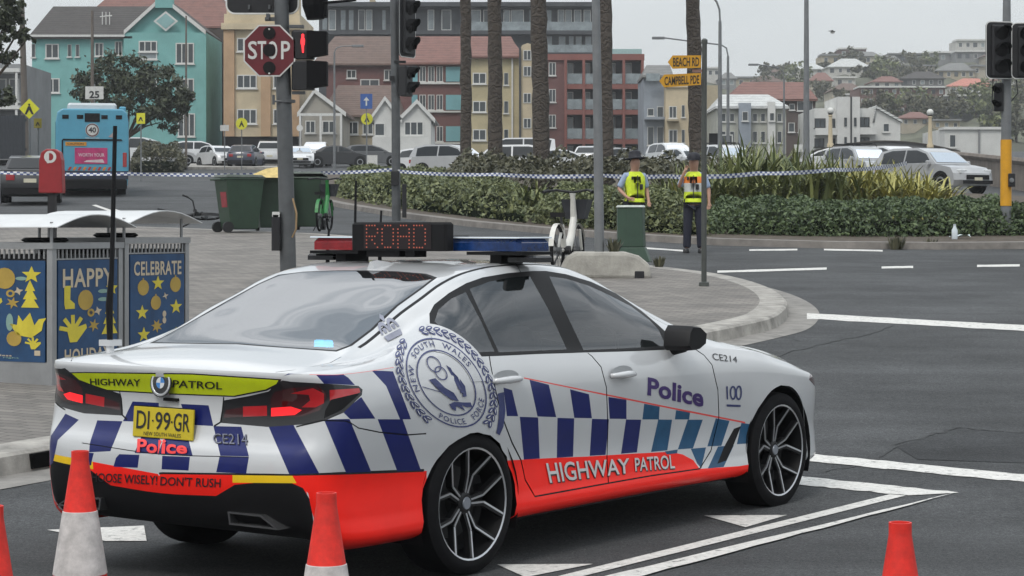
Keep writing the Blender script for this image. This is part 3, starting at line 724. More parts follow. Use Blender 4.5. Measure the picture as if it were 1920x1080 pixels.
def dU(c):
    x, y, z = c; y = abs(y)
    if x < -.6 and y < .70: return 'boot_lid'
    if x > 2.5 and y < .70: return 'bonnet'
    if x > 2.2: return 'front_fender'
    if y < .60 and z > 1.3: return 'roof'
    return 'rear_quarter'
def dUs(s): return lambda c: (lambda p: p if p in ('boot_lid', 'bonnet', 'roof') else p+s)(dU(c))
def sidedU(s): return [(pl, pan+s if pan in ('window_frame', 'quarter_window', 'rear_side_window', 'front_side_window', 'roof_trim') else pan, m) for pl, pan, m in UR]
cut(PU, sidedU('|R'), dUs('|R')); cut(PUm, sidedU('|L'), dUs('|L'))
NODE = {}
def panel_obj(key, parent):
    pcs = PANELS[key]; V = []; Fc = []; Mi = []; Nn = []; k = 0
    for P, t, m, N in pcs: V.append(P); Fc.append(t+k); Mi.append(m); Nn.append(N); k += len(P)
    V = np.concatenate(V); Fc = np.concatenate(Fc); Mi = np.concatenate(Mi); Nn = np.concatenate(Nn)
    nm = key.split('|')[0]
    me = bpy.data.meshes.new(nm); me.from_pydata(V.tolist(), [], Fc.tolist())
    used = sorted(set(Mi)); mp_ = {u: i for i, u in enumerate(used)}
    for u in used: me.materials.append(CARMATS[u])
    me.polygons.foreach_set('material_index', [mp_[i] for i in Mi]); me.shade_smooth()
    me.normals_split_custom_set_from_vertices(Nn.tolist())
    o = meshobj(nm, me, parent); NODE[key] = o; return o
for key in sorted(PANELS, key=lambda k: ('window' in k and 'rear_window' not in k, k)):
    s = key[-2:] if '|' in key else ''
    b = key.split('|')[0]
    par = car
    if b in ('front_side_window',): par = NODE['front_door'+s]
    if b in ('rear_side_window',): par = NODE['rear_door'+s]
    if b in ('quarter_window', 'window_frame'): par = NODE['rear_quarter'+s]
    panel_obj(key, par)
NODE['rear_quarter|R']['label'] = 'white rear side panel with large navy police emblem and blue checks'
# --- decals: words and marks laid on the surface through picture positions
def decal_px(mb, patch, V, F, mi=0, off=.003):
    ab = patch.inv(V); P = patch.pos(ab)+patch.nor(ab)*off; mb.raw([tuple(p) for p in P], F, mi)
def word(mb, patch, s, TL, TR, BL, BR, mi=0, bold=0., spacing=1., off=.003):
    v, f = text2d(s, bold, spacing); TL, TR, BL, BR = map(np.array, (TL, TR, BL, BR))
    u, t = v[:, :1], v[:, 1:]
    decal_px(mb, patch, (BL*(1-u)+BR*u)*(1-t)+(TL*(1-u)+TR*u)*t, f, mi, off)
d = MB(); word(d, PL, 'Police', (1214, 707), (1319, 729), (1213, 741), (1318, 764), bold=.03); d.build('lettering', M_letterb, NODE['front_door|R'], local=True, fix=False)
for wd_, q_, dr_ in (('HIGHWAY', ((1022, 868), (1178, 859), (1030, 906), (1180, 887)), 'rear_door|R'), ('PATROL', ((1188.5, 858.5), (1262, 852.5), (1190, 884), (1264.5, 878.5)), 'front_door|R')):
    d = MB(); word(d, PL, wd_, *[(x+1, y+2) for x, y in q_], bold=.035, off=.0025); d.build('lettering_shadow', M_letter, NODE[dr_], local=True, fix=False)
    d = MB(); word(d, PL, wd_, *q_, bold=.012, off=.005); d.build('lettering', M_letterw, NODE[dr_], local=True, fix=False)
d = MB(); word(d, PL, 'CE214', (1334, 662), (1381, 669), (1337, 675), (1382, 680), bold=.0); d.build('lettering', M_letter, NODE['front_fender|R'], local=True, fix=False)
d = MB(); word(d, PLm, 'HIGHWAY', (169, 709), (263.5, 710.5), (170, 721.5), (264, 724), bold=.012); word(d, PL, 'PATROL', (325, 712), (417, 716), (324, 726), (417, 730), bold=.012)
d.build('lettering', M_letter, NODE['boot_lid'], local=True, fix=False)
d = MB(); word(d, PL, 'CE214', (401, 814), (465, 815), (401, 833), (466, 836), bold=.02); d.build('lettering', M_letter, NODE['boot_lid'], local=True, fix=False)
d = MB(); word(d, PL, 'CE214', (400.5, 813), (464.5, 814), (400.5, 832), (465.5, 835), bold=-.008, off=.005); d.build('lettering', mat('decal_mid_grey', (.17, .18, .24), .4), NODE['boot_lid'], local=True, fix=False)
M_neon = mat('decal_red', (.85, .05, .05), .4, var=.05)
d = MB(); word(d, PLm, 'Pol', (259, 824), (304, 827), (258, 848), (303, 851), bold=.03, off=.006); word(d, PL, 'ice', (305, 825), (353, 833), (304, 851), (352, 851), bold=.03, off=.006); d.build('lettering', M_neon, NODE['boot_lid'], local=True, fix=False)
d = MB(); word(d, PLm, 'CHOOSE WISELY!', (160, 885), (296, 892), (159, 902), (295, 909), bold=.012); word(d, PL, 'DON\'T RUSH', (302, 893), (415, 897), (301, 910), (414, 914), bold=.012)
d.build('lettering', M_letter, NODE['rear_bumper'], local=True, fix=False)
# --- the big emblem on the rear quarter: rings, wreath, crown, eagle, words
def emb(u, v): return (836+92*u-17*v, 718-101*v+21*u)      # emblem plane (unit ring) -> picture
def edraw(mb, pts, fs, mi=0, off=.0035):
    px = [emb(*p) for p in pts]; a = [k for k, p in enumerate(px)]
    out = []
    for p in px:
        # above the belt and over the glass the point lies on the upper body
        q = PL.inv([p])[0]; pos = PL.pos([q])[0]; e = np.linalg.norm(to_px([pos])[0]-np.array(p))
        q2 = PU.inv([p])[0]; pos2 = PU.pos([q2])[0]; e2 = np.linalg.norm(to_px([pos2])[0]-np.array(p))
        out.append(tuple(pos+PL.nor([q])[0]*off) if e <= e2 else tuple(pos2+PU.nor([q2])[0]*off))
    mb.raw(out, fs, mi)
def ring(mb, r0, r1, a0, a1, n, mi=0, off=.0035):
    pts = []
    for k in range(n+1):
        a = a0+(a1-a0)*k/n; pts += [(r0*math.cos(a), r0*math.sin(a)), (r1*math.cos(a), r1*math.sin(a))]
    edraw(mb, pts, [(2*k, 2*k+1, 2*k+3, 2*k+2) for k in range(n)], mi, off)
def clear_of_arch(u, v):
    x, y = emb(u, v); return ((x-884)/92)**2+((y-946)/146)**2 > 1
def eleaf(mb, r, a, la, lr, tilt, mi=0, off=.0045):
    """one oval link of the wreath"""
    if not clear_of_arch(r*1.05*math.cos(a), r*1.05*math.sin(a)): return
    P = []
    for k in range(10):
        q = 2*math.pi*k/10; t_, n_ = la*math.cos(q), lr*math.sin(q); t2, n2 = t_*math.cos(tilt)-n_*math.sin(tilt), t_*math.sin(tilt)+n_*math.cos(tilt)
        P.append(((r+n2)*math.cos(a+t2/r), (r+n2)*math.sin(a+t2/r)))
    edraw(mb, P, [tuple(range(10))], mi, off)
e0 = MB()
for j in range(6): ring(e0, .56+.085*j, .56+.085*(j+1)+.002, R(14), R(100), 22, off=.0028)
e1 = MB(); ring(e1, .785, .81, 0, 2*math.pi, 64); ring(e1, .575, .60, 0, 2*math.pi, 56)
e1b, e1c = MB(), MB()
for k in range(31):
    a = R(-40)+k*R(9.2)
    if R(112) < a < R(142): continue
    sg = 1 if a < R(127) else -1
    eleaf(e1b, .905, a, .075, .034, .35*sg); eleaf(e1b, .985, a+R(2)*sg, .078, .036, -.3*sg); eleaf(e1c, .907, a, .045, .010, .35*sg, off=.006); eleaf(e1c, .985, a+R(2)*sg, .045, .011, -.3*sg, off=.006)
e2 = MB()
# crown at upper left
def crown(mb):
    c = (-.98, .74); ux, uy = (.85, .53), (-.53, .85)
    def T(a, b): return (c[0]+ux[0]*a+uy[0]*b, c[1]+ux[1]*a+uy[1]*b)
    edraw(mb, [T(a, b) for a, b in ((-.20, -.12), (.20, -.12), (.22, -.02), (-.22, -.02))], [(0, 1, 2, 3)], 0, .0045)
    for s in (-1, 1):
        for k in range(7):
            a0, a1 = math.pi*(k/7), math.pi*((k+1)/7)
            o = [(s*.115+.125*math.cos(a), .02+.2*math.sin(a)) for a in (a0, a1)]; i = [(s*.115+.075*math.cos(a), .02+.13*math.sin(a)) for a in (a0, a1)]
            edraw(mb, [T(*o[0]), T(*o[1]), T(*i[1]), T(*i[0])], [(0, 1, 2, 3)], 0, .0045)
        edraw(mb, [T(s*.115-.03, .02), T(s*.115+.03, .02), T(s*.115+.045, .10), T(s*.115-.045, .10)], [(0, 1, 2, 3)], 0, .0045)
    edraw(mb, [T(-.02, .2), T(.02, .2), T(.05, .28), T(0, .34), T(-.05, .28)], [(0, 1, 2, 3, 4)], 0, .0045)
crown(e2)
# eagle with spread wing, disc and small band
e3 = MB()
W = [(-.36, -.02), (-.22, .04), (-.05, -.10), (.12, -.16), (.20, -.30), (.05, -.30), (-.12, -.22), (-.25, -.12)]
edraw(e3, W, [tuple(range(len(W)))], 0, .0045)
for k in range(6):
    t = k/6; a = [(.05+.05*k*.6, .34-.05*k), (.14+.03*k, .30-.07*k), (.30-.01*k, -.05-.03*k), (.24-.015*k, -.08-.03*k)]
    if k % 2 == 0: edraw(e3, [(p[0]+.03*k, p[1]) for p in a], [(0, 1, 2, 3)], 0, .0045)
for c, r0 in (((-.20, .30), .15), ((-.08, .16), .13)):
    pts = []
    for k in range(17):
        b = 2*math.pi*k/16; pts += [(c[0]+r0*math.cos(b), c[1]+r0*math.sin(b)), (c[0]+(r0-.022)*math.cos(b), c[1]+(r0-.022)*math.sin(b))]
    edraw(e3, pts, [(2*k, 2*k+1, 2*k+3, 2*k+2) for k in range(16)], 0, .0045)
E_ = [(-.02, -.40), (.10, -.33), (.30, -.30), (.44, -.27), (.46, -.35), (.34, -.38), (.24, -.36), (.30, -.46), (.20, -.42), (.12, -.40), (.10, -.50), (.02, -.47)]
edraw(e3, E_, [tuple(range(len(E_)))], 0, .0045)
edraw(e3, [(-.52, -.19), (.10, -.22), (.10, -.205), (-.52, -.175)], [(0, 1, 2, 3)], 0, .0042)
# words round the ring
def arcword(mb, s, r0, r1, a0, a1, flip=False):
    v, f = text2d(s, .01, 1.25); pts = []
    for u, t in v:
        a = a0+(a1-a0)*u; r = (r1+(r0-r1)*t) if flip else (r0+(r1-r0)*t); pts.append((r*math.cos(a), r*math.sin(a)))
    edraw(mb, pts, f, 0, .0045)
e4 = MB(); arcword(e4, 'NEW', .65, .755, R(205), R(166)); arcword(e4, 'SOUTH', .65, .755, R(150), R(100)); arcword(e4, 'WALES', .65, .755, R(86), R(38))
arcword(e4, 'POLICE', .65, .755, R(248), R(292), True); arcword(e4, 'FORCE', .65, .755, R(-52), R(-12), True)
q = NODE['rear_quarter|R']
e0.build('emblem_ground', M_embw, q, local=True, fix=False); e1.build('emblem_ring', M_emb, q, local=True, fix=False); stuff(e1b.build('emblem_wreath', M_emb, q, local=True, fix=False)); stuff(e1c.build('emblem_wreath_highlight', M_embw, q, local=True, fix=False))
e2.build('emblem_crown', M_embg, q, local=True, fix=False); stuff(e3.build('emblem_eagle', M_emb, q, local=True, fix=False)); stuff(e4.build('emblem_lettering', M_emb, q, local=True, fix=False))
# ribbon right of the emblem
e5 = MB(); decal_px(e5, PL, [(932, 738), (944, 735), (947, 770), (943, 800), (936, 816), (930, 812), (934, 785), (935, 760)], [tuple(range(8))]); e5.build('emblem_ribbon', M_emb, q, local=True, fix=False)
e6 = MB(); word(e6, PL, '100', (1361, 724), (1391, 722), (1362, 749), (1390, 751), bold=.0, spacing=.8); decal_px(e6, PL, [(1362, 758), (1388, 759), (1388, 763), (1362, 762)], [(0, 1, 2, 3)]); e6.build('lettering', M_emb, NODE['front_fender|R'], local=True, fix=False)
# --- roundel, licence plate, camera
bt = NODE['boot_lid']
def rear_pt(px, py, off): ab = PL.inv([(px, py)]); return Vector(PL.pos(ab)[0]+PL.nor(ab)[0]*off)
rc = rear_pt(296.5, 716.5, .004); rc.y = 0.0
MR = Matrix.Translation(rc) @ Matrix.Rotation(R(-96), 4, 'Y')
MR = Matrix.Translation((rc.x-.004, .022, rc.z)) @ Matrix.Rotation(R(-84), 4, 'Y')
b = MB(); b.lathe([(.066, 0), (.066, .004), (.0, .004)], n=28, M=MR, mi=1); b.lathe([(.060, 0), (.060, .005), (.052, .006), (.050, .004)], n=28, M=MR, mi=0, cap=False); b.lathe([(.051, .004), (.03, .005), (0, .0055)], n=28, M=MR, mi=1, cap=False)
for k in range(4):
    b.raw([MR @ Vector((.026*math.cos(a)*f, .026*math.sin(a)*f, .0065)) for f, a in [(0, 0)]+[(1, k*math.pi/2+j*math.pi/8) for j in range(5)]], [tuple(range(6))], 2 if k % 2 else 0)
b.build('roundel', [mat('badge_silver', (.7, .71, .72), .2, metal=.6, var=.05), M_blk, mat('badge_blue', (.05, .2, .5), .3)], bt, local=True)
pz, px_ = .744, -1.075
p = MB(); p.box((-.008, -.190, -.070), (.004, .190, .070)); plate = MB
MP = Matrix.Translation((-1.083, .012, .742)) @ Matrix.Rotation(R(4), 4, 'Y')
plate = MB().box((-.006, -.190, -.070), (.006, .190, .070), 0, MP).build('licence_plate', mat('plate_yellow', (.55, .43, .015), .45, var=.08, vs=25), bt, local=True, bevel=.004)
t = MB(); yv = Vector((0, -1, 0)); zv = Vector((0, 0, 1))
def pt(y, z, x=-.0085): return MP @ Vector((x, y, z))
for s, y0, wd in (('DI', .165, .082), ('99', .045, .095), ('GR', -.072, .100)):
    text_on(t, s, pt(y0, -.032), MP.to_3x3() @ Vector((0, -wd, 0)), MP.to_3x3() @ Vector((0, 0, .082)), bold=.008)
text_on(t, 'NEW SOUTH WALES', pt(.115, -.060), MP.to_3x3() @ Vector((0, -.235, 0)), MP.to_3x3() @ Vector((0, 0, .017)))
for y in (.060, -.060): t.box((-.010, y-.004, .004), (-.0085, y+.004, .012), 0, MP)
t.build('plate_lettering', M_letter, plate, local=True, fix=False)
MB().box((-.007, -.192, .0705), (.0, .192, .0735), 0, MP).build('plate_rim', M_dk, plate, local=True)
g = MB(); g.bbox((-1.072, -.06, .842), (-1.04, .03, .856), .004); g.build('reversing_camera', M_dk, bt, local=True)
# --- exhaust tips
for s in (-1, 1):
    e = MB(); o_ = [(s*.40, .375), (s*.60, .375), (s*.70, .318), (s*.41, .318)]
    i_ = [(s*.412, .367), (s*.594, .367), (s*.675, .326), (s*.418, .326)]
    for k in range(4):
        j = (k+1) % 4
        e.raw([(-1.10, *o_[k]), (-1.10, *o_[j]), (-1.10, *i_[j]), (-1.10, *i_[k]), (-.95, *i_[j]), (-.95, *i_[k]), (-.95, *o_[j]), (-.95, *o_[k])], [(0, 1, 2, 3), (3, 2, 4, 5), (0, 7, 6, 1)])
    e.raw([(-.97, *q_) for q_ in i_], [(0, 1, 2, 3)], 1)
    e.build('exhaust_tip', [mat('exhaust_dark_chrome', (.13, .13, .135), .25, metal=.7), M_dk], car, local=True)
# --- underbody, arch liners, floor, seats
u = MB(); u.box((-.72, -.55, .22), (3.55, .55, .42)); u.box((.42, -.86, .21), (2.55, .86, .36)); u.box((-.9, -.72, .42), (-.45, .72, .95)); u.box((2.62, -.62, .42), (3.55, .62, .70)); u.build('underbody', M_dk, car, local=True)
for x in (0, 2.975):
    for s in (-1, 1):
        a = MB(); n = 22; vs = []
        for k in range(n+1):
            b_ = R(-22)+(math.pi+R(44))*k/n
            vs += [(x+.385*math.cos(b_), s*.60, .322+.385*math.sin(b_)), (x+.385*math.cos(b_), s*.915, .322+.385*math.sin(b_))]
        a.raw(vs, [(2*k, 2*k+1, 2*k+3, 2*k+2) for k in range(n)]); a.raw([(x+.385*math.cos(R(-22)+(math.pi+R(44))*k/n), s*.60, .322+.385*math.sin(R(-22)+(math.pi+R(44))*k/n)) for k in range(n+1)], [tuple(range(n+1))])
        a.build('arch_liner', M_dk, car, local=True)
cab = MB(); cab.box((-.6, -.80, .40), (2.5, .80, .44)); cab.box((1.95, -.72, .7), (2.5, .72, .93)); cab.box((-.62, -.66, .80), (-.22, .66, 1.03)); cab.build('cabin', mat('cabin_dark', (.02, .02, .023), .8, var=.2), car, local=True)
M_seat = mat('seat_fabric', (.09, .092, .10), .8, var=.2)
for x in (.12, 1.15):
    for s in (-1, 1):
        st = MB(); y = s*.37; hb = .58 if x > 1 else .44
        st.bbox((x-.05, y-.24, .45), (x+.5, y+.24, .60), .05); M_ = Matrix.Translation((x, y, .55)) @ Matrix.Rotation(R(-18), 4, 'Y')
        st.bbox((-.08, -.23, 0), (.08, .23, hb), .05, 0, M_); st.bbox((-.05, -.13, hb+.03), (.05, .13, hb+.2), .04, 0, M_); st.box((-.01, -.05, hb-.03), (.01, .05, hb+.06), 0, M_)
        st.build('seat', M_seat, car, local=True)
sw = MB(); MSW = Matrix.Translation((1.82, -.37, .93)) @ Matrix.Rotation(R(-65), 4, 'Y')
sw.tube([MSW @ Vector((.18*math.cos(a), .18*math.sin(a), 0)) for a in np.linspace(0, 2*math.pi, 25)], .014, 6, cap=False); sw.build('steering_wheel', M_dk, car, local=True)
# --- wheels
def wheel(x, s):
    rt = MB(); r = .334
    prof = [(.245, -.105), (.300, -.115), (.328, -.10), (r, -.075), (r, .075), (.330, .098), (.306, .113), (.285, .116), (.265, .112), (.262, .10)]
    Mx = Matrix.Translation((x, s*.818, r)) @ Matrix.Rotation(R(90)*(1 if s < 0 else -1), 4, 'X')
    rt.lathe(prof, n=44, M=Mx, cap=False)
    ty = rt.build('wheel', M_tyre, car, smooth=40, local=True)
    ty['label'] = 'black low-profile tyre with dark double-spoke rim'
    rm = MB(); rm.lathe([(.258, .10), (.264, .104), (.268, .108), (.264, .112), (.256, .108)], n=44, M=Mx, mi=1, cap=False)
    rm.lathe([(.256, .108), (.250, .06), (.245, -.02), (.23, -.04), (0, -.04)], n=44, M=Mx, mi=0, cap=False)
    rm.lathe([(.050, .02), (.052, .062), (.040, .070), (0, .072)], n=20, M=Mx, mi=0, cap=False)
    rm.lathe([(.030, .071), (.028, .076), (0, .076)], n=16, M=Mx, mi=2, cap=False)
    for k in range(5):
        a0 = 2*math.pi*k/5+(R(14) if x > 1 else R(4))
        for q_ in (-1, 1):
            pl = [(.045, q_*R(16), .062), (.135, q_*R(9), .072), (.256, q_*R(21.5), .106)]
            path = [(rr*math.cos(a0+aa), rr*math.sin(a0+aa), hh) for rr, aa, hh in pl]
            # dark spoke body
            for i in range(2):
                A_, B_ = Vector(path[i]), Vector(path[i+1]); dd = (B_-A_).normalized(); nn = Vector((-dd.y, dd.x, 0)).normalized()
                wd = .013; vs = [A_-nn*wd, A_+nn*wd, B_+nn*wd, B_-nn*wd]
                vs = [Mx @ (p_+Vector((0, 0, h))) for h in (-.035, -.003) for p_ in vs]
                rm.raw(vs, [(4, 5, 6, 7), (0, 1, 5, 4), (1, 2, 6, 5), (2, 3, 7, 6), (3, 0, 4, 7)], 0)
                w0 = .0042; o_ = nn*q_*-.004
                vs = [Mx @ (p_+o_+Vector((0, 0, .001))) for p_ in (A_-nn*w0, A_+nn*w0, B_+nn*w0, B_-nn*w0)]
                vs += [Mx @ (p_+o_-Vector((0, 0, .004))) for p_ in (A_-nn*w0, A_+nn*w0, B_+nn*w0, B_-nn*w0)]
                rm.raw(vs, [(0, 1, 2, 3), (4, 5, 1, 0), (5, 6, 2, 1), (6, 7, 3, 2), (7, 4, 0, 3)], 1)
    o = rm.build('rim', [mat('rim_black', (.008, .008, .009), .45, var=.1, spec=.3), M_silver, mat('hub_cap', (.3, .32, .36), .3, metal=.4)], ty, local=True, smooth=30)
    bd = MB(); bd.lathe([(.17, -.03), (.17, -.012), (.06, -.01)], n=32, M=Mx, cap=False); bd.build('brake_disc', mat('brake_disc_steel', (.06, .06, .062), .45, metal=.7), ty, local=True)
for x in (0, 2.975):
    for s in (-1, 1): wheel(x, s)
# --- mirrors, handles
for s in (-1, 1):
    m_ = MB(); pr = [(1.73, .995), (1.74, 1.07), (1.775, 1.105), (1.86, 1.10), (1.93, 1.06), (1.92, 1.0), (1.85, .97), (1.76, .97)]
    vs = [(x, s*.90, z) for x, z in pr]+[(x*.98+.035, s*1.03, z*.97+.031) for x, z in pr]+[(x*.9+.184, s*1.055, z*.86+.145) for x, z in pr]
    fs = [tuple(range(16, 24))]
    for k in (0, 8):
        for i in range(8): j = (i+1) % 8; fs.append((k+i, k+j, k+8+j, k+8+i))
    m_.raw(vs, fs+[tuple(range(7, -1, -1))]); m_.tube([(1.86, s*.84, .955), (1.87, s*.95, .985)], .028)
    mo = m_.build('wing_mirror', M_trim, car, smooth=50, local=True)
    mg = MB(); mg.raw([(1.699, s*(.915), .998), (1.714, s*(.915), 1.072), (1.757, s*.92, 1.105), (1.740, s*1.05, 1.085), (1.722, s*1.06, 1.0), (1.73, s*1.0, .975)], [(0, 1, 2, 3, 4, 5)])
    mc = MB(); mc.raw([(1.90, s*1.0, 1.075), (1.945, s*.91, 1.08), (1.95, s*.92, 1.01), (1.91, s*1.02, 1.01)], [(0, 1, 2, 3)]); mc.build('mirror_cap', M_white, mo, local=True)
for dr, (x0, x1, z) in (('rear_door', (.155, .385, .898)), ('front_door', (1.18, 1.40, .866))):
    for s, k in ((-1, '|R'), (1, '|L')):
        h = MB(); n = 8; pts = []
        for i in range(n+1):
            t = i/n; pts.append((x0+(x1-x0)*t, s*(.925+.035*math.sin(math.pi*t)**.6), z+.004*math.sin(math.pi*t)))
        h.tube(pts, [.012+.006*math.sin(math.pi*i/n) for i in range(n+1)], 8)
        hp = [(x0+(x1-x0)*(.5+.46*math.cos(a)), s*.9235, z+.012+.036*math.sin(a)) for a in np.linspace(0, 2*math.pi, 18)[:-1]]
        ho = h.build('door_handle', mat('handle_white', (.55, .56, .57), .25, var=.03, coat=.6), NODE[dr+k], smooth=True, local=True)
        MB().raw(hp, [tuple(range(17))]).build('handle_recess', mat('recess_grey', (.33, .34, .35), .4, var=.1), NODE[dr+k], local=True)
# --- roof equipment
lb = MB(); lb.bbox((.70, -.20, 1.505), (.98, .20, 1.585), .02); bar = lb.build('light_bar', M_dk, car, local=True)
M_lbr = mat('light_bar_red', (.22, .008, .012), .15, var=.25, vs=22, coat=1); M_lbb = mat('light_bar_blue', (.006, .03, .12), .15, var=.4, vs=18, coat=1)
for s, m in ((1, M_lbr), (-1, M_lbb)):
    q_ = MB(); q_.bbox((.70, min(s*.20, s*.69), 1.508), (.98, max(s*.20, s*.69), 1.572), .022); q_.build('lens', m, bar, local=True)
    q_ = MB(); q_.bbox((.692, min(s*.19, s*.695), 1.5725), (.985, max(s*.19, s*.695), 1.580), .003); q_.build('lens_top', mat('lens_clear_top', (.62, .68, .74), .15, var=.1, coat=1), bar, local=True)
    q_ = MB(); q_.box((.74, min(s*.48, s*.55), 1.435), (.93, max(s*.48, s*.55), 1.488)); q_.box((.70, min(s*.36, s*.70), 1.488), (.98, max(s*.36, s*.70), 1.504)); q_.build('bracket', M_dk, bar, local=True)
    q_ = MB(); q_.bbox((.74, min(s*.58, s*.76), 1.452), (.90, max(s*.58, s*.76), 1.486), .01); q_.build('alley_light', M_blk, bar, local=True)
bd = MB(); bd.bbox((.585, -.315, 1.508), (.66, .315, 1.655), .012); bd.box((.60, -.10, 1.475), (.70, -.04, 1.51)); bd.box((.60, .0, 1.475), (.70, .22, 1.508)); board = bd.build('message_board', M_dk, bar, local=True)
MB().box((.5835, -.22, 1.517), (.586, .225, 1.647)).build('display', mat('display_dark', (.012, .006, .007), .3, var=.2, vs=60), board, local=True)
GLY = {'R': ['11110', '10001', '10001', '11110', '10100', '10010', '10001'], 'O': ['01110', '10001', '10001', '10001', '10001', '10001', '01110'], 'A': ['01110', '10001', '10001', '11111', '10001', '10001', '10001'], 'D': ['11110', '10001', '10001', '10001', '10001', '10001', '11110']}
ld = MB()
for i, c in enumerate('ROAD'):
    for r_ in range(7):
        for q_ in range(5):
            if GLY[c][r_][q_] == '1':
                y, z = .205-i*.105-q_*.0185, 1.638-r_*.0188; ld.box((.5815, y-.0033, z-.0033), (.5838, y+.0033, z+.0033))
stuff(ld.build('led_letters', mat('led_red', (.4, .1, .06), .4, var=.3, vs=80, emit=(1, .20, .12), es=.16), board, local=True))
fin = MB(); fin.raw([(.37, -.03, 1.405), (.37, .03, 1.405), (.56, .012, 1.44), (.56, -.012, 1.44), (.37, -.006, 1.455), (.37, .006, 1.455), (.41, .006, 1.462), (.41, -.006, 1.462), (.50, .006, 1.452), (.50, -.006, 1.452)],
                     [(0, 4, 7, 9, 3), (1, 2, 8, 6, 5), (0, 1, 5, 4), (4, 5, 6, 7), (7, 6, 8, 9), (9, 8, 2, 3)]); fin.build('roof_antenna', M_white, car, smooth=60, local=True)
an = MB(); an.tube([(-.75, .71, 1.06), (-.75, .715, 1.25), (-.748, .70, 1.42), (-.745, .68, 2.12)], [.014, .018, .012, .010], 8); wa = an.build('whip_antenna', M_dk, car, local=True)
ab_ = MB(); ab_.box((-.79, .67, 1.055), (-.71, .745, 1.085)); ab_.tube([(-.77, .69, 1.01), (-.76, .70, 1.07)], .02); ab_.build('antenna_mount', M_white, wa, local=True)
for x, y, h in ((.86, .52, .36), (.80, .66, .10), (1.05, .50, .2)):
    an = MB(); an.tube([(x, y, 1.43), (x, y, 1.52), (x, y-.01, 1.43+h+.09)], [.012, .009, .006], 6); an.build('whip_antenna', M_dk, car, local=True)
# lit blue strobe and a dark folded cover behind the rear glass
_ab = PU.inv([(604, 631)]); _c = PU.pos(_ab)[0]-PU.nor(_ab)[0]*.035
for dy in (-.026, .026): MB().bbox((_c[0]-.02, _c[1]+dy-.021, _c[2]-.016), (_c[0]+.02, _c[1]+dy+.021, _c[2]+.016), .006).build('rear_strobe', mat('strobe_blue_lit', (.1, .5, .8), .3, emit=(.03, .55, 1), es=26), car, local=True)
# front grille and plate so that the nose is complete
MB().bbox((3.76, -.36, .42), (3.835, .36, .66), .02).build('grille', M_blk, car, local=True)
# ---------------------------------------------------------------- street furniture
FP = KH+.006                                    # height of the footpath above the road
M_gal = mat('galvanised_steel', (.085, .09, .095), .5, metal=.15, var=.22, vs=4, bump=.08, bs=40)
M_gal2 = mat('grey_painted_steel', (.16, .168, .175), .5, metal=.1, var=.18, vs=3)
M_sig = mat('signal_black', (.006, .006, .008), .6, var=.2, vs=8)
M_sigw = mat('signal_white_edge', (.62, .62, .60), .5, var=.12)
M_vis = mat('visor_black', (.004, .004, .005), .8, var=.2, spec=.15)
M_lens = mat('dark_lens', (.008, .007, .008), .6, var=.3, spec=.2)
M_sred = mat('sign_red', (.105, .006, .012), .45, var=.15, vs=4)
M_swh = mat('sign_white', (.55, .55, .53), .5, var=.12)
M_yelp = mat('pole_yellow', (.62, .30, .01), .5, var=.15, vs=3)
def plane_at(D):
    """vectors of one picture pixel at depth D"""
    return Vector((D/FPX, 0, 0)), Vector((0, 0, -D/FPX))
def rrect(x0, z0, x1, z1, r, n=5):
    out = []
    for cx, cz, a0 in ((x1-r, z1-r, 0), (x0+r, z1-r, 90), (x0+r, z0+r, 180), (x1-r, z0+r, 270)):
        for k in range(n+1): a = R(a0+90*k/n); out.append((cx+r*math.cos(a), cz+r*math.sin(a)))
    return out
def signal_head(parent, cx, ytop, ybot, D, wpx, lamps, face, backboard, name='signal_head'):
    """three-lamp head at picture position, 'face' = heading of the lamps (radians, 0 = +X)"""
    p0 = at(cx, ytop, D); p1 = at(cx, ybot, D); h = p0.z-p1.z; wd = wpx/FPX*D
    M_ = Matrix.Translation((p0.x, D, p1.z)) @ Matrix.Rotation(face, 4, 'Z')      # local x = facing
    bw = wd*(.62 if backboard else 1)
    mb = MB(); mb.bbox((-.16, -bw/2, .06*h), (.06, bw/2, .94*h), .03, 0, M_)
    hd = mb.build(name, M_sig, parent)
    if backboard:
        bb = MB(); bb.prism(rrect(-wd/2, 0, wd/2, h, wd*.16), 'x', -.03, -.015, 0, M_); bb.build('backboard', M_sig, hd)
        ed = MB(); o = rrect(-wd/2, 0, wd/2, h, wd*.16); i = rrect(-wd/2+.018, .018, wd/2-.018, h-.018, wd*.15); n = len(o)
        for x in (-.033, -.012): ed.raw([M_ @ Vector((x, *q)) for q in o+i], [(k, (k+1) % n, n+(k+1) % n, n+k) for k in range(n)])
        ed.build('backboard_edge', M_sigw, hd)
    r = min(bw*.36, h/lamps*.36)
    for k in range(lamps):
        z = h*(1-(k+.5)/lamps*.88-.06)
        Ml = M_ @ Matrix.Translation((.06, 0, z)) @ Matrix.Rotation(R(90), 4, 'Y')
        ln = MB(); ln.lathe([(r, 0), (r*.7, .02), (0, .03)], n=18, M=Ml, cap=False); lo = ln.build('lens', M_lens, hd, smooth=True)
        vs = []; n = 14
        for j in range(n+1):
            a = R(-35)+R(250)*j/n
            c, s_ = math.cos(a), math.sin(a)
            ext = .26*(.35+.65*max(0, s_)**.6) if s_ > -.2 else .09
            for rr in (r*1.08,):
                vs += [M_ @ Vector((.06, c*rr, z+s_*rr)), M_ @ Vector((.06+ext, c*rr, z+s_*rr*.97))]
        vz = MB(); vz.raw(vs, [(2*j, 2*j+1, 2*j+3, 2*j+2) for j in range(n)]); vz.build('visor', M_vis, hd)
    return hd
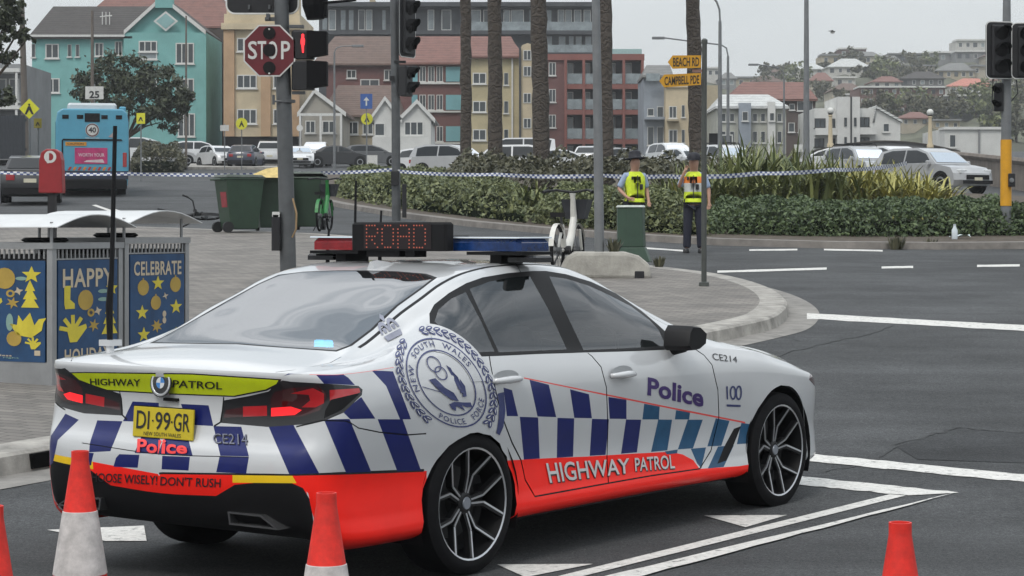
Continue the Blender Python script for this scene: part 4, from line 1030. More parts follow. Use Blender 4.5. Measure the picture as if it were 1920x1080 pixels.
# --- the signal pole with the STOP sign
b0 = gp(541, 549); Dp = b0.y
sp = thing('traffic_signal', 'grey signal pole carrying a red octagonal STOP sign, left of centre', 'traffic signal', (b0.x, Dp, zg(Dp)+FP))
t0, t1 = Vector((b0.x, Dp, zg(Dp)+FP)), at(526, -60, Dp)
MB().tube([t0, t0+(t1-t0)*.5, t1], [.112, .106, .098], 18).build('pole', M_gal, sp, smooth=40)
k = MB(); k.lathe([(.2, 0), (.2, .03), (.13, .05)], c=tuple(t0), n=16); k.build('base_plate', M_gal, sp)
def oct_(cx, cz, r): return [(cx+r*math.cos(R(22.5+45*i)), cz+r*math.sin(R(22.5+45*i))) for i in range(8)]
Ds = Dp-.16; c = at(505, 95, Ds); r8 = 52.5/FPX*Ds
st = MB(); st.prism(oct_(c.x, c.z, r8), 'y', Ds, Ds+.012); so = st.build('stop_sign', M_swh, sp)
MB().prism(oct_(c.x, c.z, r8*.945), 'y', Ds-.003, Ds-.0005).build('sign_face', M_sred, so)
tx = MB(); ux, uz = plane_at(Ds)
for ch, x0, x1 in (('S', 465, 482), ('T', 483, 499), ('O', 501, 520), ('P', 527, 544)):
    p = at(x0, 111, Ds-.006); text_on(tx, ch, p, ux*(x1-x0), -uz*34, bold=.012)
tx.build('lettering', M_swh, so, fix=False)
for y in (62, 94, 127):
    d = MB(); p = at(505, y, Ds); d.lathe([(.085, 0), (.085, .012), (.0, .014)], n=18, M=Matrix.Translation((p.x, Ds-.006, p.z)) @ Matrix.Rotation(R(90), 4, 'X'), cap=False); d.build('cover_disc', M_lens, so)
for y in (55, 138):
    d = MB(); p = at(505, y, Ds); d.lathe([(.014, 0), (.008, .008)], n=8, M=Matrix.Translation((p.x, Ds-.02, p.z)) @ Matrix.Rotation(R(90), 4, 'X')); d.build('bolt', M_swh, so)
# rear of the vehicle signal at the top of the pole: wide rounded backboard with a pale rim
p0, p1 = at(423, -120, Dp+.12), at(561, 27, Dp+.12)
bb = MB(); bb.prism(rrect(p0.x, p1.z, p1.x, p0.z, .13, 6), 'y', Dp+.12, Dp+.14); b_ = bb.build('backboard', M_sig, sp)
o = rrect(p0.x, p1.z, p1.x, p0.z, .13, 6); i = rrect(p0.x+.022, p1.z+.022, p1.x-.022, p0.z-.022, .11, 6); n = len(o)
ed = MB(); ed.raw([(q[0], Dp+.115, q[1]) for q in o+i], [(j, (j+1) % n, n+(j+1) % n, n+j) for j in range(n)]); ed.build('backboard_edge', M_sigw, b_)
for x in (467, 505, 540):
    d = MB(); p = at(x, 13, Dp+.1); d.cbox(p, (.03, .03, .06)); d.build('bracket_bolt', M_gal, b_)
k = MB(); k.bbox(tuple(at(440, 5, Dp+.14)), tuple(at(545, -110, Dp+.14)+Vector((0, .24, 0))), .03); k.build('housing', M_sig, b_)
k = MB(); q = at(512, 36, Dp-.02); k.cbox(q, (.22, .06, .05)); k.cbox(at(503, 32, Dp-.1), (.04, .2, .08)); k.build('bracket', M_gal, sp)
# cowled head poking in at the top
hd = MB(); hd.bbox(tuple(at(572, 30, Dp-.05)), tuple(at(612, -40, Dp-.05)+Vector((0, .3, 0))), .05); hd.tube([at(592, 36, Dp), at(590, 10, Dp), at(588, -30, Dp)], [.12, .17, .17], 12); hd.tube([at(600, 6, Dp-.1), at(668, 0, Dp-.1)], .02, 6); hd.build('signal_head', M_vis, sp)
# pedestrian lantern, the upper one lit red
for y0, y1, lit in ((57, 110, True), (113, 168, False)):
    a, b = at(547, y1, Dp-.10), at(588, y0, Dp-.10)
    k = MB(); k.bbox((a.x, Dp-.16, a.z), (b.x, Dp+.1, b.z), .025); ph = k.build('pedestrian_lantern', M_sig, sp)
    k = MB(); e = at(615, 0, Dp-.1).x; k.raw([(b.x-.09, Dp-.17, b.z-.005), (e, Dp-.30, b.z-.03), (e, Dp-.30, a.z+.05), (b.x-.09, Dp-.17, a.z+.01), (b.x-.09, Dp+.05, b.z-.005), (e, Dp-.05, b.z-.03), (e, Dp-.05, a.z+.05), (b.x-.09, Dp+.05, a.z+.01)], [(0, 1, 2, 3), (4, 5, 6, 7), (0, 1, 5, 4), (3, 2, 6, 7), (1, 2, 6, 5)]); k.build('visor', M_vis, ph)
    if lit:
        f = MB(); cx = at(572, 81, Dp-.165); X, Z = cx.x, cx.z; y = Dp-.345
        sh = [(0, .125), (.035, .11), (.03, .075), (.055, .04), (.045, -.02), (.03, -.03), (.025, -.125), (-.015, -.125), (-.03, -.03), (-.05, -.01), (-.05, .045), (-.03, .075), (-.035, .11)]
        f.prism([(X+u*.55-.03, Z+v*1.05) for u, v in sh], 'y', Dp-.185, Dp-.175); f.build('red_figure', mat('red_figure_lit', (.5, .02, .02), .4, emit=(1, .03, .04), es=1.6), ph)
k = MB(); k.cbox(at(556, 50, Dp-.06), (.2, .12, .04)); k.cbox(at(560, 174, Dp-.06), (.18, .1, .04)); k.build('bracket', M_gal, sp)
k = MB(); bnd = at(537, 190, Dp); k.lathe([(.125, -.02), (.125, .02)], c=tuple(bnd), n=18); k.tube([at(513, 196, Dp-.1), at(513, 178, Dp-.1)], .02, 6); k.tube([at(513, 190, Dp-.1), at(530, 190, Dp-.1)], .015, 6); k.build('clamp', M_gal, sp)
a, b = at(510, 470, Dp-.10), at(526, 400, Dp-.10)
k = MB(); k.bbox((a.x, Dp-.18, a.z), (b.x, Dp, b.z), .02); pb = k.build('push_button_box', M_sig, sp); k = MB(); k.cbox(at(518, 402, Dp-.12), (.1, .12, .07)); k.build('button_hood', M_swh, pb)
k = MB(); k.tube([at(549, 372, Dp-.1), at(556, 400, Dp-.14), at(555, 430, Dp-.14), at(548, 445, Dp-.1)], .014, 6); k.build('cable', mat('cable_tan', (.28, .19, .10), .7), sp)
# --- second signal pole behind, by the hedge
b1 = gp(743, 414); D2 = b1.y
s2 = thing('traffic_signal', 'signal pole before the hedge, its three-lamp head turned to the right', 'traffic signal', (b1.x, D2, b1.z))
MB().tube([b1, at(742, 200, D2), at(738, -60, D2)], [.115, .11, .10], 14).build('pole', M_gal, s2, smooth=40)
signal_head(s2, 765, -8, 108, D2-.2, 60, 3, R(-28), True); signal_head(s2, 764, 120, 184, D2-.1, 36, 2, R(-18), False, 'pedestrian_lantern')
k = MB(); k.bbox(tuple(at(733, 347, D2-.2)), tuple(at(748, 320, D2-.2)+Vector((0, .2, 0))), .02); k.build('push_button_box', M_sig, s2)
MB().cbox(at(750, 116, D2-.1), (.3, .08, .06)).build('bracket', M_sig, s2); MB().cbox(at(735, 147, D2-.1), (.12, .12, .12)).build('junction_box', M_sig, s2)
k = MB(); k.bbox(tuple(at(754, 408, D2-.25)), tuple(at(762, 345, D2-.25)+Vector((0, .08, 0))), .01); k.build('cable_duct', M_sig, s2)
# --- right-hand signal pole with the yellow band
b3 = gp(1886, 449); D3 = b3.y
s3 = thing('traffic_signal', 'signal pole with a yellow band at the right edge of the street', 'traffic signal', (b3.x, D3, b3.z))
MB().tube([b3+Vector((0, 0, .12)), at(1887, 150, D3), at(1888, -60, D3)], [.108, .10, .07], 14).build('pole', M_gal2, s3, smooth=40)
MB().tube([at(1886, 386, D3), at(1886.5, 262, D3)], [.116, .114], 14).build('yellow_band', M_yelp, s3, smooth=40)
signal_head(s3, 1876, 40, 148, D3-.25, 58, 3, R(-78), True); signal_head(s3, 1926, 42, 148, D3-.35, 58, 3, R(-100), True)
signal_head(s3, 1873, 152, 212, D3-.02, 18, 2, R(-120), False, 'pedestrian_lantern')
k = MB(); k.bbox(tuple(at(1892, 350, D3-.2)), tuple(at(1904, 325, D3-.2)+Vector((0, .16, 0))), .015); pb = k.build('push_button_box', M_sig, s3)
k = MB(); k.lathe([(.05, 0), (.045, .02), (0, .025)], n=14, M=Matrix.Translation(at(1897, 338, D3-.205)) @ Matrix.Rotation(R(90), 4, 'X'), cap=False); k.build('button', M_gal2, pb)
k = MB(); k.tube([at(1862, 148, D3), at(1860, 190, D3-.05), at(1870, 205, D3)], .012, 6); k.tube([at(1906, 150, D3), at(1908, 175, D3-.05), at(1896, 190, D3)], .012, 6); k.build('cable', M_sig, s3)
# --- street-name post with two yellow blades
b4 = gp(1320, 557); D4 = b4.y; b4.z = zg(D4)+FP; D4b = D4
M_post = mat('post_dark_green', (.055, .06, .055), .5, var=.25, vs=4)
s4 = thing('street_sign_post', 'slim dark post with two yellow street-name blades on the paved corner', 'street sign', tuple(b4))
MB().tube([b4, at(1320, 300, D4), at(1321, 74, D4)], [.036, .036, .034], 12).build('post', M_post, s4, smooth=40)
k = MB(); k.lathe([(.07, 0), (.068, .05), (.04, .06)], c=tuple(b4), n=12); k.lathe([(.042, 0), (.042, .05), (.02, .07)], c=tuple(at(1321, 82, D4)), n=12); k.build('collar', M_post, s4)
M_bl = mat('blade_yellow', (.52, .26, .012), .45, var=.15, vs=6); M_blt = mat('blade_text', (.03, .022, .012), .5)
def blade(px, y, tilt):
    x0, x1, ya, yb_ = px; P = [at(x0, (ya+yb_)/2, D4-.06), at(x0+9, ya-1, D4-.06), at(x1, ya+tilt, D4-.06), at(x1, yb_+tilt, D4-.06), at(x0+9, yb_+1, D4-.06)]
    k = MB(); k.prism([(p.x, p.z) for p in P], 'y', D4-.075, D4-.06); bo = k.build('blade', M_bl, s4)
    P2 = [at(x0+1.5, (ya+yb_)/2, 1), at(x0+9, ya+.3, 1)]
    return bo
for (px, tilt, txt) in (((1252, 1314, 105, 128), -1, 'BEACH RD'), ((1236, 1314, 141, 163), -4, 'CAMPBELL PDE')):
    bo = blade(px, 0, tilt); k = MB(); p = at(px[0]+10, px[3]-3, D4-.078)
    e = at(px[1]-3, px[3]-3+tilt*.8, D4-.078); text_on(k, txt, p, e-p, Vector((0, 0, (px[3]-px[2]-6)/FPX*D4)), bold=.02); k.build('lettering', M_blt, bo, fix=False)
k = MB(); k.cbox(at(1308, 133, D4), (.14, .02, .04)); k.build('blade_bracket', mat('blade_back_pink', (.4, .25, .22), .5), s4)
# --- plain grey pole set in a concrete block
b5 = gp(1137, 541); D5 = b5.y; zb5 = zg(D5)+FP
s5 = thing('street_pole', 'tall plain grey pole standing in a pale concrete block', 'pole', (b5.x, D5, zb5))
def Bp(px): return at(px, 0, D5).x
pr = [(Bp(1054), zb5), (Bp(1222), zb5-.02), (Bp(1219), zb5+.19), (Bp(1198), zb5+.32), (Bp(1175), zb5+.37), (Bp(1080), zb5+.37), (Bp(1062), zb5+.30), (Bp(1052), zb5+.16)]
M_blk2 = mat('block_concrete', (.36, .345, .31), .9, var=.3, vs=4, bump=.4, bs=40)
MB().prism(pr, 'y', D5, D5+.95).build('concrete_block', M_blk2, s5, bevel=.05)
k = MB(); k.bbox((Bp(1190), D5-.012, zb5+.0), (Bp(1208), D5+.02, zb5+.10), .01); k.build('lifting_slot', M_sig, s5)
pt_ = at(1124, 488, D5+.45)
MB().tube([(pt_.x, D5+.45, zb5+.35), at(1121, 240, D5+.45), at(1116, -80, D5+.45)], [.072, .066, .058], 14).build('pole', M_gal2, s5, smooth=40)
# --- green service pillar
b6 = gp(1183, 508); D6 = b6.y; z6 = zg(D6)+FP
s6 = thing('service_pillar', 'dark green metal service pillar with flared base beside the concrete block', 'pillar', (b6.x, D6, z6))
M_grn = mat('pillar_green', (.030, .062, .040), .5, var=.15, vs=3, coat=.1)
def hexp(x0, x1, f, y0, y1): return [(x0, y0+f), (x0+f*1.2, y0), (x1-f*.4, y0), (x1, y0+f), (x1, y1), (x0, y1)]
def loft(A, B, za, zb_): n = len(A); return [(*p, za) for p in A]+[(*p, zb_) for p in B], [(i, (i+1) % n, n+(i+1) % n, n+i) for i in range(n)]+[tuple(range(n-1, -1, -1)), tuple(range(n, 2*n))]
xl, xr = at(1158, 0, D6).x, at(1208, 0, D6).x; ztop = at(0, 389, D6).z; zmid = at(0, 463, D6).z
k = MB(); k.raw(*loft(hexp(xl+.0, xr+.02, .12, D6-.2, D6+.25), hexp(xl-.005, xr, .12, D6-.2, D6+.22), zmid, ztop)); k.build('cabinet', M_grn, s6, bevel=.012)
k = MB(); k.raw(*loft(hexp(xl-.03, at(1222, 0, D6).x, .12, D6-.24, D6+.3), hexp(xl-.015, xr+.03, .12, D6-.215, D6+.26), z6, zmid-.004)); k.build('base', M_grn, s6, bevel=.012)
k = MB(); k.raw(*loft(hexp(xl-.02, xr+.015, .12, D6-.215, D6+.235), hexp(xl, xr-.005, .11, D6-.19, D6+.21), ztop+.003, ztop+.035)); k.build('cap', mat('pillar_cap', (.42, .46, .42), .6, var=.2), s6)
# --- wheelie bins
M_bin = mat('bin_green', (.020, .045, .026), .5, var=.2, vs=5); M_lid = mat('bin_lid', (.06, .075, .062), .5, var=.5, vs=9)
M_whl = mat('bin_wheel', (.012, .012, .013), .7, var=.2)
def wheelie(name, label, loc, rz, open_=0.):
    t = thing(name, label, 'bin', loc, rz, 'wheelie bins'); k = MB()
    k.raw([(-.24, -.27, .06), (.24, -.27, .06), (.24, .25, .06), (-.24, .25, .06), (-.30, -.36, 1.0), (.30, -.36, 1.0), (.30, .36, 1.0), (-.30, .36, 1.0)], [(0, 3, 2, 1), (0, 1, 5, 4), (1, 2, 6, 5), (2, 3, 7, 6), (3, 0, 4, 7), (4, 5, 6, 7)])
    k.box((-.315, -.375, .96), (.315, .375, 1.0)); k.build('body', M_bin, t, local=True, bevel=.03)
    Ml = Matrix.Translation((0, .34, 1.0)) @ Matrix.Rotation(R(-open_), 4, 'X')
    k = MB(); k.raw([Ml @ Vector(p) for p in ((-.32, .04, .005), (.32, .04, .005), (.32, -.73, .005), (-.32, -.73, .005), (-.28, .0, .06), (.28, .0, .06), (.28, -.66, .055), (-.28, -.66, .055))], [(0, 1, 2, 3), (4, 5, 6, 7), (0, 1, 5, 4), (1, 2, 6, 5), (2, 3, 7, 6), (3, 0, 4, 7)]); k.build('lid', M_lid, t, local=True, bevel=.015)
    k = MB(); k.tube([(-.24, .44, .97), (.24, .44, .97)], .018, 8); k.box((-.25, .36, .95), (-.21, .45, .985)); k.box((.21, .36, .95), (.25, .45, .985)); k.build('handle', M_bin, t, local=True)
    for s in (-1, 1):
        k = MB(); k.lathe([(.03, -.03), (.10, -.03), (.10, .03), (.03, .03)], n=16, M=Matrix.Translation((s*.24, .31, .10)) @ Matrix.Rotation(R(90), 4, 'Y')); k.build('wheel', M_whl, t, local=True)
    t.scale = (1.17, 1.17, 1.13); return t
w1 = gp(447, 449); w1.z += FP
b1_ = wheelie('wheelie_bin', 'green wheelie bin with a red sticker on its side, leftmost by the signal pole', (w1.x, w1.y+.1, w1.z), R(120))
f_ = lambda z: .25+.11*(z-.06)/.94+.006
s_ = MB(); s_.raw([(-.20, f_(.46), .46), (.06, f_(.46), .46), (.06, f_(.74), .74), (-.21, f_(.74), .74)], [(0, 1, 2, 3)]); s_.build('sticker', mat('sticker_red', (.25, .02, .03), .5, var=.3, vs=12), b1_, local=True)
w2 = gp(510, 446); w2.z += FP; wheelie('wheelie_bin', 'dark green wheelie bin half hidden behind the stop sign pole', (w2.x-.02, w2.y+.25, w2.z), R(12), 6)
w3 = gp(575, 444); w3.z += FP; wheelie('wheelie_bin', 'green wheelie bin right of the stop sign pole, beside the green bicycle', (w3.x, w3.y+.3, w3.z), R(-4), 4)
cb = MB(); c0 = at(470, 333, w1.y+.3); cb.raw([at(470, 333, w1.y+.2), at(528, 333, w1.y+.2), at(530, 312, w1.y+.5), at(500, 316, w1.y+.5), at(476, 326, w1.y+.4), at(480, 334, w1.y+.7), at(528, 334, w1.y+.7)], [(0, 1, 2, 3, 4), (5, 6, 2, 3, 4), (0, 4, 5), (1, 6, 2), (0, 1, 6, 5)])
tag(cb.build('cardboard_box', mat('cardboard_yellow', (.55, .42, .17), .8, var=.3, vs=6)), 'crumpled yellow cardboard lying on top of the green bins', 'cardboard')
# --- litter bin housings with holiday posters
M_hs = mat('housing_aluminium', (.30, .305, .31), .42, metal=.35, var=.15, vs=3)
M_cano = mat('canopy_white', (.58, .59, .59), .35, var=.08, vs=3, coat=.2); M_pos = mat('poster_blue', (.012, .055, .14), .5, var=.25, vs=5)
M_py = mat('poster_yellow', (.60, .50, .04), .5, var=.12, vs=8); M_po = mat('poster_ochre', (.40, .27, .05), .5, var=.12, vs=8); M_pw = mat('poster_cream', (.50, .42, .30), .5, var=.1, vs=8); M_pg = mat('poster_pale_green', (.20, .32, .28), .5, var=.1)
cE = gp(98, 757); uE = Vector((.45, .893, 0)).normalized(); vE = Vector((-uE.y, uE.x, 0))
def star(n, r0, r1, c, a0=0.3): return [(c[0]+(r0 if k % 2 else r1)*math.cos(a0+math.pi*k/n), c[1]+(r0 if k % 2 else r1)*math.sin(a0+math.pi*k/n)) for k in range(2*n)]
def ell(c, a, b, n=16, t=0): return [(c[0]+a*math.cos(2*math.pi*k/n+t), c[1]+b*math.sin(2*math.pi*k/n+t)) for k in range(n)]
def bauble(c, r): return ell(c, r*.86, r)+[], [(c[0]-.012, c[1]+r*.95), (c[0]+.012, c[1]+r*.95), (c[0]+.012, c[1]+r*1.22), (c[0]-.012, c[1]+r*1.22)]
def tree_(c, h): return [(c[0]+x*h, c[1]+y*h) for x, y in ((-.28, 0), (.28, 0), (.12, .3), (.22, .3), (.08, .6), (.16, .6), (0, 1), (-.16, .6), (-.08, .6), (-.22, .3), (-.12, .3))]
def hand(c, s): 
    out = [(c[0]-.05*s, c[1]-.16*s)]
    for k in range(5):
        a = R(15+38*k); out += [(c[0]+s*(.22*math.cos(a)+.03*math.sin(a)), c[1]+s*(.22*math.sin(a)-.03*math.cos(a))), (c[0]+s*(.22*math.cos(a)-.03*math.sin(a)), c[1]+s*(.22*math.sin(a)+.03*math.cos(a))), (c[0]+s*.09*math.cos(a+.33), c[1]+s*.09*math.sin(a+.33))]
    return [(c[0]+.06*s, c[1]-.16*s)]+out[1:]+out[:1]
def boot(c, s): return [(c[0]+x*s, c[1]+y*s) for x, y in ((-.1, .25), (.04, .25), (.03, -.02), (.13, -.1), (.13, -.2), (-.08, -.2), (-.1, -.1))]
def bird(c, s): return [(c[0]+x*s, c[1]+y*s) for x, y in ((-.24, .02), (-.14, -.16), (.06, -.2), (.2, -.08), (.22, .04), (.26, .12), (.16, .1), (.1, .0), (.04, .2), (-.06, .06), (-.12, .16), (-.14, .0))]
def poster(parent, O, ex, nrm, w, z0, z1, art):
    """poster panel: O = lower left corner on the face, ex = along, nrm = outward"""
    k = MB(); ez = Vector((0, 0, 1))
    def P(x, z, o): return O+ex*x+ez*z+nrm*o
    k.raw([P(0, z0, .004), P(w, z0, .004), P(w, z1, .004), P(0, z1, .004), P(0, z0, -.01), P(w, z0, -.01), P(w, z1, -.01), P(0, z1, -.01)], [(0, 1, 2, 3), (0, 4, 5, 1), (1, 5, 6, 2), (2, 6, 7, 3), (3, 7, 4, 0)])
    po = k.build('poster', M_pos, parent)
    sh = {}
    for kind, m, pts in art: sh.setdefault(m, []).append(pts)
    for m, L_ in sh.items():
        for pts in L_:
            if isinstance(pts, tuple):
                s, x, z, ww, hh = pts; q = MB(); text_on(q, s, P(x*w, z0+z*(z1-z0), .008), ex*ww*w, ez*hh*(z1-z0), bold=.022, spacing=1.08); q.build('poster_lettering', m, po, fix=False)
            else:
                q = MB(); q.raw([P((.5+x)*w, z0+(.5+z)*(z1-z0), .007) for x, z in pts], [tuple(range(len(pts)))]); q.build('poster_motif', m, po, fix=False)
    return po
def S(pts, sy=.62): return [(x, y*sy) for x, y in pts]
def art_happy():
    A = [('t', M_pw, ('HAPPY', .07, .755, .86, .17)), ('t', M_pw, ('HOLIDAYS', .10, .075, .84, .125))]
    bb_, st_ = bauble((-.05, .22), .15)
    A += [('s', M_py, S(boot((-.33, .25), .75))), ('s', M_po, S(bb_)), ('s', M_py, S(hand((-.26, -.22), 1.05))), ('s', M_py, S(tree_((.36, -.30), .5))), ('s', M_po, S(star(6, .04, .10, (.09, -.16)))), ('s', M_po, S(ell((.04, .03), .06, .06))), ('s', M_pos, S(ell((.04, .03), .03, .03))), ('s', M_pw, S(star(4, .03, .07, (.16, .05)))), ('s', M_pg, S(ell((.25, .34), .09, .03, t=.4))), ('s', M_pg, S(ell((.25, .22), .09, .03))), ('s', M_py, S(star(5, .05, .11, (.40, .38))))]
    return A
def art_cel():
    A = [('t', M_pw, ('CELEBRATE', .06, .80, .88, .135))]
    for c, r in (((-.27, .30), .12), ((.33, .33), .12), ((-.04, .06), .11)): A.append(('s', M_po, S(bauble(c, r)[0]))); A.append(('s', M_po, S(bauble(c, r)[1])))
    for c in ((0, .36), (-.29, -.08), (.34, -.02), (-.26, -.42), (.34, -.45)): A.append(('s', M_py, S(star(5, .05, .12, c, .31))))
    A += [('s', M_po, S(star(7, .05, .11, (-.02, -.30)))), ('s', M_pw, S(star(4, .02, .06, (.14, .16)))), ('s', M_pw, S(ell((.12, -.12), .035, .05))), ('s', M_pw, S(ell((.12, -.22), .035, .05)))]
    return A
def art_end():
    A = [('s', M_po, S(bauble((-.05, .52), .17)[0])), ('s', M_py, S(star(5, .06, .14, (.32, .58)))), ('s', M_py, S(tree_((.30, .06), .44))), ('s', M_py, S(hand((-.30, .12), 1.0))), ('s', M_po, S(star(6, .04, .10, (.06, .13)))), ('s', M_po, S(ell((.03, .28), .06, .06))), ('s', M_pos, S(ell((.03, .28), .03, .03))), ('s', M_pg, S(ell((.18, .52), .08, .03))), ('s', M_pw, S(star(4, .03, .07, (.14, .32)))),
         ('s', M_py, S(bird((.26, -.22), 1.0))), ('s', M_po, S(bauble((.08, -.44), .12)[0])), ('s', M_pg, S(ell((.02, -.18), .05, .14, t=.3))), ('s', M_py, S([(-.45, -.55), (-.2, -.55), (-.2, -.3), (-.45, -.3)])), ('s', M_py, S(hand((.34, -.52), .5))), ('t', M_pw, ('Waste less', .05, .05, .5, .018)), ('t', M_pg, ('recycle right', .05, .028, .6, .016)), ('s', M_pw, S([(.36, -.70), (.44, -.70), (.44, -.62), (.36, -.62)]))]
    return A
HH = 1.27
def housing(label, c, art, art2, wd=.93, dp=.90):
    """c = near corner of the front face"""
    z = zg(c.y)+FP*.2; t = thing('litter_bin_housing', label, 'litter bin', (c.x, c.y, z), 0, 'litter bin housings')
    Mh = Matrix(((uE.x, vE.x, 0, c.x), (uE.y, vE.y, 0, c.y), (0, 0, 1, z), (0, 0, 0, 1)))
    k = MB(); k.box((.03, .03, .10), (wd-.03, dp-.03, HH-.10), 0, Mh); k.build('bin_body', M_sig, t)
    for x, y in ((0, 0), (wd-.055, 0), (0, dp-.055), (wd-.055, dp-.055)):
        k = MB(); k.box((x, y, .0), (x+.055, y+.055, HH-.051), 0, Mh); k.build('corner_post', M_hs, t)
    k = MB(); k.box((-.01, -.01, HH-.05), (wd+.01, dp+.01, HH), 0, Mh); k.build('top_frame', M_hs, t)
    k = MB(); k.box((.058, .004, .10), (wd-.058, .03, .30), 0, Mh); k.box((.004, .058, .10), (.03, dp-.058, .30), 0, Mh); k.build('kick_panel', M_hs, t)
    k = MB(); k.box((.0, .0, .05), (wd, dp, .095), 0, Mh); k.build('plinth', M_sig, t)
    # upper grille slats, each a bar with a gap
    sl = MB().box((-.007, -.006, 0), (.007, .006, .075)); me = sl.mesh('slat', M_hs)
    for q in range(15):
        for ax, o in ((0, (.09+q*(wd-.18)/14, .012)), (1, (.012, .09+q*(dp-.18)/14))):
            if ax == 1 and art2 is None: continue
            for zz in (HH-.130, .2):
                if zz < .5 and ax == 0: continue
                p = Mh @ Vector((o[0], o[1], zz)); meshobj('slat', me, t, MW[t.name].inverted() @ Matrix.Translation(p) @ Matrix.Rotation(math.atan2(uE.y, uE.x)+(0 if ax == 0 else R(90)), 4, 'Z'))
    k = MB(); k.box((.058, .006, HH-.052), (wd-.058, .02, HH-.05), 0, Mh); k.box((.058, .006, HH-.14), (wd-.058, .02, HH-.128), 0, Mh); k.build('grille_rail', M_hs, t)
    Q = lambda x, y: Mh @ Vector((x, y, 0))
    poster(t, Q(.075, .004), uE, -vE, wd-.15, .22, HH-.145, art)
    if art2 is not None: poster(t, Q(.004, dp-.075), -vE, -uE, dp-.15, .30, HH-.145, art2)
    # arched canopy on four stalks
    n = 10; vs = []
    for kx in range(n+1):
        xx = -.06+(wd+.12)*kx/n; zz = HH+.13+.105*math.sin(math.pi*kx/n)
        vs += [Mh @ Vector((xx, -.10, zz)), Mh @ Vector((xx, dp+.10, zz)), Mh @ Vector((xx, -.10, zz-.008)), Mh @ Vector((xx, dp+.10, zz-.008))]
    fs = []
    for kx in range(n): a = 4*kx; fs += [(a, a+4, a+5, a+1), (a+2, a+3, a+7, a+6), (a, a+2, a+6, a+4), (a+1, a+5, a+7, a+3)]
    k = MB(); k.raw(vs, fs+[(0, 1, 3, 2), (4*n, 4*n+2, 4*n+3, 4*n+1)]); k.build('canopy', M_cano, t, smooth=40)
    for x in (.04, wd-.06):
        for y in (.04, dp-.06): MB().tube([Mh @ Vector((x, y, HH)), Mh @ Vector((x, y, HH+.17))], .014, 6).build('stalk', M_hs, t)
    k = MB(); k.lathe([(.17, 0), (.20, .02), (.17, .04), (.13, .015)], c=tuple(Mh @ Vector((wd/2, dp/2, HH))), n=20, cap=False); k.build('bin_mouth', M_sig, t)
    return t
housing('blue HAPPY HOLIDAYS litter bin housing with arched canopy, nearest the left edge', cE, art_happy(), art_end())
housing('blue CELEBRATE litter bin housing with arched canopy, beside the car', cE+uE*.96, art_cel(), None)
# --- red posting sign
b7 = gp(96, 470); D7 = b7.y
s7 = thing('post_box', 'red posting box with a round white emblem before the dark hatchback', 'post box', (b7.x, D7, zg(D7)+FP))
M_pr = mat('post_red', (.26, .012, .016), .45, var=.15, vs=4)
k = MB(); pr = [(at(x, 0, D7).x, at(0, y, D7).z) for x, y in ((72, 362), (117, 362), (115, 300), (111, 285), (101, 279), (87, 279), (77, 285), (73, 300))]; k.prism(pr, 'y', D7, D7+.30); pb7 = k.build('box', M_pr, s7, bevel=.02)
k = MB(); cz = at(94, 294, D7-.004); o = ell((cz.x, cz.z), .115, .115, 20); i = ell((cz.x, cz.z), .062, .07, 20)
k.raw([(x, D7-.004, z) for x, z in o+i], [(j, (j+1) % 20, 20+(j+1) % 20, 20+j) for j in range(20)]); k.raw([(cz.x-.06, D7-.008, cz.z-.12), (cz.x-.02, D7-.008, cz.z-.12), (cz.x-.02, D7-.008, cz.z+.06), (cz.x-.06, D7-.008, cz.z+.06)], [(0, 1, 2, 3)]); k.build('emblem', M_swh, pb7)
k = MB(); k.box((at(88, 0, D7).x, D7+.05, zg(D7)+FP), (at(102, 0, D7).x, D7+.22, at(0, 362, D7).z-.002)); k.build('pedestal', M_sig, s7)
# --- police tape
M_tb = mat('tape_blue', (.05, .075, .20), .45, var=.15); M_tw = mat('tape_white', (.66, .67, .68), .45, var=.08)
def tape(label, pts, h=.085):
    k = MB(); P = [at(px, py, D) for px, py, D in pts]; Q = []
    for a, b in zip(P[:-1], P[1:]):
        n = max(2, int((b-a).length/.11)); sag = min(.25, (b-a).length*.008)
        Q += [a.lerp(b, t/n)-Vector((0, 0, sag*4*(t/n)*(1-t/n))) for t in range(n)]
    Q.append(P[-1]); r = random.Random(3)
    for j in range(len(Q)-1):
        tw = .35*math.sin(j*.21)+.2*math.sin(j*.05)
        up_ = Vector((0, math.sin(tw), math.cos(tw)))*h/2
        for q in range(2):
            A_, B_ = Q[j], Q[j+1]; u0, u1 = up_*(q-1)*1., up_*q*1.
            k.face([A_+u0, B_+u0, B_+u1, A_+u1], (j+q) % 2)
    o = k.build('police_tape', [M_tb, M_tw], fix=False); return tag(o, label, 'tape', 'police tape')
tape('blue and white checked tape stretched across the left road behind the bus', [(-60, 321, 62), (245, 326, 60), (560, 324, 57), (735, 318, D2-.1)])
tape('blue and white checked tape running in front of the hedge and palm trunks', [(746, 321, D2-.1), (930, 327, 50), (1130, 329, 46), (1250, 330, 43), (1318, 331, 41), (1420, 325, 43), (1560, 318, 46), (1700, 306, 52)])
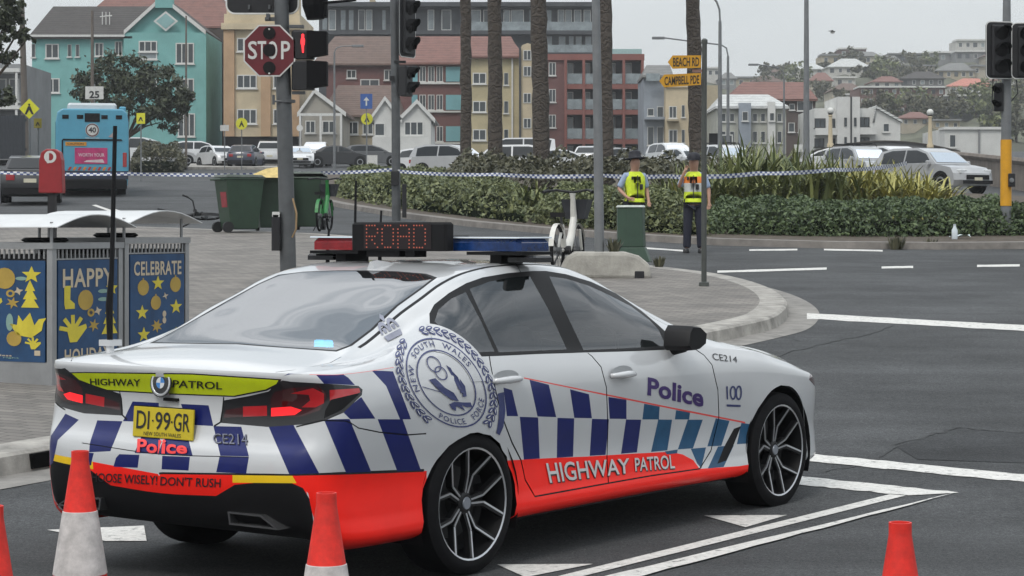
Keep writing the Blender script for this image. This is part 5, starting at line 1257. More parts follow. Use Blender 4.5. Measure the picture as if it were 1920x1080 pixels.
# ---------------------------------------------------------------- traffic cones
M_cone = mat('cone_orange_red', (.70, .024, .014), .5, var=.28, vs=11); M_coll = mat('cone_reflective', (.50, .465, .45), .5, var=.3, vs=14, bump=.1, bs=60)
M_cbase = mat('cone_base_black', (.03, .03, .03), .8, var=.2)
def cone(label, px, D, top=.70):
    x = (px-960)/FPX*D; t = thing('traffic_cone', label, 'cone', (x, D, 0), 0, 'traffic cones')
    r = lambda z: .030+(.133-.030)*(1-(z-.04)/(.70-.04))
    k = MB(); k.lathe([(r(.045), .045), (r(.19), .19)], n=28, cap=False); k.build('skirt', M_cone, t, smooth=35, local=True); k = MB(); k.lathe([(r(.452), .452), (r(.66), .66), (.036, .675), (.036, .70), (.030, .70), (.027, .66)], n=28, cap=False); k.build('body', M_cone, t, smooth=35, local=True)
    k = MB(); k.lathe([(r(.19), .19), (r(.19)+.003, .192), (r(.45)+.003, .45), (r(.45), .452)], n=28, cap=False); k.build('reflective_collar', M_coll, t, smooth=35, local=True)
    k = MB(); k.bbox((-.185, -.185, .0), (.185, .185, .035), .02); k.lathe([(.16, .036), (.14, .05)], n=24); k.build('base', M_cbase, t, local=True)
cone('orange traffic cone with grey collar, nearest the left rear corner of the car', 150, 8.9); cone('orange traffic cone standing in front of the car\'s rear bumper corner', 612, 7.5)
cone('orange traffic cone alone on the road at lower right', 1688, 6.75); cone('orange traffic cone cut off by the left edge of the picture', -14, 7.15)
# ---------------------------------------------------------------- hire bicycles and the fallen one
def torus(mb, c, r, rr, axis='y', n=24, m=6, mi=0, M=None):
    pts = [Vector((c[0]+r*math.cos(2*math.pi*k/n), c[1], c[2]+r*math.sin(2*math.pi*k/n))) for k in range(n+1)]
    if M: pts = [M @ p for p in pts]
    mb.tube(pts, rr, m, mi, cap=False)
def bicycle(label, loc, rz, m_frame, m_basket, tilt=0, group=None, basket=True, pitch=0):
    """x = forward; wheels, frame, fork, bars, saddle, basket"""
    t = thing('bicycle', label, 'bicycle', loc, rz, group); t.rotation_euler = (R(tilt), R(pitch), rz)
    B = lambda: MB()
    for x in (-.52, .56):
        k = B(); torus(k, (x, 0, .33), .31, .024, n=28); w = k.build('wheel', M_tyre, t, local=True, smooth=True)
        k = B()
        for a in range(9): k.tube([(x, 0, .33), (x+.29*math.cos(a*.698), 0, .33+.29*math.sin(a*.698))], .004, 4)
        k.tube([(x, -.05, .33), (x, .05, .33)], .045, 10); k.build('spokes', M_gal, w, local=True)
    k = B(); k.tube([(.36, 0, .78), (.22, 0, .52), (.02, 0, .33), (-.18, 0, .33)], [.045, .055, .06, .05], 10); k.tube([(-.18, 0, .33), (-.30, 0, .66)], [.045, .035], 8); k.tube([(-.18, 0, .33), (-.52, 0, .33)], .025, 6); k.tube([(-.28, 0, .62), (-.52, 0, .33)], .02, 6)
    k.tube([(.36, 0, .70), (.30, 0, 1.02), (.29, 0, 1.08)], [.05, .035, .045], 10); k.build('frame', m_frame, t, local=True, smooth=50)
    k = B(); k.tube([(.37, 0, .72), (.45, .06, .6), (.56, .06, .33)], .02, 6); k.tube([(.45, -.06, .6), (.56, -.06, .33)], .02, 6); k.build('fork', m_frame, t, local=True)
    k = B(); k.tube([(.10, .33, 1.10), (.24, .22, 1.12), (.29, 0, 1.09), (.24, -.22, 1.12), (.10, -.33, 1.10)], .017, 8); k.tube([(.02, .35, 1.09), (.14, .30, 1.11)], .022, 8); k.tube([(.02, -.35, 1.09), (.14, -.30, 1.11)], .022, 8); k.build('handlebar', M_sig, t, local=True)
    k = B(); k.tube([(-.30, 0, .62), (-.34, 0, .78)], .018, 8); k.build('seat_post', M_gal, t, local=True)
    dz_ = -.11
    k = B(); k.raw([(-.52, -.11, .93), (-.52, .11, .93), (-.30, .06, .92), (-.20, .025, .91), (-.20, -.025, .91), (-.30, -.06, .92), (-.50, -.10, .87), (-.50, .10, .87), (-.30, .04, .87), (-.20, .02, .88), (-.20, -.02, .88), (-.30, -.04, .87)], [(0, 1, 2, 3, 4, 5), (11, 10, 9, 8, 7, 6), (0, 6, 7, 1), (1, 7, 8, 2), (2, 8, 9, 3), (3, 9, 10, 4), (4, 10, 11, 5), (5, 11, 6, 0)]); k.v = [(x, y, z+dz_) for x, y, z in k.v]; k.build('saddle', M_sig, t, local=True, smooth=50)
    if basket:
        k = B(); lo = [(.40, -.13), (.62, -.13), (.62, .13), (.40, .13)]; hi = [(.38, -.19), (.70, -.19), (.70, .19), (.38, .19)]
        for A_, C_ in ((lo, hi),):
            k.raw([(*p, .74) for p in A_]+[(*p, 1.0) for p in C_], [(3, 2, 1, 0), (0, 1, 5, 4), (1, 2, 6, 5), (2, 3, 7, 6), (3, 0, 4, 7)])
        k.build('basket', m_basket, t, local=True)
    n = 8
    for x in (-.52, .56):
        k = B(); vs = []
        for j in range(n+1): a = R(20 if x > 0 else 40)+R(130)*j/n; vs += [(x+.35*math.cos(a), -.035, .33+.35*math.sin(a)), (x+.35*math.cos(a), .035, .33+.35*math.sin(a))]
        k.raw(vs, [(2*j, 2*j+1, 2*j+3, 2*j+2) for j in range(n)]); k.build('mudguard', m_frame, t, local=True)
    k = B(); k.tube([(-.18, -.09, .33), (-.18, .09, .33)], .06, 10); k.tube([(-.18, -.09, .33), (-.10, -.12, .20)], .012, 5); k.tube([(-.18, .09, .33), (-.26, .12, .46)], .012, 5); k.build('crank', M_sig, t, local=True)
    k = B(); k.tube([(-.30, .03, .30), (-.38, .16, .01)], .012, 6); k.build('kickstand', M_sig, t, local=True)
    return t
M_bw = mat('bike_white', (.60, .59, .55), .4, var=.1, vs=5); M_bg = mat('bike_green', (.02, .17, .04), .4, var=.15, vs=6); M_bkk = mat('basket_dark', (.018, .02, .026), .6, var=.2); M_bk = mat('bike_black', (.02, .02, .022), .5, var=.2)
q = gp(1048, 535); bicycle('white hire bicycle with black front basket parked behind the patrol car', (q.x+.12, q.y, q.z+FP), R(74), M_bw, M_bkk).scale = (1.06, 1.06, 1.10)
q = gp(610, 447); bicycle('bright green hire bicycle parked right of the wheelie bins', (q.x-.02, q.y, q.z+FP), R(84), M_bg, M_bkk)
q = gp(345, 432); bicycle('black bicycle lying on its side left of the wheelie bins', (q.x, q.y-.5, q.z+FP+.10), R(10), M_bk, M_bkk, tilt=80, basket=False)
# ---------------------------------------------------------------- two police officers
def skin_mesh(name, J, E, m, parent, sub=2, root=0, M=None):
    """J: list of (x, y, z, rx, ry); E: edges -> skinned, subdivided mesh as one object"""
    me = bpy.data.meshes.new(name); me.from_pydata([j[:3] for j in J], E, [])
    o = bpy.data.objects.new(name, me); COL.objects.link(o)
    md = o.modifiers.new('s', 'SKIN'); md.use_smooth_shade = True; md.branch_smoothing = .4
    sb = o.modifiers.new('d', 'SUBSURF'); sb.levels = sub; sb.render_levels = sub
    for k, j in enumerate(J): me.skin_vertices[0].data[k].radius = (j[3], j[4] if len(j) > 4 else j[3]); me.skin_vertices[0].data[k].use_root = (k == root)
    dg = bpy.context.evaluated_depsgraph_get(); ev = o.evaluated_get(dg); nm = bpy.data.meshes.new_from_object(ev); nm.name = name
    bpy.data.objects.remove(o); bpy.data.meshes.remove(me)
    nm.materials.clear(); nm.materials.append(m)
    nm.polygons.foreach_set('material_index', [0]*len(nm.polygons)); nm.shade_smooth()
    return meshobj(name, nm, parent)
M_skin = mat('skin', (.42, .24, .17), .55, var=.08, vs=9); M_hair = mat('hair_dark', (.02, .014, .01), .6)
M_navy = mat('trousers_navy', (.012, .014, .028), .8, var=.2, vs=10); M_shirt = mat('shirt_pale_blue', (.30, .38, .52), .8, var=.1, vs=12)
M_hiv = mat('hi_vis_yellow', (.58, .72, .03), .7, var=.14, vs=14); M_band = mat('reflective_band', (.52, .54, .52), .4, var=.1); M_orng = mat('hi_vis_orange', (.75, .22, .04), .7, var=.1)
M_boot = mat('boots_black', (.008, .008, .009), .4, var=.1)
def officer(label, loc, rz, armL, armR, vest_style, hat, headturn=0.):
    """facing -Y; arms are lists of elbow, wrist, knuckle positions"""
    t = thing('person', label, 'person', loc, rz)
    # continuous body
    J = [(0, 0, .93, .085, .07), (0, 0, 1.12, .095, .07), (0, -.01, 1.30, .12, .085), (0, 0, 1.43, .13, .085), (0, .005, 1.50, .06, .066), (0, -.015, 1.585, .088, .10), (0, -.015, 1.67, .102, .118), (0, -.01, 1.75, .085, .095)]
    E = [(0, 1), (1, 2), (2, 3), (3, 4), (4, 5), (5, 6), (6, 7)]
    for s, A in ((1, armL), (-1, armR)):
        k = len(J); J += [(s*.165, 0, 1.43, .058, .058), (*A[0], .042), (*A[1], .028), (*A[2], .036, .018)]; E += [(3, k), (k, k+1), (k+1, k+2), (k+2, k+3)]
        # five fingers
        w, h = Vector(A[1]), Vector(A[2]); d = (h-w).normalized(); sd = d.cross(Vector((0, 1, 0))); sd = sd.normalized() if sd.length > .1 else Vector((1, 0, 0))
        for f in range(4):
            b = h+sd*(f-1.5)*.018; n0 = len(J); l = (.052, .062, .058, .045)[f]
            J += [(*b, .009), (*(b+d*l*.6+Vector((0, -.008, 0))), .008), (*(b+d*l+Vector((0, -.022, 0))), .007)]; E += [(k+3, n0), (n0, n0+1), (n0+1, n0+2)]
        b = w.lerp(h, .45)+sd*.032*s; n0 = len(J); J += [(*b, .011), (*(b+d*.035+sd*.018*s), .009)]; E += [(k+2, n0), (n0, n0+1)]
    for s in (-1, 1):
        k = len(J); J += [(s*.095, 0, .86, .07, .07), (s*.115, -.01, .50, .062, .062), (s*.13, .02, .10, .042, .045), (s*.135, -.03, .04, .042, .03), (s*.14, -.15, .03, .036, .024)]; E += [(0, k), (k, k+1), (k+1, k+2), (k+2, k+3), (k+3, k+4)]
    body = skin_mesh('body', J, E, M_skin, t)
    # face
    Mh = Matrix.Translation((0, -.018, 1.655)) @ Matrix.Rotation(headturn, 4, 'Z')
    f = MB(); f.raw([Mh @ Vector(p) for p in ((-.012, -.078, .03), (.012, -.078, .03), (.016, -.082, -.012), (-.016, -.082, -.012), (0, -.108, -.008))], [(0, 1, 4), (1, 2, 4), (2, 3, 4), (3, 0, 4)]); f.build('nose', M_skin, t, local=True)
    for s in (-1, 1):
        e = MB(); e.sphere((s*.028, -.080, .025), .011, 8, 6, 0, Mh, (1, .5, .7)); e.build('eye', M_hair, t, local=True)
        e = MB(); e.sphere((s*.076, .0, .0), .03, 8, 6, 0, Mh, (.35, .6, 1)); e.build('ear', M_skin, t, local=True)
    e = MB(); e.sphere((0, -.082, -.048), .024, 8, 6, 0, Mh, (1, .35, .22)); e.build('mouth', mat('lips', (.28, .11, .09), .5), t, local=True)
    h = MB(); h.sphere((0, .012, .03), .092, 14, 9, 0, Mh, (.92, 1.02, 1.12)); 
    h.v = [v for v in h.v]; hair = h.build('hair', M_hair, t, local=True, smooth=True)
    hair.scale = (1, 1, 1); 
    # cut the hair cap above the brow with a lifted front
    for v in hair.data.vertices:
        if v.co.y < -.03 and v.co.z < 1.70: v.co.y += .06
    # shirt: torso and short sleeves
    SJ = [(0, 0, .92, .178, .140), (0, 0, 1.14, .148, .115), (0, -.01, 1.30, .17, .125), (0, 0, 1.435, .145, .10), (0, .005, 1.50, .068, .072)]; SE = [(0, 1), (1, 2), (2, 3), (3, 4)]
    for s, A in ((1, armL), (-1, armR)):
        k = len(SJ); sh = Vector((s*.17, 0, 1.425)); el = Vector(A[0]); m_ = sh.lerp(el, .75); SJ += [(*sh, .075), (*m_, .066), (*sh.lerp(el, .9), .064)]; SE += [(3, k), (k, k+1), (k+1, k+2)]
    skin_mesh('shirt', SJ, SE, M_shirt, t)
    TJ = [(0, 0, 1.0, .175, .14)]; TE = []
    for s in (-1, 1):
        k = len(TJ); TJ += [(s*.095, 0, .86, .108, .112), (s*.115, -.008, .50, .082, .085), (s*.128, .015, .16, .072, .078), (s*.13, .01, .075, .074, .085)]; TE += [(0, k), (k, k+1), (k+1, k+2), (k+2, k+3)]
    skin_mesh('trousers', TJ, TE, M_navy, t)
    for s in (-1, 1):
        bt_ = MB(); bt_.bbox((s*.138-.052, -.19, .0), (s*.138+.052, .09, .09), .03); bt_.build('boot', M_boot, t, local=True, smooth=60)
    # vest: loft of rounded rings round the torso
    V = MB(); zs = [(.93, .192, .142), (1.0, .188, .138), (1.12, .178, .132), (1.28, .195, .142), (1.40, .188, .125), (1.455, .15, .10), (1.49, .10, .085)]; n = 24
    rings = []
    for z, a, b in zs: rings.append([(a*math.copysign(abs(math.cos(q))**.75, math.cos(q)), -.005+b*math.copysign(abs(math.sin(q))**.8, math.sin(q)), z) for q in [2*math.pi*k/n for k in range(n)]])
    for i in range(len(rings)-1):
        for k in range(n):
            mi = 0
            if vest_style == 'bands' and i == 2: mi = 1
            if vest_style == 'bands' and i == 3: mi = 2
            V.face([rings[i][k], rings[i][(k+1) % n], rings[i+1][(k+1) % n], rings[i+1][k]], mi)
    vo = V.build('vest', [M_hiv, M_band, M_orng], t, local=True, smooth=50)
    bm = bmesh.new(); bm.from_mesh(vo.data); bmesh.ops.remove_doubles(bm, verts=bm.verts, dist=1e-4); bm.to_mesh(vo.data); bm.free()
    z_ = MB(); z_.box((-.006, -.160, 1.0), (.006, -.146, 1.42)); z_.build('vest_zip', M_navy, vo, local=True)
    MB().bbox((.04, -.172, 1.16), (.10, -.140, 1.26), .008).build('vest_pouch', M_boot, vo, local=True); MB().bbox((-.12, -.165, 1.34), (-.08, -.135, 1.40), .008).build('vest_radio', M_boot, vo, local=True)
    bl = MB(); 
    bl.raw([(.165*math.cos(2*math.pi*k/n), .128*math.sin(2*math.pi*k/n), z) for z in (.90, .94) for k in range(n)], [(k, (k+1) % n, n+(k+1) % n, n+k) for k in range(n)]); bl.bbox((.13, -.10, .86), (.18, .02, .99), .01); bl.bbox((-.18, -.10, .84), (-.13, .03, .99), .01); bl.build('belt', M_boot, t, local=True)
    hm = MB()
    if hat == 'brim':
        hm.lathe([(.20, -.012), (.203, .0), (.125, .018), (.118, .03), (.108, .12), (.075, .145), (0, .15)], n=24, M=Matrix.Translation((0, -.012, 1.735)) @ Matrix.Rotation(headturn, 4, 'Z') @ Matrix.Rotation(R(-6), 4, 'X'), cap=False)
    else:
        Mc = Matrix.Translation((0, -.012, 1.715)) @ Matrix.Scale(1.28, 4) @ Matrix.Rotation(headturn, 4, 'Z'); hm.lathe([(.094, -.01), (.097, .03), (.085, .075), (.05, .10), (0, .108)], n=22, M=Mc, cap=False)
        hm.raw([Mc @ Vector(p) for p in ((-.075, -.06, .0), (.075, -.06, .0), (.06, -.165, -.012), (0, -.18, -.016), (-.06, -.165, -.012))], [(0, 1, 2, 3, 4)])
    hm.build('hat', mat('hat_navy', (.012, .013, .02), .7, var=.15), t, local=True, smooth=45)
    return t
p1_ = gp(1190, 474); p2_ = gp(1301, 474)
officer('police officer in wide-brimmed hat and yellow vest behind the green pillar', (p1_.x, p1_.y, p1_.z), R(18), [(.25, .04, 1.17), (.235, -.10, .95), (.22, -.15, .89)], [(-.29, .06, 1.17), (-.20, -.13, 1.02), (-.13, -.18, .99)], 'plain', 'brim', R(28))
officer('police officer in dark cap and banded yellow and orange vest by the slim post', (p2_.x, p2_.y, p2_.z), R(-8), [(.27, .03, 1.16), (.28, -.04, .92), (.275, -.06, .85)], [(-.27, -.02, 1.20), (-.20, -.16, 1.42), (-.13, -.16, 1.55)], 'bands', 'cap', R(-12))
# ---------------------------------------------------------------- hedges, flax, palms, trees
def leafmat(name, c0, c1, rough=.55):
    m = bpy.data.materials.new(name); m.use_nodes = True; n = m.node_tree; b = n.nodes['Principled BSDF']; b.inputs['Roughness'].default_value = rough
    g = n.nodes.new('ShaderNodeNewGeometry'); r = n.nodes.new('ShaderNodeValToRGB')
    r.color_ramp.elements[0].color = (*c0, 1); r.color_ramp.elements[1].color = (*c1, 1); n.links.new(g.outputs['Random Per Island'], r.inputs[0]); n.links.new(r.outputs[0], b.inputs['Base Color'])
    MATS[name] = m; return m
M_lf_h = leafmat('hedge_leaf', (.045, .065, .025), (.20, .22, .09)); M_lf_d = leafmat('hedge_leaf_dark', (.025, .048, .020), (.105, .15, .055)); M_lf_t = leafmat('tree_leaf_dark', (.022, .032, .017), (.075, .088, .045))
M_lf_o = leafmat('shrub_leaf_olive', (.04, .044, .025), (.12, .115, .065)); M_flax = leafmat('flax_blade', (.05, .075, .024), (.22, .24, .08)); M_flaxy = leafmat('flax_blade_yellow', (.10, .12, .030), (.46, .42, .12))
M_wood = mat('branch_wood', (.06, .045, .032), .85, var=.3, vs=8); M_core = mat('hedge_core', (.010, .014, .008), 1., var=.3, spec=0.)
def leaves(C, size, seed, asp=.55, up=.25):
    """quads at centres C, random tilt"""
    r = np.random.RandomState(seed); n = len(C)
    d = r.normal(size=(n, 3)); d[:, 2] += up; d /= np.linalg.norm(d, axis=1, keepdims=True)
    q = r.normal(size=(n, 3)); t = np.cross(d, q); t /= np.linalg.norm(t, axis=1, keepdims=True)+1e-9; b = np.cross(d, t)
    s = (size*r.uniform(.45, 1.5, n))[:, None]
    V = np.stack([C-t*s*.5, C+b*s*asp*.5, C+t*s*.5+d*s*.12, C-b*s*asp*.5], 1).reshape(-1, 3)
    F = np.arange(4*n).reshape(-1, 4); return V, F
def leafobj(name, C, size, seed, m, parent=None, asp=.55, up=.25):
    V, F = leaves(np.asarray(C), size, seed, asp, up)
    if parent: V = V-np.array(MW[parent.name].translation)
    me = bpy.data.meshes.new(name); me.from_pydata(V.tolist(), [], F.tolist()); me.materials.append(m); return meshobj(name, me, parent)
def hedge(label, poly, h, n, size, seed, m, zf=None, bumps=.12):
    """clipped planting over a plan polygon (list of (x, y)); leaves fill a lumpy shell round a dark core"""
    P = [Vector(p) for p in poly]; c = sum(P, Vector((0, 0)))/len(P); base = zg(c.y)
    t = thing('hedge', label, 'hedge', (c.x, c.y, base)); r = np.random.RandomState(seed)
    xs, ys_ = [p.x for p in P], [p.y for p in P]; C = []
    ph = r.uniform(0, 6, 8)
    def H(x, y): return h*(1+bumps*(math.sin(x*1.3+ph[0])*math.sin(y*.9+ph[1])+.6*math.sin(x*3.1+ph[2])*math.cos(y*2.3+ph[3])+.4*math.sin(x*7.3+ph[4]+y)))
    def edge_d(x, y):
        m_ = 9
        for i in range(len(P)):
            a, b = P[i], P[(i+1) % len(P)]; ab = b-a; q = max(0, min(1, ((x-a.x)*ab.x+(y-a.y)*ab.y)/ab.length_squared)); m_ = min(m_, math.hypot(x-a.x-ab.x*q, y-a.y-ab.y*q))
        return m_
    tries = 0
    while len(C) < n and tries < n*12:
        tries += 1; x, y = r.uniform(min(xs), max(xs)), r.uniform(min(ys_), max(ys_))
        if not inside((x, y), P): continue
        e = edge_d(x, y); hh = H(x, y)*min(1, .55+e*.9)
        z = hh*(1-abs(r.normal())*.13) if e > .5 else hh*r.uniform(.04, 1)
        if e > 1.2 and r.rand() < .25: continue
        C.append((x, y, zg(y)+max(.03, z)))
    leafobj('foliage', C, size, seed, m, t)
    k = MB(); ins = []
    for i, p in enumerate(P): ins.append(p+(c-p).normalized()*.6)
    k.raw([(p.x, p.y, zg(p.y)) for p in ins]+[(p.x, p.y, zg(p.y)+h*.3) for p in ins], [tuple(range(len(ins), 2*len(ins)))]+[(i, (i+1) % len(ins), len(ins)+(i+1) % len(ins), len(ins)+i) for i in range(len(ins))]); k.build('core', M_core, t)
    return t
def g2(px, py): q = gp(px, py); return (q.x, q.y)
# median kerb and bed
bed = [g2(560, 372), g2(640, 390), g2(760, 410), g2(880, 425), g2(1040, 440), g2(1200, 452), g2(1340, 460), g2(1560, 466), g2(1760, 468), g2(2050, 466), g2(2050, 380), g2(1300, 340), g2(560, 325)]
be = [Vector(p) for p in bed[:10]]; be = resample(be, 1.5)
mk = ribbon(offs(be, .32), be, .13, .13, '', None); q_ = ribbon(be, offs(be, -.02), .13, .0, '', None); mk.raw(q_.v, q_.f); struct(mk.build('median_kerb', mat('median_concrete', (.185, .17, .155), .9, var=.3, vs=3, bump=.3)))
bv = [Vector(p) for p in bed]; pts = bv+[Vector((x, y)) for x in np.arange(-9, 40, 2.5) for y in np.arange(36, 100, 2.5)]
v2, _, f2, *_ = delaunay_2d_cdt(pts, [(i, (i+1) % len(bv)) for i in range(len(bv))], [], 0, 1e-4); A2 = np.array([tuple(p) for p in v2])
struct(MB().raw([(x, y, zg(y)+.10) for x, y in A2], [tuple(t) for t in f2 if inside(A2[list(t)].mean(0), bv)]).build('garden_bed', mat('bed_soil', (.075, .06, .045), .95, var=.4, vs=3, bump=.4)))
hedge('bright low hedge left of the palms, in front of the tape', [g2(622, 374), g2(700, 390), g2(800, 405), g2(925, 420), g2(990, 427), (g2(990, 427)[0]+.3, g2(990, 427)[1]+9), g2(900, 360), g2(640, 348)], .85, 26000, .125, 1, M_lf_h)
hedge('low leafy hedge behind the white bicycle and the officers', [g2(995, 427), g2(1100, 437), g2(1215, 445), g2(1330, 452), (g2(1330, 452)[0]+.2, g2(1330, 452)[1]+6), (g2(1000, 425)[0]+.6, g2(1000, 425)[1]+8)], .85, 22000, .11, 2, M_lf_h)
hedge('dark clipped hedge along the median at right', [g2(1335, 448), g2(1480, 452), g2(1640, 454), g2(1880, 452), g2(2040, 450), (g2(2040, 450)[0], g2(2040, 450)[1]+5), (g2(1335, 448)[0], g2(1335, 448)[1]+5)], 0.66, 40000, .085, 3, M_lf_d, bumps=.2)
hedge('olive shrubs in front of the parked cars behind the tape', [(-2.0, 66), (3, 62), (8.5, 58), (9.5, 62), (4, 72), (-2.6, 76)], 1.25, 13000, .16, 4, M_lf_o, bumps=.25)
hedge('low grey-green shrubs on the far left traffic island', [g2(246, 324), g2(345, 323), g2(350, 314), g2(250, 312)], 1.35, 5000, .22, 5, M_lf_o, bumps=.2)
def flax(label, loc, n, ln, spread, m, seed, lean=0):
    t = thing('flax_plant', label, 'plant', loc, 0, 'flax plants'); r = random.Random(seed); k = MB()
    for j in range(n):
        a = r.uniform(0, 2*math.pi); d = Vector((math.cos(a), math.sin(a), 0)); b = Vector((r.gauss(0, spread*.4), r.gauss(0, spread*.3), 0)); L_ = ln*r.uniform(.6, 1.1); arch = r.uniform(.3, 1.0); wd = .042*r.uniform(.7, 1.3)
        pts = []
        for q in range(6):
            s = q/5; pts.append(b+d*(spread*arch*s**1.6)+Vector((lean*s*s, 0, 0))+Vector((0, 0, L_*(s*1.05-arch*.62*s**2.6))))
        sd = d.cross(Vector((0, 0, 1))); vs = []
        for q, p in enumerate(pts): w_ = wd*(1-(q/5)**2)+.004; vs += [p-sd*w_, p+sd*w_]
        k.raw(vs, [(2*q, 2*q+1, 2*q+3, 2*q+2) for q in range(5)])
    k.build('blades', m, t, local=True, fix=False); return t
M_l = ['leftmost', 'second', 'third', 'fourth', 'fifth', 'sixth', 'seventh', 'eighth']
fl = [(1350, 375, 1.5, .9, M_flax, 'yellow-green flax clump just right of the slim post'), (1405, 372, 2.3, 1.0, M_flax, 'tall dark flax clump under the checked tape'), (1465, 372, 2.2, 1.0, M_flax, 'tall green flax clump with stiff upright blades before the white house'), (1530, 370, 1.9, .9, M_flax, 'green flax clump left of the yellow clumps'), (1585, 372, 1.6, 1.1, M_flaxy, 'yellow arching flax clump before the wagon with roof racks'), (1645, 372, 1.55, 1.15, M_flaxy, 'yellow arching flax clump before the silver four-wheel drive'), (1700, 373, 1.35, 1.05, M_flaxy, 'yellow flax clump at the bonnet of the silver four-wheel drive'), (1615, 380, 1.2, 1.0, M_flaxy, 'low yellow flax clump in front of the silver wagon'), (1672, 380, 1.1, 1.0, M_flaxy, 'low pale yellow flax clump at the edge of the dark hedge'), (1432, 382, 1.4, 1.0, M_flax, 'green flax clump low against the dark hedge'), (1375, 385, 1.1, .9, M_flaxy, 'low yellow flax clump beside the capped officer')]
for j, (px, py, ln, sp_, m, lab) in enumerate(fl):
    D = 52+(j % 3)*1.2; x = (px-960)/FPX*D; flax(lab, (x, D, zg(D)+.1), 330 if m is M_flaxy else 240, ln*1.08, sp_*1.2, m, 20+j)
for j, (px, D, ln, lab) in enumerate(((1005, 53, 1.2, 'small flax clump with pale stalks behind the white bicycle'), (1250, 55, 1.3, 'flax clump between the two officers'), (1290, 60, 1.5, 'flax clump behind the capped officer'), (820, 62, .8, 'small flax tuft behind the bright hedge'))):
    flax(lab, ((px-960)/FPX*D, D, zg(D)+.1), 110, ln, .8, M_flax, 60+j)
# weeds at the concrete block and the kerb
def weed(label, loc, n, h, seed):
    r = random.Random(seed); k = MB()
    for j in range(n):
        a = r.uniform(0, 6.28); d = Vector((math.cos(a), math.sin(a), 0)); p = Vector(loc)+d*r.uniform(0, h*.4); q = p+d*h*r.uniform(.1, .5)+Vector((0, 0, h*r.uniform(.4, 1))); s = d.cross(Vector((0, 0, 1)))*.012
        k.raw([p-s, p+s, (p+q)/2+s*1.6, q, (p+q)/2-s*1.6], [(0, 1, 2, 3, 4)])
    o = k.build('weed', M_lf_o, fix=False); return tag(o, label, 'weed')
weed('dry weeds growing on the concrete block by the pole', (at(1150, 490, D5+.4).x, D5+.4, zb5+.37), 60, .22, 1); weed('tuft of grass at the foot of the green pillar', (gp(1235, 518).x, gp(1235, 518).y, zg(gp(1235, 518).y)+FP), 70, .18, 2)
weed('weeds in the gutter of the median, left tuft', tuple(gp(1680, 468)), 90, .3, 3); weed('weeds in the gutter of the median, right tuft', tuple(gp(1745, 466)), 70, .22, 4)
# --- palm trunks
def palmbark():
    m = bpy.data.materials.new('palm_bark'); m.use_nodes = True; n = m.node_tree; b = n.nodes['Principled BSDF']; b.inputs['Roughness'].default_value = .9
    t = n.nodes.new('ShaderNodeTexCoord'); w_ = n.nodes.new('ShaderNodeTexWave'); w_.bands_direction = 'Z'; w_.inputs['Scale'].default_value = 1.3; w_.inputs['Distortion'].default_value = 14; w_.inputs['Detail'].default_value = 6; w_.inputs['Detail Scale'].default_value = 3; n.links.new(t.outputs['Object'], w_.inputs['Vector'])
    r = n.nodes.new('ShaderNodeValToRGB'); r.color_ramp.elements[0].color = (.055, .045, .038, 1); r.color_ramp.elements[1].color = (.085, .070, .058, 1); n.links.new(w_.outputs[0], r.inputs[0]); n.links.new(r.outputs[0], b.inputs['Base Color'])
    bu = n.nodes.new('ShaderNodeBump'); bu.inputs['Strength'].default_value = .8; bu.inputs['Distance'].default_value = .04; n.links.new(w_.outputs[0], bu.inputs['Height']); n.links.new(bu.outputs[0], b.inputs['Normal']); return m
M_palm = palmbark(); M_fr = leafmat('palm_frond', (.02, .035, .014), (.05, .075, .028))
for j, (xb, xt, wpx, D, lab) in enumerate(((874, 873, 19, 80, 'palm tree with thin trunk, leftmost of the row'), (929, 927, 25, 76, 'palm tree second from the left, before the yellow flats'), (1018, 1009, 29, 72, 'thick palm tree in front of the red brick flats, leaning slightly left'), (1136, 1133, 27, 70, 'palm tree right behind the plain grey pole'), (1308, 1299, 25, 74, 'palm tree behind the slim post, rightmost of the row'))):
    x0, x1 = (xb-960)/FPX*D, (xt-960)/FPX*D; z0 = zg(D); zt = z0+13.5; rw_ = wpx/FPX*D/2
    t = thing('palm_tree', lab, 'palm tree', (x0, D, z0), 0, 'palm trees in the median'); k = MB(); r = random.Random(j); pts = []; rad = []
    ztop = at(0, 0, D).z
    for q in range(30):
        s = q/29; z = z0+13.5*s; pts.append((x0+(x1-x0)*(z-z0)/(ztop-z0)+r.gauss(0, .012), D, z)); rad.append(rw_*(1.12-.16*s)*(1+(.05 if q % 2 else -.03)+r.uniform(-.03, .03))*(1.25 if q == 0 else 1))
    k.tube(pts, rad, 16); k.build('trunk', M_palm, t, smooth=True)
    top = Vector(pts[-1])
    for q in range(14):
        a = 2*math.pi*q/14+r.uniform(-.2, .2); el = r.uniform(-.2, 1.0); f = MB(); d = Vector((math.cos(a), math.sin(a), 0)); sd = d.cross(Vector((0, 0, 1)))
        for s in range(16):
            u = s/15; p = top+d*3.0*u+Vector((0, 0, el*2.2*u-2.6*u*u))
            for sg in (-1, 1): f.raw([p, p+d*.16, p+d*.35+sd*sg*.55*(1-u*.6)-Vector((0, 0, .18)), ], [(0, 1, 2)])
        f.build('frond', M_fr, t, fix=False)
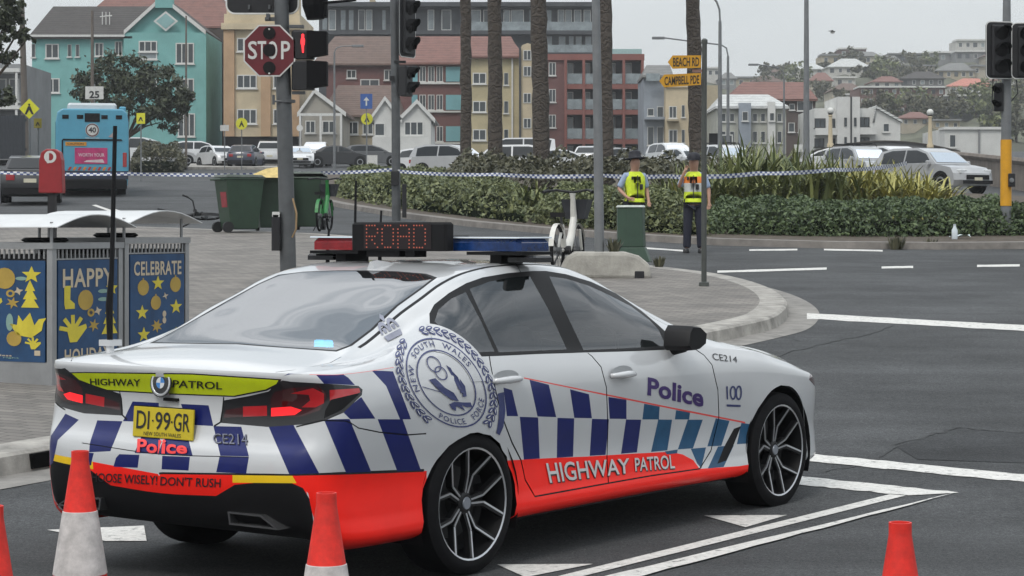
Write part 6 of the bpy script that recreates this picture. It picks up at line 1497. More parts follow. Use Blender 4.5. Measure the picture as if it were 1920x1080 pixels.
# --- broadleaf trees
def tree(label, base, h, crown, n, size, m, seed, tr=.16, name='tree'):
    """crown: list of (x, y, z, r) lobes relative to base"""
    t = thing(name, label, 'tree', tuple(base)); r = np.random.RandomState(seed); k = MB()
    b = Vector(base); fork = b+Vector((0, 0, h*.35)); k.tube([b, b+Vector((.03, 0, h*.2)), fork], [tr*1.3, tr, tr*.8], 10)
    for x, y, z, rr in crown: k.tube([fork, fork.lerp(b+Vector((x, y, z)), .5)+Vector((0, 0, .2)), b+Vector((x, y, z))], [tr*.6, tr*.35, tr*.12], 6)
    k.build('trunk', M_wood, t); C = []
    vol = sum(c[3]**2 for c in crown)
    for x, y, z, rr in crown:
        c = int(n*rr*rr/vol); d = r.normal(size=(c, 3)); d /= np.linalg.norm(d, axis=1, keepdims=True)
        # leaves gather in twig clumps
        cl = r.normal(size=(max(6, c//60), 3)); cl /= np.linalg.norm(cl, axis=1, keepdims=True); cl *= (rr*r.uniform(.55, 1.12, len(cl)))[:, None]
        p = cl[r.randint(0, len(cl), c)]+r.normal(size=(c, 3))*rr*.17
        C.append(p*np.array([1, 1, .85])+np.array([b.x+x, b.y+y, b.z+z]))
    leafobj('crown', np.concatenate(C), size, seed, m, t); return t
def pxm_(px, D): return (px-960)/FPX*D
Dt = 128.; s_ = FPX/Dt; bz = zg(Dt)
tree('dark spreading tree in front of the turquoise building', (pxm_(238, Dt), Dt, bz), 5.6, [(pxm_(x, Dt)-pxm_(238, Dt), dy, CAM_H-(y-HZ)/s_-bz, r_) for x, y, r_, dy in ((160, 165, 1.05, 0), (205, 140, 1.3, .3), (250, 138, 1.2, -.3), (290, 150, 1.25, .2), (325, 172, 1.0, 0), (230, 180, 1.3, -.6), (280, 192, 1.3, -.4), (320, 205, 1.0, .1), (180, 185, .9, .2), (345, 190, .7, 0), (305, 228, .8, 0))], 11000, .26, M_lf_t, 11)
Dl = 70.; sl_ = FPX/Dl; bzl = zg(Dl)
tree('leafy street tree reaching in at the upper left corner', (pxm_(-60, Dl), Dl, bzl), 7, [(pxm_(x, Dl)-pxm_(-60, Dl), 0, CAM_H-(y-HZ)/sl_-bzl, r_) for x, y, r_ in ((-10, 10, .75), (15, 30, .5), (40, 50, .38), (8, 90, .5), (30, 15, .45), (-20, 120, .6), (5, 180, .4), (50, 75, .22))], 4200, .17, M_lf_t, 12)
# litter and the white bottle on the median
bt_ = gp(1790, 458); t = thing('plastic_bottle', 'white plastic bottle standing on the median kerb', 'bottle', tuple(bt_+Vector((0, 0, .1))))
k = MB(); k.lathe([(.055, 0), (.06, .02), (.06, .18), (.03, .24), (.025, .27)], n=14); k.build('body', mat('bottle_white', (.6, .66, .7), .3, var=.1), t, local=True, smooth=40); k = MB(); k.lathe([(.028, .271), (.028, .30)], n=12); k.build('cap', mat('bottle_cap', (.5, .55, .6), .4), t, local=True)
for j, (px, py, w_, lab) in enumerate(((1800, 456, .30, 'crumpled pale blue plastic sheet beside the white bottle'), (1768, 440, .22, 'scrap of white paper under the dark hedge'), (1603, 440, .16, 'small white scrap at the foot of the dark hedge'), (1910, 438, .3, 'white rubbish right of the yellow-banded pole'))):
    q = gp(px, py); r = random.Random(j); k = MB(); vs = [(q.x+(a-2)*w_/3+r.uniform(-.03, .03), q.y+(b-1)*.12, q.z+.11+r.uniform(0, .07)) for a in range(5) for b in range(3)]
    k.raw(vs, [(a*3+b, a*3+b+1, a*3+b+4, a*3+b+3) for a in range(4) for b in range(2)]); tag(k.build('litter', mat('litter_pale', (.55, .63, .64), .5, var=.1)), lab, 'litter')
# ---------------------------------------------------------------- other vehicles
M_vgl = glass('vehicle_glass', (.45, .5, .52), refl=.55, thru=.28); M_rim = mat('alloy_rim', (.30, .31, .32), .35, metal=.6, var=.1)
M_tail = mat('tail_lamp', (.30, .012, .015), .2, var=.1, coat=.6); M_head = mat('head_lamp', (.55, .57, .58), .12, var=.1, coat=.8); M_plt = mat('number_plate', (.55, .52, .40), .5, var=.1)
VPROF = {  # side profile of the lower body and of the glasshouse, x from the rear bumper
 'hatch': dict(L=4.2, W=1.78, body=[(0.05, .30), (0, .55), (.03, .85), (.12, 1.0), (.9, 1.0), (2.9, .98), (3.35, .92), (4.0, .80), (4.18, .62), (4.2, .40), (4.1, .24), (.2, .22)], cab=[(.10, 1.0), (.45, 1.40), (1.1, 1.49), (2.0, 1.46), (2.55, 1.30), (3.15, .97)], wb=(.75, 3.35)),
 'suv': dict(L=4.6, W=1.88, body=[(0.05, .36), (0, .62), (.03, .95), (.10, 1.1), (.9, 1.1), (3.1, 1.08), (3.6, 1.02), (4.35, .93), (4.56, .72), (4.6, .48), (4.5, .28), (.2, .28)], cab=[(.06, 1.1), (.28, 1.58), (.9, 1.70), (2.2, 1.69), (2.75, 1.52), (3.35, 1.07)], wb=(.85, 3.65)),
 'sedan': dict(L=4.7, W=1.82, body=[(0.05, .30), (0, .55), (.03, .88), (.10, .99), (.7, 1.02), (3.2, .96), (3.7, .90), (4.45, .78), (4.66, .60), (4.7, .40), (4.6, .22), (.2, .22)], cab=[(.75, 1.01), (1.35, 1.36), (1.9, 1.45), (2.5, 1.42), (2.95, 1.27), (3.55, .95)], wb=(.95, 3.75)),
 'van': dict(L=5.0, W=1.95, body=[(0.03, .38), (0, .7), (.02, 1.1), (.06, 1.25), (1.2, 1.25), (3.6, 1.2), (4.2, 1.1), (4.75, 1.0), (4.96, .8), (5.0, .5), (4.9, .3), (.2, .3)], cab=[(.03, 1.25), (.10, 1.88), (.7, 1.98), (3.0, 1.96), (3.6, 1.74), (4.3, 1.1)], wb=(.95, 4.05))}
def vehicle(label, cat, loc, rz, kind, m, group='vehicles parked along the street', rack=False, dark_roof=None, name='parked_car', wheels=True):
    """x forward from the rear bumper, centred on the middle of the wheelbase"""
    v = VPROF[kind]; L_, W_ = v['L'], v['W']; ox = -L_/2
    t = thing(name, label, cat, loc, rz, group); bd = v['body']; n = len(bd); k = MB()
    rows = []
    for yy, ins, zin in ((-W_/2+.05, .10, .02), (-W_/2, .0, 0), (W_/2, 0, 0), (W_/2-.05, .10, .02)): rows.append([(ox+min(max(x, ins), L_-ins), yy, z) for x, z in bd])
    # rounded plan: pull ends in at the sides
    vs = []
    ws = [-1, -.92, -.6, 0, .6, .92, 1]
    for w_ in ws:
        pull = .16*abs(w_)**4
        for x, z in bd:
            fx = x+(pull if x < L_*.2 else (-pull*1.6 if x > L_*.8 else 0)); tuck = .06 if (z < .4 or z > .92) else 0
            vs.append((ox+fx, w_*(W_/2-tuck), z))
    fs = []
    for j in range(len(ws)-1):
        for i in range(n): fs.append((j*n+i, j*n+(i+1) % n, (j+1)*n+(i+1) % n, (j+1)*n+i))
    fs += [tuple(range(n)), tuple(range((len(ws)-1)*n, len(ws)*n))]
    k.raw(vs, fs); body = k.build('body', m, t, local=True, smooth=32)
    cb = v['cab']; c = len(cb); zt = max(z for x, z in cb); zb = min(z for x, z in cb)
    def hw(z): return W_/2-.09-.20*((z-zb)/(zt-zb))**1.2
    # cabin: roof and pillars painted, glass panels just proud
    k = MB(); vs = [(ox+x, -hw(z), z-.01) for x, z in cb]+[(ox+x, hw(z), z-.01) for x, z in cb]
    k.raw(vs, [(i, i+1, c+i+1, c+i) for i in range(c-1)]+[tuple(range(c-1, -1, -1)), tuple(range(c, 2*c))]); k.build('cabin', dark_roof or m, t, local=True, smooth=25)
    def pane(name_, P, nrm):
        q = MB(); q.raw([Vector(p)+Vector(nrm)*.012 for p in P], [tuple(range(len(P)))]); return q.build(name_, M_vgl, t, local=True)
    def li(a, b, s): return tuple(a[i]+(b[i]-a[i])*s for i in range(len(a)))
    # rear and front screens
    for (a, b), sg, nm in (((cb[0], cb[1]), -1, 'rear_window'), ((cb[-1], cb[-2]), 1, 'windscreen')):
        a2, b2 = li(a, b, .14), li(a, b, .97 if sg > 0 else .93); P = [(ox+a2[0], -hw(a2[1])+.09, a2[1]), (ox+a2[0], hw(a2[1])-.09, a2[1]), (ox+b2[0], hw(b2[1])-.10, b2[1]), (ox+b2[0], -hw(b2[1])+.10, b2[1])]; pane(nm, P, (sg*.9, 0, .45))
    xs = [cb[0][0]+.30, cb[1][0]+.28, cb[2][0], cb[3][0], cb[4][0]-.05, cb[5][0]-.30]
    side = [(cb[0][0]+.38, zb+.05), (cb[1][0]+.18, cb[1][1]-.07), (cb[2][0], zt-.10), (cb[3][0], zt-.11), (cb[4][0]-.03, cb[4][1]-.07), (cb[5][0]-.28, zb+.06)]
    mid = (cb[2][0]+cb[3][0])/2+.1
    for s in (-1, 1):
        A_ = [p for p in side if p[0] < mid]; B_ = [p for p in side if p[0] >= mid]
        rear = A_+[(mid-.04, zt-.10), (mid-.04, zb+.055)]; frt = [(mid+.04, zb+.055), (mid+.04, zt-.10)]+B_
        for P, nm in ((rear, 'rear_side_window'), (frt, 'front_side_window')): pane(nm, [(ox+x, s*hw(z), z) for x, z in P], (0, s*.9, .3))
    for s in (-1, 1):
        q = MB(); z0 = bd[2][1]; q.bbox((ox-.005, s*(W_/2-.30)-.13, z0-.16), (ox+.10, s*(W_/2-.30)+.13, z0+.02), .02); q.build('tail_light', M_tail, t, local=True)
        q = MB(); x1 = bd[7][0]; z1 = bd[8][1]; q.bbox((ox+x1-.10, s*(W_/2-.34)-.17, z1+.0), (ox+x1+.13, s*(W_/2-.34)+.17, z1+.14), .03); q.build('headlight', M_head, t, local=True)
        q = MB(); q.bbox((ox+cb[5][0]-.35, s*(W_/2+.03)-.09, zb-.02), (ox+cb[5][0]-.22, s*(W_/2+.03)+.09, zb+.13), .03); q.build('wing_mirror', m, t, local=True)
    q = MB(); z1 = bd[9][1]; q.bbox((ox+L_-.05, -.55, z1+.02), (ox+L_+.006, .55, z1+.18), .02); q.box((ox+L_-.04, -.7, z1-.14), (ox+L_+.004, .7, z1-.02)); q.build('grille', M_dk, t, local=True)
    q = MB(); q.box((ox-.012, -.19, .62), (ox+.01, .19, .74)); q.box((ox+L_-.01, -.19, .46), (ox+L_+.014, .19, .57)); q.build('number_plate', M_plt, t, local=True)
    q = MB(); q.box((ox+.02, -W_/2+.10, .26), (ox-.012, W_/2-.10, .46)); q.build('bumper', M_dk, t, local=True)
    r = .33 if kind in ('hatch', 'sedan') else .37
    if wheels:
        wm = MB(); wm.lathe([(r*.62, -.10), (r*.95, -.11), (r, -.08), (r, .08), (r*.95, .11), (r*.62, .105)], n=20, M=Matrix.Rotation(R(90), 4, 'X')); wme = wm.mesh('wheel', M_tyre, 40)
        rm = MB(); rm.lathe([(r*.64, .104), (r*.60, .112), (r*.15, .09), (0, .10)], n=18, M=Matrix.Rotation(R(90), 4, 'X'), cap=False); rme = rm.mesh('rim', M_rim)
        am = MB(); am.lathe([(r*1.16, .02), (r*1.16, .03), (0, .03)], n=20, M=Matrix.Rotation(R(90), 4, 'X'), cap=False); ame = am.mesh('wheel_arch', M_dk)
        for x in v['wb']:
            for s in (-1, 1):
                Mx = Matrix.Translation((ox+x, s*(W_/2-.10), r)) @ (Matrix() if s < 0 else Matrix.Rotation(math.pi, 4, 'Z'))
                w_ = meshobj('wheel', wme, t, Mx); meshobj('rim', rme, w_)
                meshobj('wheel_arch', ame, t, Matrix.Translation((ox+x, s*(W_/2-.028), r+.02)) @ (Matrix() if s < 0 else Matrix.Rotation(math.pi, 4, 'Z')))
    if rack:
        q = MB()
        for s in (-1, 1): q.tube([(ox+cb[2][0]-.3, s*.55, zt-.02), (ox+cb[2][0]-.2, s*.55, zt+.07), (ox+cb[3][0]+.2, s*.55, zt+.07), (ox+cb[3][0]+.3, s*.55, zt-.03)], .022, 6)
        for x in (cb[2][0]+.1, cb[3][0]-.2): q.tube([(ox+x, -.62, zt+.10), (ox+x, .62, zt+.10)], .025, 6)
        q.build('roof_rack', M_dk, t, local=True)
    return t
def carcol(n, c, r=.35): return mat('paint_'+n, c, r, var=.05, vs=3, coat=.6)
C_w, C_s, C_g, C_d, C_b = carcol('white', (.62, .63, .64)), carcol('silver', (.36, .37, .38)), carcol('grey', (.10, .105, .11)), carcol('charcoal', (.022, .023, .026)), carcol('slate_blue', (.045, .055, .085))
def vp(px, D, dz=0): return ((px-960)/FPX*D, D, zg(D)+dz)
# dark hatchback behind the post box
vehicle('dark hatchback with pale roof reflections seen from behind, below the red post box', 'car', vp(60, 67.5), R(101), 'hatch', C_d, name='parked_car')
# left row in front of the turquoise building and the orange flats
row = [(262, 150, R(-8), 'van', C_w, 'white van parked at the corner behind the bus'), (322, 150, R(2), 'hatch', C_s, 'silver wagon parked left of a white wagon before the turquoise building'), (382, 152, R(4), 'suv', C_w, 'white wagon with dark windows parked before the gap between buildings'),
       (412, 140, R(-60), 'hatch', C_w, 'small white car nose-on behind the slate blue hatchback'), (462, 138, R(86), 'hatch', C_b, 'slate blue hatchback seen from behind before the orange flats'), (507, 142, R(95), 'suv', C_w, 'white four-wheel drive parked right of the slate blue hatchback'),
       (562, 140, R(-84), 'sedan', C_w, 'white sedan facing the street just right of the stop sign pole'), (592, 146, R(-90), 'suv', C_w, 'white four-wheel drive behind the white sedan by the stop sign pole'), (636, 142, R(3), 'sedan', C_d, 'black sedan parked side-on before the brown tiled houses'),
       (700, 146, R(4), 'hatch', C_g, 'grey hatchback parked side-on left of the second signal pole'),
       (812, 108, R(-35), 'hatch', C_w, 'white hatchback at the left end of the row behind the palms'), (858, 104, R(-28), 'suv', C_s, 'silver car nosing out behind the leftmost palm'), (938, 98, R(172), 'suv', C_w, 'large white four-wheel drive side-on between the palms'),
       (965, 128, R(178), 'van', C_w, 'white van behind the large white four-wheel drive'), (1052, 108, R(5), 'sedan', C_w, 'white utility car right of the thick palm'), (1110, 124, R(80), 'hatch', C_w, 'small white car seen between the palm and the grey pole'), (1165, 118, R(10), 'sedan', C_s, 'pale car left of the officer in the brimmed hat'),
       (1262, 128, R(-70), 'suv', C_w, 'white four-wheel drive behind the two officers'), (1292, 112, R(-66), 'hatch', C_w, 'white hatchback just left of the rightmost palm'), (1365, 104, R(-64), 'suv', C_w, 'white four-wheel drive with roof rack right of the slim post'),
       (1550, 112, R(170), 'hatch', C_w, 'cream hatchback behind the tall green flax'), (1618, 92, R(-70), 'suv', C_s, 'silver wagon with a loaded roof rack behind the yellow flax'), (1683, 92, R(-62), 'suv', C_w, 'pale four-wheel drive left of the silver four-wheel drive'), (1750, 78, R(-58), 'suv', C_s, 'silver four-wheel drive facing the street behind the dark hedge at right')]
for px, D, rz, kind, m, lab in row:
    vehicle(lab, 'van' if kind == 'van' else 'car', vp(px, D), rz, kind, m, rack=('rack' in lab))
# --- the pale blue bus
Db = 75.; bx_ = (173-960)/FPX*Db
bus = thing('bus', 'pale blue city bus seen from behind with a pink advertisement', 'bus', (bx_, Db, zg(Db)), 0)
bus.rotation_euler = (0, 0, R(12)); MW[bus.name] = Matrix.Translation((bx_, Db, zg(Db))) @ Matrix.Rotation(R(12), 4, 'Z')
M_bus = mat('bus_blue', (.075, .30, .43), .4, var=.08, vs=2, coat=.3); M_busw = mat('bus_white', (.52, .56, .58), .45, var=.06)
k = MB(); k.raw([(x, y, z) for y in (0, 11.8) for x, z in ((-1.22, .35), (1.22, .35), (1.26, 1.0), (1.26, 2.6), (1.20, 2.95), (1.05, 3.08), (-1.05, 3.08), (-1.20, 2.95), (-1.26, 2.6), (-1.26, 1.0))], [tuple(range(10)), tuple(range(19, 9, -1))]+[(i, 10+i, 10+(i+1) % 10, (i+1) % 10) for i in range(10)]); k.build('body', M_bus, bus, local=True, bevel=.06)
k = MB(); k.bbox((-.85, .3, 3.08), (.85, 3.4, 3.30), .08); k.build('roof_unit', M_busw, bus, local=True); k = MB(); k.bbox((.95, .6, 3.04), (1.18, 2.4, 3.2), .04); k.build('roof_duct', M_bus, bus, local=True)
k = MB(); k.bbox((-1.20, -.05, .28), (1.20, .3, .62), .05); k.build('bumper', M_dk, bus, local=True)
k = MB(); k.box((-.26, -.02, 2.62), (.26, .01, 2.92)); k.build('route_display', M_dk, bus, local=True)
for x in (-.92, -.42, .42, .92):
    k = MB(); k.box((x-.11, -.012, 2.72), (x+.11, .01, 2.86)); k.build('vent', M_dk, bus, local=True)
k = MB(); k.lathe([(.24, 0), (.24, .012), (0, .012)], n=24, M=Matrix.Translation((.0, -.004, 2.33)) @ Matrix.Rotation(R(90), 4, 'X')); r4 = k.build('speed_disc', M_swh, bus, local=True)
k = MB(); k.lathe([(.23, .013), (.185, .013)], n=24, M=Matrix.Translation((.0, -.004, 2.33)) @ Matrix.Rotation(R(90), 4, 'X'), cap=False); k.build('speed_ring', mat('ring_dark', (.12, .06, .06), .5), r4, local=True)
k = MB(); text_on(k, '40', (-.13, -.02, 2.24), (.26, 0, 0), (0, 0, .19), bold=.03); k.build('lettering', M_letter, r4, local=True, fix=False)
k = MB(); text_on(k, 'WHEN LIGHTS FLASH', (-.24, -.012, 2.03), (.48, 0, 0), (0, 0, .045), bold=.01); k.build('lettering', M_busw, bus, local=True, fix=False)
k = MB(); k.raw([(-1.0, -.03, 2.02), (1.0, -.03, 2.02), (1.05, -.03, 1.96), (-1.05, -.03, 1.96)], [(0, 1, 2, 3)]); k.raw([(-1.05, -.03, 1.96), (-1.0, -.03, 1.96), (-1.0, -.03, 1.2), (-1.05, -.03, 1.2)], [(0, 1, 2, 3)]); k.build('engine_door_seam', M_dk, bus, local=True)
k = MB(); k.box((-.92, -.02, 1.78), (-.20, .01, 1.91)); od = k.build('notice_strip', mat('notice_orange', (.55, .25, .03), .5, var=.1), bus, local=True)
k = MB(); text_on(k, 'CAUTION', (-.85, -.024, 1.81), (.55, 0, 0), (0, 0, .07), bold=.01); k.build('lettering', M_letter, od, local=True, fix=False)
k = MB(); k.box((-.60, -.02, 1.15), (.52, .01, 1.71)); ad = k.build('advertisement', mat('ad_pink', (.42, .035, .14), .45, var=.35, vs=3), bus, local=True)
k = MB(); text_on(k, 'WORTH YOUR', (-.48, -.026, 1.40), (.9, 0, 0), (0, 0, .12), bold=.02); k.build('lettering', mat('ad_text', (.6, .45, .5), .5), ad, local=True, fix=False)
k = MB(); k.raw([(-.30, -.026, 1.21), (.42, -.026, 1.19), (.36, -.026, 1.31), (-.2, -.026, 1.27)], [(0, 1, 2, 3)]); k.build('ad_shape', mat('ad_pale', (.6, .5, .52), .5), ad, local=True, fix=False)
for j in range(10):
    k = MB(); x = -.85+j*.17; k.raw([(x, -.02, .92), (x+.085, -.02, .92), (x+.15, -.02, 1.04), (x+.065, -.02, 1.04)], [(0, 1, 2, 3)]); k.build('chevron', mat('chevron_orange', (.60, .22, .04), .5) if j % 2 else mat('chevron_red', (.4, .03, .03), .5), bus, local=True, fix=False)
k = MB(); k.box((-1.24, -.03, .62), (1.24, .02, .90)); k.build('skirt', mat('bus_navy', (.02, .028, .05), .5), bus, local=True)
for s in (-1, 1):
    k = MB(); k.bbox((s*1.12-.07, -.025, 1.05), (s*1.12+.07, .01, 1.55), .02); k.build('tail_light', M_tail, bus, local=True)
    k = MB(); k.box((s*1.262-.006, 1.0, 1.6), (s*1.262+.006, 11.3, 2.65)); k.build('side_window', M_vgl, bus, local=True)
    for y in (3.0, 9.2):
        k = MB(); k.lathe([(.28, -.15), (.46, -.16), (.48, -.12), (.48, .12), (.46, .16), (.28, .15)], n=20, M=Matrix.Translation((s*1.08, y, .48)) @ Matrix.Rotation(R(90), 4, 'Y')); k.build('wheel', M_tyre, bus, local=True)
k = MB(); k.bbox((.42, -.03, 1.95+.15), (.86, .0, 2.45), .05); 
kk = MB(); kk.raw([(.55, -.02, 2.10), (.80, -.02, 2.05), (.86, -.02, 2.30), (.74, -.02, 2.42), (.70, -.02, 2.24)], [(0, 1, 2, 3, 4)]); kk.build('rear_decal', mat('decal_bus_grey', (.35, .28, .28), .5), bus, local=True, fix=False)
# ---------------------------------------------------------------- buildings along the street
M_pane = mat('window_pane', (.035, .045, .052), .08, var=.35, vs=.7, coat=.4); M_panel = mat('window_pane_light', (.20, .235, .25), .1, var=.35, vs=.9, coat=.4); M_frw = mat('window_frame_white', (.58, .58, .56), .5, var=.1); M_frd = mat('window_frame_dark', (.03, .032, .035), .5, var=.1)
def wallmat(n, c, var=.2): return mat('wall_'+n, c, .85, var=max(.14, var), vs=.45, bump=.15, bs=20)
def brickmat(n, c, c2):
    m = bpy.data.materials.new('brick_'+n); m.use_nodes = True; nt_ = m.node_tree; b = nt_.nodes['Principled BSDF']; b.inputs['Roughness'].default_value = .9
    t = nt_.nodes.new('ShaderNodeTexCoord'); mp_ = nt_.nodes.new('ShaderNodeMapping'); mp_.inputs['Rotation'].default_value = (R(90), 0, 0); k = nt_.nodes.new('ShaderNodeTexBrick'); k.inputs['Scale'].default_value = 1; k.inputs['Brick Width'].default_value = .24; k.inputs['Row Height'].default_value = .086; k.inputs['Mortar Size'].default_value = .012
    k.inputs['Color1'].default_value = (*c, 1); k.inputs['Color2'].default_value = (*c2, 1); k.inputs['Mortar'].default_value = (*[x*.8+.06 for x in c], 1); nt_.links.new(t.outputs['Object'], mp_.inputs[0]); nt_.links.new(mp_.outputs[0], k.inputs[0]); nt_.links.new(k.outputs[0], b.inputs['Base Color']); return m
def tilemat(n, c):
    m = bpy.data.materials.new('roof_'+n); m.use_nodes = True; nt_ = m.node_tree; b = nt_.nodes['Principled BSDF']; b.inputs['Roughness'].default_value = .85
    t = nt_.nodes.new('ShaderNodeTexCoord'); w_ = nt_.nodes.new('ShaderNodeTexWave'); w_.bands_direction = 'Z'; w_.inputs['Scale'].default_value = 1.6; w_.inputs['Distortion'].default_value = 1.2; w_.inputs['Detail'].default_value = 3; w_.inputs['Detail Scale'].default_value = 3; nt_.links.new(t.outputs['Object'], w_.inputs[0])
    a = nt_.nodes.new('ShaderNodeTexNoise'); a.inputs['Scale'].default_value = 1.5; a.inputs['Detail'].default_value = 8; nt_.links.new(t.outputs['Object'], a.inputs[0]); mx_ = nt_.nodes.new('ShaderNodeMath'); mx_.operation = 'MULTIPLY_ADD'; mx_.inputs[1].default_value = .45; nt_.links.new(w_.outputs[0], mx_.inputs[0]); nt_.links.new(a.outputs[0], mx_.inputs[2])
    r = nt_.nodes.new('ShaderNodeValToRGB'); r.color_ramp.elements[0].position = .35; r.color_ramp.elements[1].position = .95; r.color_ramp.elements[0].color = (*[x*.7 for x in c], 1); r.color_ramp.elements[1].color = (*[x*1.25 for x in c], 1); nt_.links.new(mx_.outputs[0], r.inputs[0]); nt_.links.new(r.outputs[0], b.inputs['Base Color'])
    bu = nt_.nodes.new('ShaderNodeBump'); bu.inputs['Strength'].default_value = .6; bu.inputs['Distance'].default_value = .05; nt_.links.new(w_.outputs[0], bu.inputs['Height']); nt_.links.new(bu.outputs[0], b.inputs['Normal']); return m
T_red, T_brown, T_dark, T_grey, T_pale, T_pink = tilemat('red_tile', (.17, .085, .07)), tilemat('brown_tile', (.125, .085, .07)), tilemat('dark_tile', (.05, .045, .042)), tilemat('grey_tile', (.16, .16, .155)), tilemat('pale_sheet', (.45, .46, .45)), tilemat('pink_tile', (.42, .17, .13))
B_red, B_brn, B_dk = brickmat('red', (.155, .062, .055), (.12, .05, .046)), brickmat('brown', (.13, .06, .048), (.095, .045, .038)), brickmat('dark', (.085, .06, .052), (.065, .046, .04))
_wm = {}
class Bld:
    def __init__(s, label, D, x0, x1, y0, y1, m, depth=10, cat='building', name='building', group=None):
        s.D = D; s.m = m; s.depth = depth; a, b = at(x0, y1, D), at(x1, y0, D); s.a, s.b = a, b
        s.t = thing(name, label, cat, ((a.x+b.x)/2, D, a.z), 0, group); s.box('wall', x0, x1, y0, y1, 0, depth, m)
    def P(s, px, py, o=0): p = at(px, py, s.D); return Vector((p.x, s.D+o, p.z))
    def box(s, name, x0, x1, y0, y1, o0, o1, m, parent=None, bevel=0):
        a, b = s.P(x0, y1), s.P(x1, y0); k = MB(); k.box((a.x, s.D+o0, a.z), (b.x, s.D+o1, b.z)); return k.build(name, m, parent or s.t, bevel=bevel)
    def win(s, x0, y0, x1, y1, mull=1, trans=0, fr=None, light=False, o=0, sill=True):
        w_, h_ = (x1-x0)/FPX*s.D, (y1-y0)/FPX*s.D; fr = fr or M_frw; key = (round(w_, 1), round(h_, 1), mull, trans, fr.name, light); c = s.P((x0+x1)/2, (y0+y1)/2, o)
        if key not in _wm:
            k = MB(); t = min(.09, w_*.09); W2, H2 = key[0]/2, key[1]/2
            k.box((-W2, -.07, -H2), (-W2+t, -.004, H2)); k.box((W2-t, -.07, -H2), (W2, -.004, H2)); k.box((-W2+t, -.07, H2-t), (W2-t, -.004, H2)); k.box((-W2+t, -.07, -H2), (W2-t, -.004, -H2+t))
            for j in range(mull): x = -W2+2*W2*(j+1)/(mull+1); k.box((x-t*.45, -.065, -H2+t), (x+t*.45, -.004, H2-t))
            for j in range(trans): z = -H2+2*H2*(j+1)/(trans+1); k.box((-W2+t, -.060, z-t*.35), (W2-t, -.004, z+t*.35))
            p = MB(); p.box((-W2+t*.5, -.03, -H2+t*.5), (W2-t*.5, -.006, H2-t*.5)); q = MB(); q.box((-W2-.08, -.16, -H2-.09), (W2+.08, -.004, -H2-.005))
            _wm[key] = (k.mesh('window', fr), p.mesh('pane', M_panel if light else M_pane), q.mesh('sill', fr))
        A, B, C = _wm[key]; M_ = MW[s.t.name].inverted() @ Matrix.Translation(c); w = meshobj('window', A, s.t, M_); meshobj('pane', B, w)
        if sill and h_ < 2.6: meshobj('sill', C, w)
        return w
    def gable(s, x0, x1, ye, xp, yp, m, mroof, over=3, o=-.25, trim=None):
        """front gable: triangle wall and two roof slopes"""
        a, b, p = s.P(x0, ye), s.P(x1, ye), s.P(xp, yp); k = MB(); k.prism([(a.x, a.z), (b.x, b.z), (p.x, p.z)], 'y', s.D, s.D+s.depth); k.build('gable', m, s.t)
        k = MB(); ov = over/FPX*s.D; th = .22
        for e, sg in ((a, -1), (b, 1)):
            d = Vector((e.x-p.x, 0, e.z-p.z)); d.normalize(); e2 = Vector((e.x, 0, e.z))+d*ov; k.raw([(p.x, s.D+o, p.z+.02), (e2.x, s.D+o, e2.z+.02), (e2.x, s.D+o, e2.z+th), (p.x, s.D+o, p.z+th), (p.x, s.D+s.depth, p.z+.02), (e2.x, s.D+s.depth, e2.z+.02), (e2.x, s.D+s.depth, e2.z+th), (p.x, s.D+s.depth, p.z+th)], [(0, 1, 2, 3), (4, 5, 6, 7), (0, 1, 5, 4), (3, 2, 6, 7), (1, 2, 6, 5)])
        r = k.build('roof', mroof, s.t)
        if trim:
            k = MB()
            for e in (a, b):
                d = Vector((e.x-p.x, 0, e.z-p.z)).normalized(); e2 = e+d*ov; k.raw([(p.x, s.D+o-.03, p.z-.12), (e2.x, s.D+o-.03, e2.z-.12), (e2.x, s.D+o-.03, e2.z+.24), (p.x, s.D+o-.03, p.z+.24)], [(0, 1, 2, 3)])
            k.build('bargeboard', trim, r)
        return r
    def slope(s, x0, x1, ye, xr0, xr1, yr, m, run=5, o=-.5):
        """pitched or hipped roof: eave line x0..x1 at ye, ridge xr0..xr1 at yr"""
        a, b, c, d = s.P(x0, ye), s.P(x1, ye), s.P(xr1, yr), s.P(xr0, yr); f = (s.D+run)/s.D
        # the ridge lies deeper, so raise and widen it to keep its place
        r1 = Vector((c.x*f, s.D+run, CAM_H+(c.z-CAM_H)*f)); r0 = Vector((d.x*f, s.D+run, CAM_H+(d.z-CAM_H)*f)); k = MB()
        A, B_ = Vector((a.x, s.D+o, a.z)), Vector((b.x, s.D+o, b.z)); A2, B2 = Vector((a.x, s.D+2*run, a.z)), Vector((b.x, s.D+2*run, b.z)); dn = Vector((0, 0, -.18))
        k.raw([A, B_, B2, A2, r0, r1, A+dn, B_+dn, B2+dn, A2+dn], [(0, 1, 5, 4), (1, 2, 5), (2, 3, 4, 5), (3, 0, 4), (0, 6, 7, 1), (1, 7, 8, 2), (2, 8, 9, 3), (3, 9, 6, 0), (6, 9, 8, 7)]); return k.build('roof', m, s.t)
